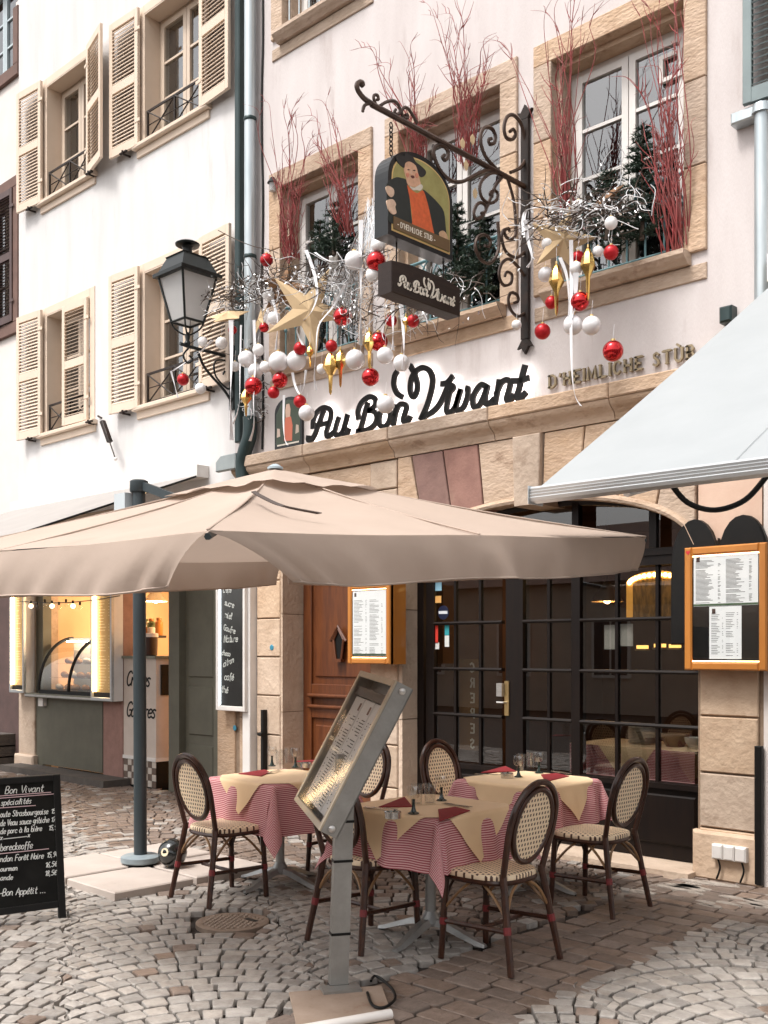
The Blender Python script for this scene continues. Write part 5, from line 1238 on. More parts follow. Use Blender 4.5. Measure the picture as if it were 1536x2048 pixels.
for k, (c, hf, sz, nm) in enumerate(TB):
    t = thing('bistro_table', (c[0], c[1], 0), ['pedestal table on splayed metal feet, leftmost on the terrace', 'pedestal table on splayed metal feet, nearest the viewer', 'pedestal table on splayed metal feet, closest to the restaurant window'][k], 'table', 'terrace tables')
    MB().box(c[0] - hf, c[0] + hf, c[1] - hf, c[1] + hf, TH - .03, TH - .002).build('tabletop', m_dkwood, t)
    MB().lathe([(.03, .10), (.03, TH - .04)], (c[0], c[1], 0), 14).build('column', m_cast2, t, smooth=True)
    MB().lathe([(.06, .085), (.065, .10), (.045, .135), (.032, .16)], (c[0], c[1], 0), 14).build('boss', m_cast2, t, smooth=True)
    for q in range(4):
        a = rad(8 + 90 * q); u = V((math.cos(a), math.sin(a), 0)); w = V((-u.y, u.x, 0)); o = V((c[0], c[1], 0)); vs = []
        for f, hw, zt_, th in ((.03, .040, .125, .03), (.12, .042, .108, .03), (.22, .038, .072, .026), (.30, .030, .042, .022), (.35, .018, .028, .016)):
            vs += [o + u * f + w * hw + V((0, 0, zt_ - th)), o + u * f - w * hw + V((0, 0, zt_ - th)), o + u * f - w * hw * .5 + V((0, 0, zt_)), o + u * f + w * hw * .5 + V((0, 0, zt_))]
        lg = MB().add(vs, [(i * 4 + e, i * 4 + (e + 1) % 4, i * 4 + 4 + (e + 1) % 4, i * 4 + 4 + e) for i in range(4) for e in range(4)] + [(0, 1, 2, 3), (16, 17, 18, 19)]).build('leg', m_cast2, t, smooth=True, ang=35)
        MB().lathe([(.018, -.004), (.018, .013)], o + u * .335, 8).build('foot_pad', m_blackp, lg)
    mb = cloth(c, hf + .006, sz, 0, .004, 11 + k); o = mb.build('gingham_tablecloth', m_ging, smooth=True, ang=80, fix=False)
    tag(o, ['red striped cloth hanging low on the left table', 'red striped cloth with long pointed corner on the front table', 'red striped cloth on the table by the dark restaurant window'][k], 'tablecloth', 'red striped tablecloths')
    mb = cloth(c, hf + .011, [.80, .86, .84][k], rad(45 + [3, -4, 2][k]), .0085, 31 + k, flare=.13, amp=.008); o = mb.build('cream_overcloth', m_cream, smooth=True, ang=80, fix=False)
    tag(o, ['cream cloth laid cornerwise over the left table', 'cream cloth laid cornerwise over the front table', 'cream cloth laid cornerwise over the table at the window'][k], 'tablecloth', 'cream overcloths')
ZT_ = TH + .0105
m_green = M('dark_green_stem', (.004, .018, .014), .08, coat=.5)
m_chrome = M('steel_cutlery', (.6, .58, .55), .18, .95)
m_napk = M('red_napkin', (.25, .012, .018), .8, col2=(.2, .01, .014), scale=20)
def stem_glass(p, lab):
    t = thing('wine_glass', p, lab, 'wine glass', 'green stemmed wine glasses')
    MB().lathe([(.030, .0), (.031, .003), (.016, .010), (.009, .03), (.007, .06), (.009, .075)], p, 16).build('stem', m_green, t, smooth=True)
    MB().lathe([(.008, .074), (.028, .082), (.036, .10), (.036, .125), (.032, .145)], p, 20, cap=False).build('bowl', m_wineg, t, smooth=True)
def tumbler(p, lab):
    t = thing('tumbler', p, lab, 'tumbler', 'clear tumblers')
    MB().lathe([(.0, .008), (.026, .008), (.034, .115), (.0355, .115), (.030, .0), (.0, .0)], p, 20, cap=False).build('glass', m_wineg, t, smooth=True)
def ashtray(p, lab):
    t = thing('ashtray', p, lab, 'ashtray', 'steel ashtrays')
    MB().lathe([(.0, .006), (.036, .006), (.038, .034), (.042, .034), (.042, .0), (.0, .0)], p, 24, cap=False).build('bowl', m_chrome, t, smooth=True)
    for a in (0, 2.1, 4.2): MB().tube([p + V((.036 * math.cos(a), .036 * math.sin(a), .0335)), p + V((.046 * math.cos(a), .046 * math.sin(a), .0335))], .005, 6).build('rest', m_chrome, t)
def napkin(P, lab):
    P = [V((p.x, p.y, 0)) for p in P]; c = sum(P, V((0, 0, 0))) / len(P)
    single(MB().prism([(p.x - c.x, p.y - c.y) for p in P], V((c.x, c.y, ZT_)), V((1, 0, 0)), V((0, 1, 0)), V((0, 0, 1)), .005, .002), 'napkin', m_napk, V((c.x, c.y, ZT_)), lab, 'napkin', 'folded red napkins')
def cutlery(a, b, kind, lab, z):
    u = (b - a); u.z = 0; L = u.length; u.normalize(); w = V((-u.y, u.x, 0)); a = V((a.x, a.y, z)); mid_ = a + u * L / 2
    prof = [(0, .004), (.35, .0045), (.55, .005), (.62, .0075), (1.0, .003)] if kind == 'knife' else [(0, .0055), (.3, .004), (.62, .003), (.72, .010), (.82, .011), (1.0, .009)]
    L2 = .2; poly = [(f * L2 - L2 / 2, h) for f, h in prof] + [(f * L2 - L2 / 2, -h) for f, h in prof[::-1]]
    single(MB().prism(poly, mid_, u, w, V((0, 0, 1)), .0022), kind, m_chrome, mid_, lab, kind, kind + ' on the tables')
def on(px, py): p = PZ(px, py, ZT_); return V((p.x, p.y, ZT_))
SET = [('left', [(544, 1532), (591, 1535)], [(560, 1530), (578, 1526)], (612, 1535), [[(477, 1548), (530, 1540), (540, 1545), (523, 1553)], [(590, 1523), (640, 1520), (625, 1530)]], [((526, 1551), (572, 1538)), ((600, 1527), (640, 1524))]),
       ('front', [(827, 1627), (883, 1601)], [(833, 1609), (860, 1608)], (786, 1636), [[(757, 1615), (809, 1595), (825, 1614)], [(876, 1620), (879, 1643), (940, 1622), (910, 1615)]], [((733, 1617), (790, 1621)), ((878, 1608), (950, 1618))]),
       ('window', [(1037, 1554), (1078, 1546)], [(1042, 1540), (1062, 1536)], (1014, 1556), [[(962, 1546), (1011, 1533), (1032, 1543)], [(1082, 1550), (1092, 1564), (1138, 1553), (1112, 1547)]], [((956, 1550), (1002, 1552)), ((1090, 1541), (1156, 1553))])]
for nm, st_, tu, ash, nap, cut in SET:
    where = {'left': 'left table', 'front': 'front table', 'window': 'table at the window'}[nm]
    for i, p in enumerate(st_): stem_glass(on(*p), 'green-stemmed wine glass on the %s, %s of the pair' % (where, ['left', 'right'][i]))
    for i, p in enumerate(tu): tumbler(on(*p), 'clear straight tumbler on the %s, %s of the pair' % (where, ['left', 'right'][i]))
    ashtray(on(*ash), 'round steel ashtray on the %s' % where)
    for i, P in enumerate(nap): napkin([on(*p) for p in P], 'folded dark red napkin on the %s, %s side' % (where, ['left', 'right'][i]))
    for i, (a, b) in enumerate(cut):
        A, Bq = on(*a), on(*b); w = (Bq - A).cross(V((0, 0, 1))).normalized() * .011
        cutlery(A + w, Bq + w, 'knife', 'steel knife on the %s, beside the %s napkin' % (where, ['left', 'right'][i]), ZT_ + .0065)
        cutlery(Bq - w, A - w, 'fork', 'steel fork on the %s, beside the %s napkin' % (where, ['left', 'right'][i]), ZT_ + .0065)
# ------------------------------------------------------------------ slanted metal menu stand
m_galv = M('galvanised_steel', (.34, .33, .31), .45, .55, col2=(.27, .26, .24), scale=10, bump=.12, bscale=60, spots=(.22, .20, .18), spot_scale=4, spot_lo=.63)
m_paper = M('menu_paper', (.74, .72, .69), .8, col2=(.68, .66, .63), scale=3)
m_ink = M('print_ink', (.06, .055, .05), .8)
BN, TN = PT(640, 1662, 4.55), PT(794, 1362, 4.60); WVc = DIR * .72 - RGT * .17 + UP * .03
BF, TF = BN + WVc, TN + WVc
ms = thing('menu_stand', PZ(676, 1985), 'tilted steel and glass menu case on a grey post, in front of the tables', 'menu stand')
Uw = WVc.normalized(); Lw = WVc.length; Uv = (TN - BN); Lv = Uv.length; Uv.normalize(); Nn = Uv.cross(Uw).normalized()
if Nn.dot(RGT) > 0: Nn = -Nn
Vv = Uw.cross(Nn).normalized()
if Vv.dot(Uv) < 0: Vv = -Vv
dep = .085; bk = BN - Nn * dep
MB().prism(wrect(0, Lw, 0, Lv), bk, Uw, Vv, Nn, .006).build('back_plate', m_galv, ms)
for nm, r in (('near_side', (0, .012, 0, Lv)), ('far_side', (Lw - .012, Lw, 0, Lv)), ('lower_side', (.012, Lw - .012, 0, .012)), ('upper_side', (.012, Lw - .012, Lv - .012, Lv))):
    MB().prism(wrect(*r), bk, Uw, Vv, Nn, dep - .004, .002).build('case_side', m_galv, ms)
m_fr2 = M('champagne_metal', (.55, .47, .36), .35, .7, col2=(.45, .38, .29), scale=10)
for r in ((0, .03, 0, Lv), (Lw - .03, Lw, 0, Lv), (.03, Lw - .03, 0, .03), (.03, Lw - .03, Lv - .03, Lv)):
    MB().prism(wrect(*r), bk + Nn * (dep - .004), Uw, Vv, Nn, .012, .003).build('glass_frame', m_fr2, ms)
MB().prism(wrect(.03, Lw - .03, .03, Lv - .03), bk + Nn * (dep - .002), Uw, Vv, Nn, .003).build('pane', m_caseg, ms)
MB().prism(wrect(.03, Lw - .03, Lv - .12, Lv - .075), bk + Nn * .052, Uw, Vv, Nn, .02).build('clip_bar', M('clip_brown', (.05, .035, .028), .5), ms)
for k in range(3):
    w0 = .05 + k * (Lw - .1) / 3; w1 = w0 + (Lw - .1) / 3 - .012
    sh = MB().prism(wrect(w0, w1, .05, Lv - .125), bk + Nn * .058, Uw, Vv, Nn, .003).build('menu_sheet', m_paper, ms)
    pm = MB(); printlines(pm, bk + Nn * .0615 + Uw * (w0 + .015) + Vv * .07, Uw, Vv, Nn, w1 - w0 - .02, Lv - .28, 30, 40 + k, .005, 1); tag(pm.build('print', m_ink, sh), kind='stuff')
    MB().prism(wrect(w0 + .02, w0 + .05, Lv - .19, Lv - .15), bk + Nn * .0615, Uw, Vv, Nn, .001).build('emblem', M('emblem_brown', (.12, .04, .02), .6), sh)
for w, v in ((.0, .03), (.0, Lv - .03)):
    MB().lathe([(.016, 0), (.016, .006), (.008, .012)], bk + Uw * (-.001) + Vv * v + Nn * dep * .5, 10, axis=-Uw).build('screw', m_steel, ms, smooth=True)
p0 = PZ(676, 1982); p1 = (BN + TF) / 2 - Nn * (dep + .01); p1 = V((p0.x + .03, p0.y + .02, p1.z))
aU = (RGT * .97 + DIR * .25).normalized(); aV = V((-aU.y, aU.x, 0)); ax_ = (p1 - p0)
po = MB(); hwid, hdep = .043, .026
vs = [p + aU * (sx * hwid) + aV * (sy * hdep) for p in (p0 + V((0, 0, .01)), p1) for sx, sy in ((-1, -1), (1, -1), (1, 1), (-1, 1))]
po.add(vs, [(0, 1, 2, 3), (4, 5, 6, 7)] + [(i, (i + 1) % 4, 4 + (i + 1) % 4, 4 + i) for i in range(4)]); post = po.build('post', m_galv, ms)
for yy in (1608, 1643, 1722, 1868, 1972):
    f = ((1.6 - (yy - 1300) * 4.9 / 2098) - p0.z) / (p1.z - p0.z); c = p0.lerp(p1, max(.01, f))
    vs = [c + V((0, 0, dz)) + aU * (sx * (hwid + .003)) + aV * (sy * (hdep + .003)) for dz in (-.006, .006) for sx, sy in ((-1, -1), (1, -1), (1, 1), (-1, 1))]
    MB().add(vs, [(0, 1, 2, 3), (4, 5, 6, 7)] + [(i, (i + 1) % 4, 4 + (i + 1) % 4, 4 + i) for i in range(4)]).build('cable_tie', m_blackp, post)
MB().obox(p1 + V((0, 0, -.02)) - Nn * -.0, Uw, Vv, Nn, .10, .12, .012).build('saddle', m_galv, ms)
# flat rusty plate the stand is fixed to, with its pale tube
m_rust = M('rust_plate', (.36, .275, .215), .8, col2=(.27, .195, .145), scale=5, bump=.2, bscale=50, spots=(.24, .13, .075), spot_scale=5, spot_lo=.60)
q = [PZ(x, y, .02) for x, y in ((578, 1985), (598, 2075), (792, 2052), (764, 1972))]
MB().prism([(p.x, p.y) for p in q], V((0, 0, .012)), V((1, 0, 0)), V((0, 1, 0)), V((0, 0, 1)), .012, .004).build('base_plate', m_rust, ms)
a, b = PZ(648, 2052, .045), PZ(782, 2028, .045)
MB().tube([a + (a - b).normalized() * .1, b], .022, 10).build('base_tube', m_whitep, ms, smooth=True)
MB().obox(p0 + V((0, 0, .03)) + aV * -.06, aU, aV, V((0, 0, 1)), .09, .05, .006).build('shoe', m_galv, ms)
cbp = [PZ(735, 1985, .03), PZ(745, 2010, .035), PZ(768, 2015, .03), PZ(790, 1998, .03), PZ(782, 1975, .03), PZ(752, 1952, .02), PZ(742, 1962, .03)]
single(MB().tube(spline(cbp, 5), .007, 6), 'power_cable', m_blackp, cbp[2], 'black cable curled on the cobbles at the foot of the menu stand', 'cable', smooth=True)

# ------------------------------------------------------------------ chalkboard
bO = PZ(131, 1838); bU = (DIR * .56 + RGT * .83).normalized(); bN = V((bU.y, -bU.x, 0))
if bN.dot(DIR) > 0: bN = -bN
lean = (UP * .985 - bN * .14).normalized()
cb_ = thing('chalkboard', bO, 'black chalkboard menu on legs with white handwriting, at the lower left edge', 'chalkboard')
Wd, Hb = .72, .80
zlo, zhi = .075, .86
o = bO - bU * Wd
def bd(s, h, d=0.0): return o + bU * s + lean * h + bN * d
m_board = M('blackboard', (.007, .007, .0065), .8, col2=(.013, .013, .012), scale=7, spec=.15)
MB().prism(wrect(.04, Wd - .04, zlo + .03, zhi - .03), o, bU, lean, bN, .012).build('board', m_board, cb_)
for r in ((0, .042, .0, zhi), (Wd - .042, Wd, .0, zhi)): MB().prism(wrect(*r), o - bN * .008, bU, lean, bN, .028, .004).build('leg', m_blackp, cb_)
for r in ((.042, Wd - .042, zhi - .04, zhi - .001), (.042, Wd - .042, zlo, zlo + .04)): MB().prism(wrect(*r), o - bN * .006, bU, lean, bN, .025, .004).build('rail', m_blackp, cb_)
for r in ((0, .035), (Wd - .035, Wd)):
    a = bd(r[0] + .018, zhi - .03, -.03); b = V((a.x, a.y, 0)) - bN * .42
    MB().tube([a, b], .016, 6).build('rear_leg', m_blackp, cb_)
m_chalk = M('chalk', (.72, .74, .72), .9)
m_chalkp = M('pink_chalk', (.72, .52, .55), .9)
def onboard(x, y):      # board point under a sight line
    d = ray(x / 6.827, 1540 + y / 6.827); nn = bU.cross(lean); s = (o - CAM).dot(nn) / d.dot(nn); return CAM + d * s + bN * .0135
def chalk(text, a, b, h=60, mat=None):
    p, q = onboard(*a), onboard(*b); u = (q - p); L = u.length; u.normalize(); mb = MB()
    hh = h / 6.827 * 6.2 / 2098; w = write(mb, text, p, u, lean, bN, hh, .0042, slant=.25, gap=.9, wob=.12, smooth=2, maxw=L); mb.build('chalk_line', mat or m_chalk, cb_)
def rule(a, b, mat=None):
    mb = MB(); ribbon2(mb, [onboard(*a), onboard(*b)], bN, .0045, .001); mb.build('chalk_rule', mat or m_chalkp, cb_)
chalk('Bon Vivant', (60, 322), (640, 285), 95); rule((-20, 352), (685, 300)); rule((-20, 382), (765, 320))
chalk('spécialités', (5, 480), (455, 448), 75); rule((-20, 515), (475, 480))
chalk('oute Strasbourgeoise', (-5, 640), (650, 595), 78); chalk('15,9€', (690, 590), (860, 575), 62)
chalk('de Veau sauce gribiche', (-5, 762), (665, 708), 78); chalk('17,9€', (690, 705), (860, 690), 62)
chalk('de porc à la bière', (-5, 870), (565, 825), 74); chalk('15,9€', (655, 818), (845, 800), 62)
chalk('x', (-5, 950), (30, 945), 60); rule((40, 938), (360, 902), m_chalk); chalk('x', (370, 912), (430, 905), 60)
chalk('bereckeoffe', (-5, 1100), (440, 1062), 92); rule((-20, 1140), (655, 1070))
chalk('ndon Forêt Noire', (-5, 1250), (590, 1200), 78); chalk('15,9€', (630, 1190), (835, 1170), 66)
chalk('ourmen', (-5, 1380), (235, 1362), 66); chalk('16,5€', (610, 1325), (835, 1300), 66)
chalk('ande', (-5, 1500), (185, 1488), 66); chalk('18,5€', (605, 1440), (830, 1420), 66)
chalk('-Bon Appétit ...', (-10, 1715), (625, 1668), 88)

# ------------------------------------------------------------------ wooden lit menu cases
m_oak = M('orange_oak', (.52, .20, .035), .42, col2=(.42, .15, .025), scale=3, stretch=(1, 1, .35), bump=.08, bscale=40, coat=.15)
def menucase(px0, px1, z0, z1, yb, yf, name, lab, sheets, fw=.06):
    x0, x1 = WX(px0, yf), WX(px1, yf)
    t = thing('menu_case', ((x0 + x1) / 2, yb, z0), lab, 'menu case', 'lit wooden menu cases')
    MB().box(x0, x1, yf + .02, yb, z0, z1).build('backing', m_blackp, t)
    for r in ((x0, x0 + fw, z0, z1), (x1 - fw, x1, z0, z1)): wprism('frame', wrect(*r), yf + .05, .05, m_oak, t, .01)
    for r in ((x0 + fw, x1 - fw, z0, z0 + fw), (x0 + fw, x1 - fw, z1 - fw, z1)): wprism('frame', wrect(*r), yf + .05, .049, m_oak, t, .01)
    for r in ((x0 - .002, x0 + .012, z0 - .002, z1 + .002), (x1 - .012, x1 + .002, z0 - .002, z1 + .002)): MB().box(r[0], r[1], yf + .048, yb - .002, r[2], r[3]).build('case_side', m_oak, t)
    MB().box(x0 + .012, x1 - .012, yf + .048, yb - .003, z0 - .0015, z0 + .012).build('case_bottom', m_oak, t)
    MB().box(x0 + .012, x1 - .012, yf + .048, yb - .003, z1 - .012, z1 + .0015).build('case_top', m_oak, t)
    MB().box(x0 + fw - .004, x1 - fw + .004, yf + .012, yf + .015, z0 + fw - .004, z1 - fw + .004).build('pane', m_clear, t)
    w, h = x1 - x0 - 2 * fw, z1 - z0 - 2 * fw; ox, oz = x0 + fw, z0 + fw
    for i, (a, b, c, d, cols, rows) in enumerate(sheets):
        s = MB().box(ox + a * w, ox + b * w, yf + .0165, yf + .0195, oz + c * h, oz + d * h).build('menu_sheet', m_litpaper, t)
        pm = MB(); printlines(pm, V((ox + a * w + .015, yf + .0163, oz + c * h + .03 * h)), WU, WV_, WN, (b - a) * w - .02, (d - c) * h * .84, rows, 70 + i + int(px0), .0032, cols); tag(pm.build('print', m_ink, s), kind='stuff')
        MB().box(ox + a * w + .02, ox + a * w + .045, yf + .0152, yf + .0163, oz + d * h - .05, oz + d * h - .015).build('emblem', M('emblem_dark', (.05, .02, .015), .6), s)
    g = M('sheet_green', (.05, .11, .05), .7)
    MB().box(ox + .02 * w, ox + .98 * w, yf + .0150, yf + .0161, oz + sheets[0][2] * h + .002, oz + sheets[0][2] * h + .016).build('green_band', g, t)
    for zz in (oz + .004, oz + h - .010): MB().box(ox, ox + w, yf + .0155, yf + .019, zz, zz + .006).build('light_strip', emitter('case_led', (1.0, .55, .25), 9), t)
    return t, x0, x1
m_litpaper = M('backlit_paper', (.70, .70, .70), .8, emit=(.80, .86, .92), estr=.16)
z0r, z1r = WZ(1450, 1341, -.16), WZ(1450, 1090, -.16)
_, xx0, xx1 = menucase(1368, 1533, z0r, z1r, -.02, -.16, 'a', 'orange wooden menu case with a red heart, on the right-hand pier', [(.02, .98, .52, 1.0, 2, 36), (.26, .74, .03, .515, 2, 26)], .055)
hx, hz = xx0 + .03, z1r - .035
MB().prism([(0, -.016), (.016, .003), (.012, .013), (.005, .013), (0, .007), (-.005, .013), (-.012, .013), (-.016, .003)], V((hx, -.161, hz)), WU, WV_, WN, .001).build('heart', M('heart_red', (.55, .02, .03), .5), _)
z0m = WZ(740, 1328, -.24)
menucase(694, 779, z0m, z0m + .72, -.03, -.24, 'b', 'orange wooden menu case between the wooden door and the glass door', [(.02, .98, .04, .97, 2, 40)], .05)
# black board with two rounded heads behind the right case
xa, xb = WX(1344, -.03), WX(1540, -.03); zb1 = WZ(1344, 1150, -.03); ztp_ = WZ(1420, 1036, -.03); xm = (xa + xb) / 2
poly = [(xa, zb1 - .5), (xb, zb1 - .5), (xb, zb1)] + [(xm + (xb - xm) * (.5 + .5 * math.cos(a)), zb1 + (ztp_ - zb1) * math.sin(a) ** .8) for a in [math.pi * k / 12 for k in range(1, 12)]] + [(xm, zb1 + (ztp_ - zb1) * .62)] + [(xa + (xm - xa) * (.5 + .5 * math.cos(a)), zb1 + (ztp_ - zb1) * math.sin(a) ** .8) for a in [math.pi * k / 12 for k in range(1, 12)]] + [(xa, zb1)]
single(MB().prism(poly, (0, -.012, 0), WU, WV_, WN, .045, .012), 'black_backboard', m_blackp, (xm, -.02, zb1 - .5), 'black board with two rounded tops behind the right wooden menu case', 'board')
# ------------------------------------------------------------------ crepe counter and what it holds
m_dkst = M('counter_top', (.20, .195, .15), .4, col2=(.15, .145, .11), scale=6)
ct = thing('shop_counter', (-12.1, 0, 0), 'olive green serving counter of the crepe shop under the glass case', 'counter')
zc = WZ(150, 1390, -.03)
MB().box(-12.80, -11.31, .0, .06, .10, zc - .05).build('front_panel', m_olive, ct)
MB().box(-12.98, -10.88, -.14, .55, zc - .05, zc).build('worktop', m_dkst, ct)
MB().box(-12.98, -10.88, -.15, -.139, zc - .04, zc - .015).build('edge_strip', m_steel, ct)
MB().box(-12.78, -12.66, -.06, -.002, zc - .17, zc - .06).build('socket_box', m_whitep, ct)
def litpanel(x0, x1, z0, z1, lab):
    t = thing('lit_price_panel', ((x0 + x1) / 2, -.06, z0), lab, 'price panel', 'lit price panels of the crepe shop')
    y = -.16
    MB().box(x0, x1, y + .03, -.01, z0, z1).build('backing', m_whitep, t)
    for r in ((x0, x0 + .03, z0, z1), (x1 - .03, x1, z0, z1), (x0 + .03, x1 - .03, z0, z0 + .04), (x0 + .03, x1 - .03, z1 - .04, z1)): wprism('frame', wrect(*r), y + .03, .04, m_alu, t, .004)
    gsh = MB().box(x0 + .03, x1 - .03, y + .022, y + .029, z0 + .1, z1 - .04).build('price_sheet', M('gold_price_sheet', (.55, .36, .14), .7, col2=(.45, .28, .1), scale=4), t)
    pm = MB(); printlines(pm, V((x0 + .14, y + .0215, z0 + .14)), WU, WV_, WN, x1 - x0 - .18, z1 - z0 - .24, 34, int(-x0 * 10), .009, 1); tag(pm.build('print', M('gold_ink', (.78, .62, .34), .7), gsh), kind='stuff')
    MB().box(x0 + .03, x1 - .03, y + .018, y + .028, z0 + .04, z0 + .098).build('base_strip', m_blackp, t)
    MB().tube([(x0 + .075, y + .0, z0 + .11), (x0 + .075, y + .0, z1 - .05)], .019, 10).build('light_tube', emitter('warm_tube', (1.0, .70, .36), 15), t)
z1p = 2.42
litpanel(-13.36, -12.97, WZ(40, 1385, -.1), z1p, 'narrow lit price panel on the left stone pier of the crepe counter')
litpanel(-11.30, -10.84, WZ(222, 1402, -.1), z1p, 'narrow lit price panel right of the pastry case, beside the parasol mast')
# curved glass pastry case
pc = thing('pastry_case', (-12.1, .2, zc), 'curved glass pastry case with black ribs on the crepe counter', 'display case')
px0_, px1_ = -12.72, -11.42; hC = .72; dC = .55
def cur(f): a = f * math.pi / 2; return V((0, -.08 + dC * (1 - math.cos(a)) * .9, zc + .04 + (hC - .04) * math.sin(a)))
mb = MB(); vs = []
for k in range(13): c = cur(k / 12); vs += [(px0_, c.y, c.z), (px1_, c.y, c.z)]
mb.add(vs, [(2 * k, 2 * k + 1, 2 * k + 3, 2 * k + 2) for k in range(12)]); mb.build('curved_glass', m_clear, pc, smooth=True, fix=False)
for xx in (px0_, (px0_ + px1_) / 2 + .1, px1_): MB().tube([V((xx, cur(k / 12).y, cur(k / 12).z)) for k in range(13)], .022, 6).build('rib', m_blackp, pc, smooth=True)
MB().box(px0_, px1_, -.08, .48, zc + .001, zc + .05).build('base', m_blackp, pc)
MB().box(px0_, px1_, .42, .48, zc + .05, zc + hC - .02).build('back', M('case_back', (.45, .40, .34), .5), pc)
for k, zz in enumerate((.20, .38)): MB().box(px0_ + .02, px1_ - .02, .05 + .1 * k, .42, zc + zz, zc + zz + .008).build('shelf', m_clear, pc)
MB().box(px0_, px1_, .34, .50, zc + hC - .02, zc + hC + .004).build('lid', m_steel, pc)
MB().box(px0_ + .03, px1_ - .03, .30, .33, zc + hC - .05, zc + hC - .035).build('case_fill_strip', emitter('case_fill_glow', (1.0, .86, .66), 26), pc)  # glowing strip added to brighten the inside of the case
m_pas = M('golden_pastry', (.48, .24, .08), .7, col2=(.34, .15, .045), scale=30, bump=.3); m_pas2 = M('pale_cake', (.66, .55, .42), .7, col2=(.55, .42, .3), scale=30)
rp_ = random.Random(4)
for k in range(18):
    zz = zc + (.05, .208, .388)[k % 3]; xx = px0_ + .12 + (k // 3) * .21 + rp_.uniform(-.02, .02); r = rp_.uniform(.055, .075)
    pth = [V((xx - r * 1.2, .16 + .07 * (k % 3), zz + .018)), V((xx - r * .4, .15 + .07 * (k % 3), zz + .035)), V((xx + r * .4, .15 + .07 * (k % 3), zz + .035)), V((xx + r * 1.2, .17 + .07 * (k % 3), zz + .018))]
    single(MB().tube(spline(pth, 4), [.012, .022, .03, .036, .038, .04, .04, .038, .036, .034, .03, .022, .012], 10), 'pastry', m_pas if k % 4 else m_pas2, (xx, .16, zz), '%s pastry from the left on the %s level of the curved glass case' % (['first', 'second', 'third', 'fourth', 'fifth', 'sixth'][k // 3], ['bottom', 'middle', 'top'][k % 3]), 'pastry', 'pastries in the glass case', smooth=True)
# jars and bottles on the shelf inside
m_jar = [M('jar_amber', (.42, .18, .04), .3), M('jar_white', (.62, .60, .55), .4), M('jar_green', (.10, .16, .07), .3), M('jar_orange', (.55, .22, .05), .3)]
sh_ = thing('shop_shelf', (-12.0, .75, zc + .62), 'shelf of jars inside the crepe shop, behind the pastry case', 'shelf')
MB().box(-12.25, -11.3, .68, .92, zc + .72, zc + .75).build('board', m_dkwood, sh_)
for k in range(12):
    xx = -12.18 + .16 * (k % 6) + rp_.uniform(-.02, .02); yy = .74 if k < 6 else .86; h = rp_.uniform(.12, .22) + (.08 if k >= 6 else 0)
    t = thing('jar', (xx, yy, zc + .75), '%s jar from the left in the %s row on the shelf behind the pastry case' % (['first', 'second', 'third', 'fourth', 'fifth', 'sixth'][k % 6], ['front', 'back'][k // 6]), 'jar', 'jars on the shop shelf')
    MB().lathe([(.045, 0), (.05, .01), (.05, h * .75), (.03, h * .85)], (xx, yy, zc + .75), 12).build('body', m_jar[k % 4], t, smooth=True)
    MB().lathe([(.035, h * .85), (.035, h)], (xx, yy, zc + .75), 12).build('lid', m_jar[(k + 1) % 4], t, smooth=True)
# cabinet lettered Crepes / Gaufres
m_cab = M('cabinet_white', (.58, .50, .44), .6, col2=(.52, .44, .38), scale=5, bump=.1)
cb2 = thing('crepe_cabinet', (-10.5, 0, 0), 'pale cabinet lettered Crepes and Gaufres on a tiled foot, behind the parasol mast', 'cabinet')
cx0, cx1 = -10.84, WX(312, .0); zt1 = WZ(312, 1312)
MB().box(cx0, cx1, .0, .45, .36, zt1 - .03).build('body', m_cab, cb2)
MB().box(cx0, cx1 + .03, -.03, .47, zt1 - .03, zt1).build('top', m_dkst, cb2)
MB().box(cx0, cx1 + .015, -.015, .46, .32, .36).build('skirting', m_whitep, cb2)
MB().box(cx0, cx1, .005, .45, .0, .32).build('foot', m_blackp, cb2)
m_tile = [M('tile_light', (.52, .46, .40), .35), M('tile_dark', (.12, .08, .06), .35)]
for i in range(8):
    for k in range(4):
        wdt = (cx1 - cx0) / 8
        wprism('tile', wrect(cx0 + i * wdt + .003, cx0 + (i + 1) * wdt - .003, .02 + k * .075, .092 + k * .075), .006, .008, m_tile[(i + k) % 2], cb2, .002)
for txt, yy in (('Crêpes', 1372), ('Gaufres', 1434)):
    mb = MB(); x0t = cx0 + .06; write(mb, txt, V((x0t, -.002, WZ(280, yy))), WU, WV_ , WN, .17, .022, slant=.3, gap=.5, maxw=cx1 - cx0 - .06, depth=.002); mb.build('lettering', m_letter, cb2)
MB().box(cx1 - .0, cx1 + .02, .06, .44, zt1 - .45, zt1 - .10).build('side_niche', m_blackp, cb2)
bk_ = V((cx0 + .30, .12, zt1))
t = thing('spread_tub', bk_, 'brown tub with white lid standing on the crepe cabinet', 'tub')
MB().lathe([(.11, 0), (.125, .01), (.13, .22)], bk_, 20).build('tub', M('cocoa_brown', (.035, .015, .010), .35), t, smooth=True)
MB().lathe([(.136, .22), (.136, .262), (.12, .268)], bk_, 20).build('lid', m_whitep, t, smooth=True)
MB().box(bk_.x - .06, bk_.x + .05, bk_.y - .136, bk_.y - .120, bk_.z + .05, bk_.z + .15).build('label_patch', M('tub_label', (.5, .06, .04), .6, col2=(.6, .55, .5), scale=25), t)
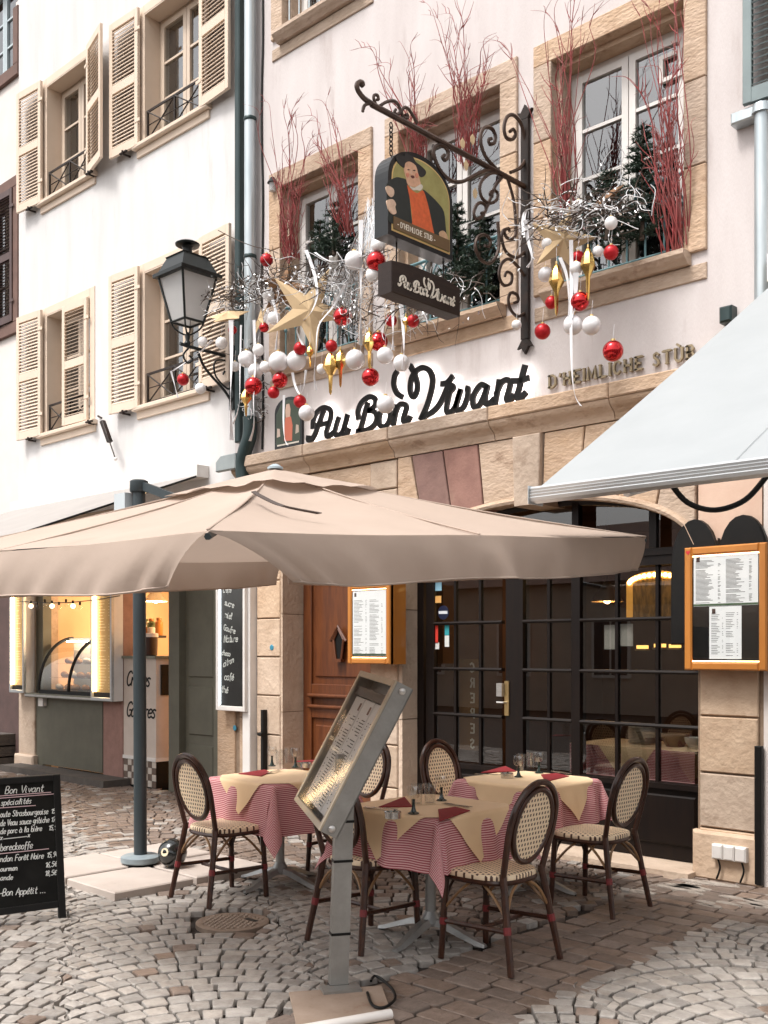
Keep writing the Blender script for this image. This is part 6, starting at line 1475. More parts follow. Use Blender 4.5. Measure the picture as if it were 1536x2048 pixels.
for k, (dx, h, c) in enumerate(((-.20, .2, 0), (.50, .28, 1), (.42, .18, 3))):
    b = V((cx0 + .3 + dx, .22, zt1))
    t = thing('syrup_bottle', b, ['amber bottle left of the brown tub on the cabinet', 'tall white bottle right of the brown tub on the cabinet', 'short orange bottle right of the brown tub on the cabinet'][k], 'bottle', 'bottles on the crepe cabinet')
    MB().lathe([(.035, 0), (.037, .01), (.037, h * .6), (.014, h * .78), (.014, h)], b, 12).build('body', m_jar[c], t, smooth=True)
    MB().lathe([(.018, h), (.018, h + .025)], b, 10).build('cap', m_blackp, t)
# string of bulbs under the awning
for k in range(8):
    c = PY(62 + k * 14, 1212 + 3 * math.sin(k * 2.1), -.25)
    t = thing('festoon_bulb', c, '%s small bulb from the left on the festoon string over the crepe counter' % ['first', 'second', 'third', 'fourth', 'fifth', 'sixth', 'seventh', 'eighth'][k], 'bulb', 'festoon bulbs over the crepe counter')
    MB().sphere(c, .03, 10, 8).build('globe', emitter('festoon_glow', (1.0, .72, .42), 3.0) if k % 3 == 0 else m_clear, t, smooth=True)
    MB().lathe([(.014, 0), (.014, .04)], c + V((0, 0, .028)), 8).build('holder', m_blackp, t)
pth = [PY(40, 1206, -.25), PY(90, 1209, -.25), PY(140, 1208, -.25), PY(190, 1203, -.25), PY(240, 1195, -.25)]
single(MB().tube(spline([p + V((0, 0, .02)) for p in pth], 4), .006, 5), 'festoon_cable', m_blackp, pth[2], 'black festoon cable strung over the crepe counter', 'cable')
# tall lit chalk display by the drainpipe
x0, x1 = WX(431, -.14), WX(489, -.14); z0, z1 = WZ(460, 1422, -.14), 2.36
cdp = thing('chalk_display', ((x0 + x1) / 2, -.02, z0), 'tall narrow white-framed case with white scrawl on black, left of the stone pier', 'display case')
MB().box(x0, x1, -.10, -.006, z0, z1).build('case', m_whitep, cdp)
for r in ((x0, x0 + .035, z0, z1), (x1 - .035, x1, z0, z1), (x0 + .035, x1 - .035, z0, z0 + .05), (x0 + .035, x1 - .035, z1 - .05, z1)): wprism('frame', wrect(*r), -.10, .04, m_whitep, cdp, .005)
MB().box(x0 + .035, x1 - .035, -.112, -.1005, z0 + .05, z1 - .05).build('board', m_blackp, cdp)
MB().box(x0 + .035, x1 - .035, -.132, -.128, z0 + .05, z1 - .05).build('pane', m_clear, cdp)
mb = MB(); rr = random.Random(9)
for k in range(9):
    zz = z1 - .16 - k * .13; txt = ['Crêpe', 'sucre', 'miel', 'Gaufre', 'Nature', 'choco', 'citron', 'café', 'thé'][k]
    write(mb, txt, V((x0 + .06 + rr.uniform(0, .07), -.1125, zz)), (WU + WV_ * rr.uniform(-.25, .35)).normalized(), WV_, WN, rr.uniform(.05, .08), .009, slant=.2, gap=.7, maxw=.24)
mb.build('chalk_writing', m_chalk, cdp)
MB().tube([(x0 + .05, -.118, z0 + .06), (x0 + .05, -.118, z1 - .06)], .008, 8).build('light_tube', emitter('cool_tube', (.85, .93, 1.0), 3), cdp)
# white trim, red strip, dark hinge bar on the stone pier
xq = WX(508)
single(MB().prism(wrect(WX(499), WX(514), .0, 3.28), (0, .0, 0), WU, WV_, WN, .095, .006), 'white_post', m_whitep, (xq, 0, 0), 'slim white painted post against the stone pier, right of the chalk display', 'post')
xh = WX(519, -.1)
single(MB().prism(wrect(xh - .022, xh + .022, .10, WZ(519, 1420, -.1)), (0, -.02, 0), WU, WV_, WN, .05, .005).tube([(xh - .03, -.085, .75), (xh + .03, -.085, .75)], .02, 8), 'dark_hinge_bar', m_blackp, (xh, -.03, .1), 'short dark iron bar upright on the stone pier left of the wooden door', 'bar')
# discs, sockets, bar and little fittings on the stone
m_cyan = M('blue_disc', (.05, .28, .40), .5, col2=(.03, .2, .3), scale=30); m_grn = M('green_disc', (.04, .22, .12), .5, col2=(.02, .15, .08), scale=30)
for (px, py, mt, lab) in ((543, 1295, m_cyan, 'small blue disc on the stone pier left of the wooden door'), (469, 1456, m_cyan, 'small blue disc on the stone below the chalk display'), (768, 1566, m_grn, 'small green disc low on the pier between the two doors')):
    c = PY(px, py, -.018); single(MB().lathe([(.028, 0), (.03, .004), (.024, .008)], V((c.x, -.012, c.z)), 14, axis=(0, -1, 0)), 'marker_disc', mt, V((c.x, -.012, c.z)), lab, 'disc', 'coloured discs on the stone')
c = PY(1462, 1706, -.06)
sk = thing('socket_block', c, 'row of three white outdoor sockets low on the right-hand pier', 'sockets')
for k in range(3): MB().prism(wrect(c.x - .125 + k * .083, c.x - .046 + k * .083, c.z - .05, c.z + .052), (0, -.045, 0), WU, WV_, WN, .055, .01).build('socket', m_whitep, sk)
for k, xx in enumerate((-.09, .08)): MB().tube(spline([(c.x + xx, -.07, c.z - .05), (c.x + xx + .02, -.08, c.z - .11), (c.x + xx - .01, -.07, c.z - .19)], 5), .007, 6).build('lead', m_blackp, sk)
x0 = WX(1518, -.03); z1 = WZ(1518, 1492, -.03)
single(MB().prism(wrect(x0 - .025, x0 + .025, .02, z1), (0, -.012, 0), WU, WV_, WN, .04, .006), 'black_wall_bar', m_blackp, (x0, -.02, .02), 'black upright iron bar fixed to the right edge of the right-hand pier', 'bar')
c = PY(1455, 630, -.05); single(MB().prism(wrect(c.x - .045, c.x + .045, c.z - .055, c.z + .055), (0, 0, 0), WU, WV_, WN, .09, .012), 'sensor_box', m_dkgreen, V((c.x, 0, c.z)), 'small dark green box on the wall just above the pale awning', 'box')
c = PY(545, 362, -.06); t = thing('wall_light', V((c.x, -.01, c.z)), 'tiny dark lamp with cap on the wall left of the top-left sandstone window', 'lamp')
MB().lathe([(.03, -.10), (.035, -.02)], V((c.x, -.06, c.z)), 10).build('glass', m_frost, t); MB().lathe([(.055, -.02), (.02, .035)], V((c.x, -.06, c.z)), 10).build('cap', m_blackp, t); MB().tube([(c.x, 0, c.z + .01), (c.x, -.06, c.z + .01)], .01, 6).build('arm', m_blackp, t)
# ------------------------------------------------------------------ inside the restaurant
ia = thing('stained_glass_panel', PY(1310, 1235, 2.4), 'arched amber stained glass panel glowing inside the dark restaurant', 'stained glass')
YI = 1.7; ax0, ax1 = WX(1255, YI), WX(1372, YI); azb, azs, azt = WZ(1310, 1236, YI), WZ(1310, 1165, YI), WZ(1310, 1142, YI)
def ap(i): return [(ax0 + i, azb), (ax1 - i, azb), (ax1 - i, azs)] + [((ax0 + ax1) / 2 + ((ax1 - ax0) / 2 - i) * math.cos(a), azs + (azt - azs - i) * math.sin(a)) for a in [math.pi * k / 12 for k in range(1, 12)]] + [(ax0 + i, azs)]
wprism('border', ap(0), YI, .02, M('amber_border', (.5, .25, .06), .4, col2=(.7, .4, .1), scale=14, emit=(1.0, .45, .08), estr=.45), ia)
wprism('picture', ap(.07), YI - .02, .004, M('dim_picture', (.10, .05, .02), .6, col2=(.55, .30, .08), scale=7, contrast=.15, stretch=(3, 1, 1), emit=(.5, .25, .06), estr=.10), ia)
for k in range(15):
    q = ap(.03); a = math.pi * (k + .5) / 15; x = (ax0 + ax1) / 2 + ((ax1 - ax0) / 2 - .035) * math.cos(a); z = azs + (azt - azs - .035) * math.sin(a)
    MB().sphere((x, YI - .028, z), .022, 8, 6).build('bulb', emitter('amber_bulb', (1.0, .66, .25), 9), ia)
for k, (px, py) in enumerate(((1285, 1295), (1320, 1292), (1350, 1293))):
    c = PY(px, py, YI); t = thing('glowing_votive', c, 'amber votive light low inside the restaurant window, %s of three' % ['left', 'middle', 'right'][k], 'votive', 'votives inside the restaurant')
    MB().box(c.x - .05, c.x + .05, YI - .02, YI + .02, c.z - .012, c.z + .02).build('glow', emitter('votive_glow', (1.0, .5, .12), 2.2), t); MB().box(c.x - .06, c.x + .06, YI - .03, YI + .03, c.z - .03, c.z - .0125).build('tray', m_brass, t)
zi = WZ(1300, 1490, .75); cI = ((WX(1190, .75) + WX(1400, .75)) / 2 + .05, .72)
it = thing('indoor_table', (cI[0], cI[1], 0), 'table with striped cloth and plates just inside the restaurant window', 'table')
MB().box(cI[0] - .55, cI[0] + .55, cI[1] - .30, cI[1] + .35, zi - .03, zi).build('tabletop', m_dkwood, it)
MB().lathe([(.2, .02), (.04, .06), (.04, zi - .03)], (cI[0], cI[1], 0), 12).build('column', m_cast2, it, smooth=True)
mb = MB(); mb.box(cI[0] - .553, cI[0] + .553, cI[1] - .306, cI[1] - .302, zi - .42, zi + .003); mb.uv = [(p.x - cI[0], p.z) for p in mb.v]; mb.build('striped_cloth', m_ging, it)
MB().prism([(cI[0] - .28, zi + .004), (cI[0] + .22, zi + .004), (cI[0] - .02, zi - .32)], (0, cI[1] - .3065, 0), WU, WV_, WN, .002).build('cream_cloth', m_cream, it)
MB().box(cI[0] - .553, cI[0] + .553, cI[1] - .306, cI[1] + .353, zi + .003, zi + .006).build('cloth_top', m_cream, it)
pc_ = V((WX(1285, .75), .75, zi + .007)); m_china = M('white_china', (.72, .70, .66), .25)
for k in range(12):
    single(MB().lathe([(.06, 0), (.115, .010), (.117, .013), (.06, .004)], pc_ + V((0, 0, k * .0115)), 20, cap=False), 'plate', m_china, pc_ + V((0, 0, k * .0115)), 'white plates stacked on the table inside the window', 'plate', 'plates stacked inside the window', smooth=True)
bb = V((WX(1350, .72), .72, zi + .007)); single(MB().lathe([(.07, 0), (.10, .05), (.115, .10), (.108, .10), (.09, .05), (.0, .012)], bb, 18, cap=False), 'bread_basket', M('wicker', (.24, .13, .055), .7, col2=(.14, .07, .03), scale=40), bb, 'wicker bread basket on the table inside the window', 'basket', smooth=True)
bb = V((WX(1390, .60), .60, zi + .007)); single(MB().lathe([(.03, 0), (.075, .055), (.08, .09), (.074, .09), (.0, .015)], bb, 18, cap=False), 'white_bowl', m_china, bb, 'white bowl on the indoor table next to the right-hand pier', 'bowl', smooth=True)
# notices taped inside the panes, and the brown board with CREPES mirrored on it
for (px, py, w, h) in ((1209, 1250, .13, .19), (1241, 1248, .11, .17)):
    x, z = WX(px, .24), WZ(px, py, .24)
    nt = MB().box(x, x + w, .236, .239, z - h, z); single(nt, 'paper_notice', m_paper, (x, .236, z - h), 'pale notice sheet taped inside the dark window, %s of two' % ('left' if px < 1230 else 'right'), 'notice', 'notices inside the window')
x0, x1 = WX(917, .5), WX(957, .5); z0, z1 = WZ(937, 1500, .5), WZ(937, 1318, .5)
cr = thing('crepes_board', ((x0 + x1) / 2, .5, z0), 'upright brown board with mirrored capitals CREPES behind the glass door', 'board')
MB().box(x0, x1, .5, .52, z0, z1).build('board', M('brown_board', (.26, .13, .05), .6, col2=(.2, .1, .04), scale=4), cr)
for k, ch in enumerate('CREPES'):
    mb = MB(); h = (z1 - z0) / 6 * .58; write(mb, ch, V((x1 - .05, .499, z1 - (k + .85) * (z1 - z0) / 6)), -WU, WV_, WN, h, .018, slant=0, smooth=0, depth=.002); mb.build('letter', m_ivory, cr)
m_pend = bpy.data.lights.new('dining_room_fill', 'POINT'); m_pend.energy = 14; m_pend.color = (1, .55, .25); m_pend.shadow_soft_size = .1  # added fill light, with a pendant built round it, for the dining room
po_ = bpy.data.objects.new('dining_room_fill', m_pend); COL.objects.link(po_); po_.location = (-5.6, 2.2, 2.0)
pn = thing('added_pendant', (-5.6, 2.2, 2.1), 'warm pendant lamp added to light the restaurant behind the glass door', 'lamp')
MB().lathe([(.03, .2), (.16, .0), (.155, .0), (.025, .2)], (-5.6, 2.2, 2.08), 16).build('shade', m_brass, pn, smooth=True); MB().sphere((-5.6, 2.2, 2.1), .04, 10, 8).build('bulb', emitter('added_pendant_glow', (1, .6, .3), 12), pn); MB().tube([(-5.6, 2.2, 2.27), (-5.6, 2.2, 2.99)], .006, 5).build('cord', m_blackp, pn)
# ------------------------------------------------------------------ Christmas greenery and branches at the windows
m_branch = M('red_branch', (.36, .055, .055), .6, col2=(.22, .075, .065), scale=9)
def bundle(base, tips, n, seed, lab, spread=.10, y0=-.03, y1=-.28):
    rr = random.Random(seed); b0 = PY(base[0], base[1], y0); mb = MB()
    for k in range(n):
        tp = tips[k % len(tips)]; s = b0 + V((rr.uniform(-spread, spread), rr.uniform(-.05, .05), rr.uniform(-.02, .05)))
        full = PY(tp[0] + rr.uniform(-14, 14), tp[1] + rr.uniform(-12, 20), y1 + rr.uniform(-.12, .12)); f = 1.0 if k < len(tips) * 2 else rr.uniform(.35, .85)
        e = s.lerp(full, f); L = (e - s).length
        m1 = s.lerp(e, .35) + V((rr.uniform(-.06, .06) - (full.x - s.x) * .14, rr.uniform(-.04, .02), 0)); m2 = s.lerp(e, .7) + V((rr.uniform(-.05, .05), rr.uniform(-.05, .03), L * .03))
        dr = V((full.x - s.x, 0, 0)).normalized() * rr.uniform(.05, .22) if abs(full.x - s.x) > .01 else V((.05, 0, 0))
        m3 = s.lerp(e, .9) + V((rr.uniform(-.04, .04), rr.uniform(-.05, .02), .02)); e = e + dr * f + V((0, 0, -rr.uniform(0, .10) * f))
        pts = spline([s, m1, m2, m3, e], 5); r0 = rr.uniform(.0035, .0072)
        mb.tube(pts, [r0 * (1 - .86 * i / (len(pts) - 1)) for i in range(len(pts))], 5)
        for q in range(4):       # side shoots
            i0 = rr.randint(3, len(pts) - 4); p = pts[i0]; d = (pts[i0 + 1] - pts[i0 - 1]).normalized()
            sd_ = V((rr.uniform(-1, 1), rr.uniform(-.4, .4), rr.uniform(.2, .8))).normalized(); l2 = rr.uniform(.10, .32) * (1.2 - i0 / len(pts))
            e2 = p + (d * .7 + sd_ * .5).normalized() * l2; mb.tube([p, p.lerp(e2, .5) + sd_ * .012, e2], [.0036, .0026, .0013], 4)
    o = single(mb, 'branch_bundle', m_branch, b0, lab, 'branches', 'red branches at the windows', smooth=True); return o
bundle((582, 520), [(518, 190), (560, 205), (598, 185), (625, 240), (560, 330), (600, 360)], 30, 1, 'red branch bundle at the left jamb of the sandstone window nearest the pipe', .09)
bundle((694, 470), [(660, 165), (622, 210), (640, 265), (700, 300), (668, 370)], 24, 2, 'red branch bundle in front of the right casement of the window nearest the pipe', .06)
bundle((838, 350), [(735, 62), (812, 78), (832, 110), (862, 190), (850, 240)], 22, 3, 'red branch bundle rising behind the arched sign', .08)
bundle((934, 330), [(872, -5), (900, 5), (925, -30), (965, 70), (985, 90), (935, 130)], 28, 4, 'red branch bundle rising over the iron bracket arm at the middle window', .07)
bundle((1135, 430), [(1092, -20), (1128, -40), (1150, -60), (1188, -10), (1120, 130), (1000, 60)], 22, 5, 'red branch bundle at the left jamb of the right sandstone window', .05)
bundle((1352, 505), [(1288, -20), (1312, -50), (1345, -40), (1372, -60), (1262, 110), (1330, 120)], 34, 6, 'red branch bundle at the right jamb of the right sandstone window', .09)
m_fir = M('fir_needles', (.012, .030, .018), .6, col2=(.028, .055, .03), scale=8, island=.25)
m_bark = M('fir_bark', (.06, .04, .028), .9)
def fir(px, pytop, pybot, yy, rad_, seed, lab, flat=.6):
    rr = random.Random(seed); a, b = PY(px, pybot, yy), PY(px, pytop, yy); H = b.z - a.z
    t = thing('fir_tree', a, lab, 'fir tree', 'little firs in the window boxes')
    MB().tube([a, V((a.x, a.y, b.z - .05))], [.022, .006], 6).build('trunk', m_bark, t)
    mb = MB(); vs = []; fs = []
    def blade(p, d, L, w):
        s = d.cross(V((rr.uniform(-1, 1), rr.uniform(-1, 1), rr.uniform(-1, 1)))).normalized() * w; i = len(vs)
        vs.extend([p - s, p + s, p + d * L]); fs.append((i, i + 1, i + 2))
    lv = int(H / .055)
    for k in range(lv):
        f = k / lv; z = a.z + .03 + f * (H - .05); R = rad_ * (1 - f) ** .8 * rr.uniform(.75, 1.15) + .03
        for q in range(9):
            an = rr.uniform(0, 6.28); d = V((math.cos(an), math.sin(an) * flat, rr.uniform(.0, .45))).normalized(); L = R * rr.uniform(.7, 1.1)
            n = max(3, int(L / .012))
            for i in range(n):
                p = V((a.x, a.y, z)) + d * L * i / n + V((0, 0, -.25 * L * (i / n) ** 2))
                for e in range(6):
                    dd = (d * .7 + V((rr.uniform(-1, 1), rr.uniform(-1, 1), rr.uniform(-.6, 1)))).normalized(); blade(p, dd, rr.uniform(.024, .045), .0042)
    mb.add(vs, fs); mb.build('crown', m_fir, t, fix=False)
fir(668, 395, 510, -.02, .24, 1, 'small dark fir in the sandstone window nearest the pipe')
fir(640, 430, 520, -.02, .16, 7, 'little dark fir left of the white baubles, window nearest the pipe')
fir(915, 395, 600, .0, .30, 2, 'dark bushy fir in the middle window behind the bracket scrolls')
fir(960, 420, 590, -.02, .22, 8, 'narrow dark fir at the right side of the middle window')
fir(1285, 238, 480, .02, .30, 3, 'tallest dark fir, in the right sandstone window')
fir(1215, 330, 480, .0, .24, 4, 'low bushy fir left of the tallest one in the right window')
# ------------------------------------------------------------------ twig garlands with silver leaves
m_twig = M('dark_twig', (.045, .030, .022), .8, col2=(.08, .055, .04), scale=12)
m_silver = M('silver_leaf', (.80, .80, .80), .22, .85)
m_satin = M('white_satin', (.80, .79, .80), .38, col2=(.74, .73, .75), scale=3, stretch=(1, 1, .4), sheen=.3, spec=.5)
m_frosty = M('frosted_twig', (.74, .74, .75), .5)
def garland(path, n, ln, seed, lab, Y=-.42, leaves=220, dx=.14, dz=.10):
    rr = random.Random(seed); P = spline([PY(x, y, Y) for x, y in path], 8); t = thing('twig_garland', P[len(P) // 2], lab, 'garland', 'twig garlands')
    mb = MB(); lf = MB()
    for k in range(n):
        p = rr.choice(P) + V((rr.uniform(-dx, dx), rr.uniform(-.16, .16), rr.uniform(-dz, dz))); d = V((rr.uniform(-1, 1), rr.uniform(-.5, .5), rr.uniform(-.45, .45))).normalized(); L = rr.uniform(.4, 1) * ln
        pts = [p]; 
        for i in range(4): d = (d + V((rr.uniform(-.4, .4), rr.uniform(-.3, .3), rr.uniform(-.4, .4)))).normalized(); pts.append(pts[-1] + d * L / 4)
        mb.tube(pts, [.0052, .0045, .0036, .0026, .0015], 4)
        q = pts[2]; e = q + V((rr.uniform(-1, 1), rr.uniform(-.5, .5), rr.uniform(-.6, .6))).normalized() * L * .35; mb.tube([q, e], [.003, .0014], 4)
    tag(mb.build('twigs', m_twig, t), kind='stuff')
    fz = MB()
    for k in range(n * 2 // 3):
        p = rr.choice(P) + V((rr.gauss(0, dx * .7), rr.uniform(-.16, .12), rr.gauss(0, dz * .8))); d = V((rr.uniform(-1, 1), rr.uniform(-.5, .5), rr.uniform(-.5, .5))).normalized(); pts = [p]
        for i in range(4): d = (d + V((rr.uniform(-.8, .8), rr.uniform(-.5, .5), rr.uniform(-.8, .8)))).normalized(); pts.append(pts[-1] + d * ln * rr.uniform(.10, .2))
        fz.tube(spline(pts, 3), .0026, 4)
    tag(fz.build('frosted_twigs', m_frosty, t), kind='stuff')
    for k in range(leaves):
        p = rr.choice(P) + V((rr.gauss(0, dx * .8), rr.uniform(-.18, .14), rr.gauss(0, dz * .9) - .02)); u = V((rr.uniform(-1, 1), rr.uniform(-1, 1), rr.uniform(-1, 1))).normalized(); v_ = u.orthogonal().normalized(); s = rr.uniform(.010, .021)
        lf.add([p - u * s, p + v_ * s * .5 + u.cross(v_) * .003, p + u * s, p - v_ * s * .5 + u.cross(v_) * .003], [(0, 1, 2, 3)])
    tag(lf.build('silver_leaves', m_silver, t, fix=False), kind='stuff')
garland([(425, 610), (480, 585), (535, 575), (585, 600)], 90, .42, 1, 'dark twigs with silver leaves left of the big star, by the downpipe', leaves=240)
garland([(600, 545), (650, 560), (690, 590), (720, 640)], 90, .40, 2, 'dark twigs with silver leaves right of the big star', leaves=240)
garland([(735, 500), (770, 560), (800, 620), (870, 600), (930, 590)], 90, .42, 3, 'dark twigs below the arched sign, in front of the middle window', leaves=170)
garland([(1055, 470), (1110, 425), (1160, 435), (1215, 405), (1235, 430)], 100, .40, 4, 'dark twigs with silver leaves right of the iron bracket', leaves=280)
garland([(505, 690), (520, 760), (512, 830)], 36, .22, 6, 'dark tuft of twigs on the wall beside the downpipe elbow', Y=-.12, leaves=60, dx=.05, dz=.06)
mb = MB(); rr = random.Random(21)
for k, L in enumerate(([(560, 508), (535, 498), (505, 492), (470, 478), (440, 462)], [(470, 600), (440, 590), (410, 588), (370, 575)], [(470, 530), (430, 520), (395, 520)], [(480, 640), (440, 650), (415, 660), (380, 690)], [(560, 575), (620, 530), (640, 510)], [(520, 720), (440, 705), (370, 690)])):
    mb2 = MB(); mb2.tube(spline([PY(x, y, -.4) + V((0, rr.uniform(-.04, .04), 0)) for x, y in L], 5), .0042, 5)
    c = PY(*L[2], -.4); single(mb2, 'bare_twig', m_twig, c, ['bare dark twig carrying the highest red bauble on the left', 'thin dark twig reaching across the lantern', 'short bare twig over the beige shutter', 'thin twig trailing below the lantern arm', 'bare twig above the big star', 'long thin twig under the lantern'][k], 'twig', 'bare twigs')
tn = MB(); rr = random.Random(5)
for k in range(70):
    x = rr.uniform(690, 745); p = [PY(745 + rr.uniform(-12, 8), 395 + rr.uniform(0, 60), -.4), PY(x + 12, 500 + rr.uniform(-20, 20), -.45), PY(x - 18, 570 + rr.uniform(-15, 25), -.48), PY(x - 25, 630 + rr.uniform(-30, 40), -.46)]
    tn.tube(spline(p, 4), .0026, 4)
tag(single(tn, 'tinsel_fall', m_silver, PY(720, 500, -.45), 'shower of silver tinsel strands left of the arched sign', 'tinsel'))
# ------------------------------------------------------------------ baubles, drops, stars, ribbons
m_redg = M('red_mirror_bauble', (.52, .008, .012), .07, .75, coat=.5); m_redm = M('red_satin_bauble', (.46, .012, .018), .34, .45)
m_pearl = M('pearl_bauble', (.80, .78, .78), .22, .05, col2=(.72, .70, .71), scale=6, coat=.5, spec=.6); m_whm = M('matt_white_bauble', (.82, .80, .79), .5)
m_goldm = M('gold_mirror', (.78, .50, .16), .16, .95); m_cap = M('gold_cap', (.7, .5, .22), .3, .9)
def bauble(px, py, r, kind, lab, Y=-.5, thread=.10):
    c = PY(px, py, Y); t_ = (c - CAM).dot(DIR); R = r * t_ / FPX
    mt = {'R': m_redg, 'r': m_redm, 'W': m_pearl, 'w': m_whm}[kind]; colr = 'red' if kind in 'Rr' else 'white'
    t = thing('bauble', c, lab, 'bauble', colr + ' baubles')
    MB().sphere(c, R, 24, 16).build('ball', mt, t, smooth=True); MB().lathe([(R * .22, R * .96), (R * .22, R * 1.14), (R * .12, R * 1.18)], c, 10).build('cap', m_cap, t, smooth=True)
    MB().tube([c + V((0, 0, R * 1.15)), c + V((.01, 0, R * 1.15 + thread))], .0016, 4).build('thread', m_satin, t)
BA = [(533, 520, 13, 'r', 'satin red bauble hanging alone near the downpipe, highest on the left'), (685, 633, 19, 'R', 'mirror red bauble just right of the big star'), (752, 523, 20, 'R', 'mirror red bauble at the lower left corner of the arched sign'),
 (757, 683, 19, 'R', 'mirror red bauble touching the long gold drop under the tinsel'), (600, 697, 13, 'r', 'satin red bauble at the foot of the big star'), (663, 692, 12, 'r', 'satin red bauble above the two gold drops'),
 (741, 754, 18, 'R', 'mirror red bauble just above the script letter B'), (560, 760, 16, 'R', 'mirror red bauble right of the lantern arm, above the small plaque'), (547, 785, 12, 'r', 'satin red bauble left of the plaque top'),
 (600, 803, 13, 'r', 'satin red bauble over the top right of the small plaque'), (507, 772, 18, 'R', 'mirror red bauble in front of the downpipe elbow'), (465, 660, 9, 'r', 'small red bauble under the flat star by the shutter'),
 (528, 655, 10, 'R', 'small red bauble left of the big star'), (366, 759, 12, 'r', 'red bauble in front of the window guard under the lantern'), (782, 641, 12, 'r', 'red bauble under the dark box sign, left end'), (826, 642, 13, 'r', 'red bauble under the dark box sign, middle'),
 (1222, 505, 15, 'r', 'red bauble in front of the right window railing'), (1156, 516, 14, 'r', 'red bauble half behind a white one, right of the bracket'), (1160, 603, 19, 'R', 'mirror red bauble on the right sill, behind the white ribbon'),
 (1103, 605, 13, 'r', 'red bauble behind the left gold drop of the right cluster'), (1085, 663, 16, 'r', 'satin red bauble at the foot of the iron bracket'), (1226, 702, 21, 'R', 'mirror red bauble hanging lowest on the right, above the bronze letters'),
 (493, 718, 17, 'W', 'pearl bauble over the grey downpipe'), (470, 733, 10, 'w', 'small white bauble left of the downpipe, on the lantern arm'), (557, 723, 20, 'W', 'large pearl bauble left of the sandstone apron'), (593, 721, 20, 'W', 'large pearl bauble under the red one at the foot of the big star'),
 (530, 734, 11, 'w', 'small white bauble behind the large pearl ones'), (517, 700, 12, 'w', 'white bauble just right of the downpipe'), (710, 719, 20, 'W', 'large pearl bauble between the gold drops'), (770, 711, 17, 'W', 'pearl bauble right of the long gold drop'),
 (803, 726, 17, 'W', 'pearl bauble at the end of the white ribbons, above the letter V'), (643, 738, 10, 'w', 'small white bauble left of the paired gold drops'), (771, 809, 18, 'W', 'pearl bauble hanging in front of the script letter o'), (613, 826, 16, 'W', 'pearl bauble beside the script letter A'),
 (708, 521, 19, 'W', 'white bauble left of the arched sign'), (745, 550, 14, 'w', 'white bauble under the red one at the sign corner'), (537, 590, 12, 'w', 'white bauble among the silver leaves, upper left'), (548, 636, 13, 'w', 'white bauble left of the big star point'),
 (405, 683, 10, 'w', 'white bauble left of the lantern arm'), (443, 686, 12, 'w', 'white bauble over the beige shutter by the lantern'), (401, 777, 11, 'w', 'white bauble over the white house sill under the lantern'), (511, 742, 15, 'W', 'pearl bauble above the red one at the elbow'),
 (1157, 413, 13, 'w', 'white bauble highest in the right cluster'), (1222, 446, 13, 'w', 'white bauble at the right end of the right cluster'), (1096, 487, 13, 'w', 'white bauble left in the right cluster, beside the bracket'), (1196, 503, 11, 'w', 'white bauble left of the red one at the railing'),
 (1152, 536, 13, 'w', 'white bauble between the two gold drops on the right'), (1091, 549, 15, 'W', 'pearl bauble behind the left gold drop, right cluster'), (1146, 650, 20, 'W', 'large pearl bauble at the end of the right ribbons, left of two'), (1183, 651, 19, 'W', 'large pearl bauble at the end of the right ribbons, right of two'),
 (1055, 462, 11, 'w', 'white bauble in front of the bracket post'), (1033, 650, 10, 'w', 'white bauble low beside the bracket foot scroll'), (757, 490, 14, 'w', 'white bauble half behind the arched sign edge')]
for i, (px, py, r, k, lab) in enumerate(BA): bauble(px, py, r, k, lab, -.48 + .05 * math.sin(i * 2.3) if not (700 < px < 760 and py < 560) else -.56)
def drop(px, y0, y1, w, lab, Y=-.52):
    a, b = PY(px, y0, Y), PY(px, y1, Y); H = a.z - b.z; R = w * (a - CAM).dot(DIR) / FPX / 2
    t = thing('gold_drop', a, lab, 'ornament', 'gold drop ornaments')
    MB().lathe([(.003, 0), (R * .18, H * .06), (R * .30, H * .45), (R, H * .66), (R * .82, H * .80), (R * .3, H * .97), (.004, H)], b, 8).build('drop', m_goldm, t, smooth=True, ang=25)
    MB().lathe([(.008, 0), (.008, .02)], a, 8).build('cap', m_cap, t); MB().tube([a, a + V((0, 0, .12))], .0016, 4).build('thread', m_satin, t)
drop(661, 705, 790, 32, 'faceted gold drop, left of the pair over the sandstone apron'); drop(681, 698, 775, 26, 'faceted gold drop, right of the pair over the sandstone apron', -.47); drop(739, 660, 738, 27, 'faceted gold drop hanging right above the red bauble over letter B')
drop(492, 778, 833, 24, 'faceted gold drop hanging below the red bauble at the elbow'); drop(1113, 528, 632, 32, 'faceted gold drop, left one of the right cluster'); drop(1176, 495, 602, 31, 'faceted gold drop, right one of the right cluster'); drop(812, 632, 668, 16, 'slim gold drop under the dark box sign'); drop(620, 690, 735, 16, 'slim gold drop under the foot of the big star')
m_kraft = M('kraft_paper', (.62, .46, .28), .85, col2=(.54, .39, .23), scale=3, bump=.25, bscale=25, spec=.2)
m_kraftd = M('rusty_star', (.25, .12, .045), .6, .2, col2=(.17, .08, .03), scale=6)
def star(c, R, u, v_, n, d, mat, name, lab, rot=0.0, squash=.42, cat='star'):
    u, v_, n = V(u).normalized(), V(v_).normalized(), V(n).normalized(); ring = []
    for k in range(10):
        a = rot + math.pi * k / 5; r = R if k % 2 == 0 else R * squash; ring.append(c + u * r * math.sin(a) + v_ * r * math.cos(a))
    mb = MB(); mb.add(ring + [c + n * d, c - n * d], [(k, (k + 1) % 10, 10) for k in range(10)] + [((k + 1) % 10, k, 11) for k in range(10)])
    return single(mb, name, mat, c, lab, cat, 'paper stars')
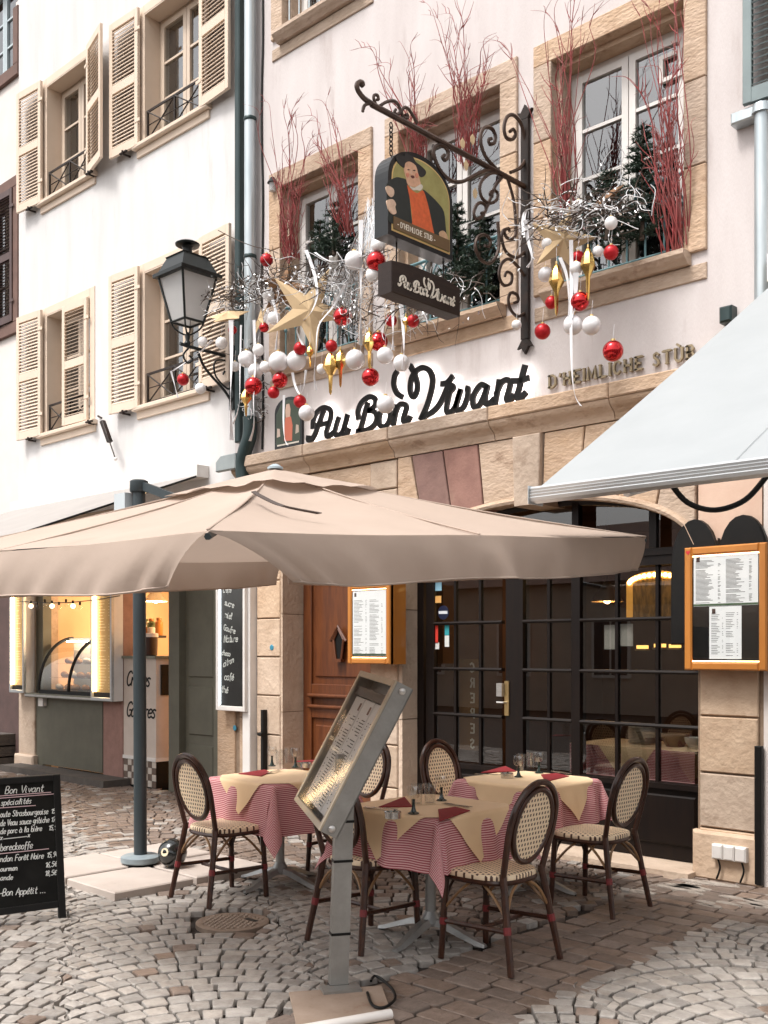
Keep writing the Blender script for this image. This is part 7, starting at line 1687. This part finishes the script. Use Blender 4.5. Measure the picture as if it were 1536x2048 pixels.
c = PY(617, 622, -.52); star(c, .43, (RGT * .96 + UP * .1), (UP - RGT * .1), -DIR + RGT * .15, .035, m_kraft, 'paper_star', 'big kraft paper star hanging before the window nearest the pipe', rot=rad(32), squash=.34)
c = PY(457, 632, -.50); star(c, .215, (RGT * .95 + UP * .15), (DIR * .75 + UP * .45), (UP * .8 - DIR * .5), .05, m_kraft, 'paper_star', 'flat-lying kraft paper star beside the lantern', squash=.55)
c = PY(570, 580, -.30); star(c, .26, RGT, UP, -DIR, .04, m_kraftd, 'paper_star', 'darker small star half hidden left of the big kraft star', rot=rad(10))
c = PY(520, 640, -.42); star(c, .17, V((.9, -.3, 0)), V((0, .3, 1)), V((.2, -.9, 0)), .035, m_kraft, 'paper_star', 'small kraft star between the lantern and the big star', rot=rad(50))
c = PY(1212, 398, -.34); star(c, .18, V((.9, -.2, .2)), V((.1, .6, .5)), V((0, -.6, .7)), .04, m_kraftd, 'paper_star', 'rust brown star on the twigs in front of the right window', rot=rad(20))
c = PY(1125, 482, -.40); star(c, .26, RGT, UP, -DIR, .05, m_kraft, 'paper_star', 'kraft star half hidden by twigs right of the bracket', rot=rad(12))
for k, (px, py) in enumerate(((925, 288), (945, 280), (932, 332), (950, 388))):
    c = PX(px, py, XS + .03); p = [(.0, .045), (.022, .018), (.016, -.02), (0, -.04), (-.018, -.018), (-.02, .02)]
    single(MB().prism(p, c, V((.3, 1, 0)).normalized(), UP, V((1, -.3, 0)).normalized(), .004, .001), 'gold_leaf', m_kraft, c, ['gilt leaf hanging highest left under the bracket arm', 'gilt leaf hanging highest right under the bracket arm', 'gilt leaf hanging in the middle below the bracket arm', 'gilt leaf hanging lowest below the bracket scroll'][k], 'ornament', 'gilt leaves on the bracket')
def ribbon(pts, w, lab, Y=-.55, wob=.03):
    P = [PY(x, y, Y + wob * math.sin(i * 1.7)) for i, (x, y) in enumerate(pts)]; q = spline(P, 6)
    single(MB().strip(q, w, .0012, tw=lambda f: V((math.cos(f * 2.2 - .6), -math.sin(f * 2.2 - .6) * .8, .0))), 'satin_ribbon', m_satin, P[0], lab, 'ribbon', 'white satin ribbons', smooth=True, ang=60)
RB = [([(462, 640), (463, 720), (461, 800), (463, 880)], .050, 'long straight white ribbon in front of the dark duct'), ([(508, 640), (510, 720), (507, 800), (508, 850), (500, 882)], .030, 'white ribbon curling in at its end beside the downpipe elbow'), ([(482, 650), (480, 740), (478, 810), (466, 848)], .020, 'thin white ribbon left of the downpipe'),
 ([(612, 500), (628, 545), (634, 590), (622, 625), (598, 650), (595, 665), (606, 690)], .034, 'white ribbon waving across the big star'), ([(690, 570), (665, 615), (638, 650), (632, 700), (629, 750), (632, 780)], .030, 'white ribbon falling right of the big star'),
 ([(722, 440), (721, 520), (722, 600), (721, 690)], .042, 'straight white ribbon below the tinsel'), ([(785, 610), (786, 650), (786, 700)], .034, 'short white ribbon under the dark box sign, left'), ([(802, 608), (806, 650), (808, 700), (806, 740)], .038, 'white ribbon under the dark box sign, right'),
 ([(585, 745), (590, 770), (600, 788), (608, 770), (612, 740)], .026, 'white ribbon looped above the small plaque'), ([(568, 790), (567, 840), (569, 875), (575, 890)], .024, 'white ribbon hanging across the small plaque'), ([(1142, 480), (1143, 540), (1142, 640), (1144, 740), (1150, 790), (1162, 812)], .028, 'long white ribbon reaching the cornice on the right'),
 ([(1152, 545), (1150, 600), (1146, 640)], .040, 'white ribbon beside the red bauble on the right sill'), ([(1046, 470), (1050, 425), (1075, 415), (1115, 417), (1160, 424), (1195, 412), (1225, 415), (1238, 425)], .030, 'white ribbon stretched along the right twigs'), ([(1050, 440), (1056, 480), (1064, 515), (1055, 535)], .030, 'white ribbon in front of the bracket post'),
 ([(345, 742), (375, 722), (405, 700), (425, 680)], .036, 'white ribbon draped along the lantern arm'), ([(342, 742), (348, 765), (356, 795)], .024, 'white ribbon end dangling below the lantern'), ([(545, 600), (555, 640), (552, 700)], .030, 'white ribbon among the baubles left of the big star'), ([(1120, 515), (1135, 560), (1138, 640)], .026, 'white ribbon behind the gold drops on the right'),
 ([(630, 505), (660, 522), (700, 518), (745, 508)], .022, 'white ribbon strung between the big star and the sign')]
for p, w, lab in RB: ribbon(p, w, lab)
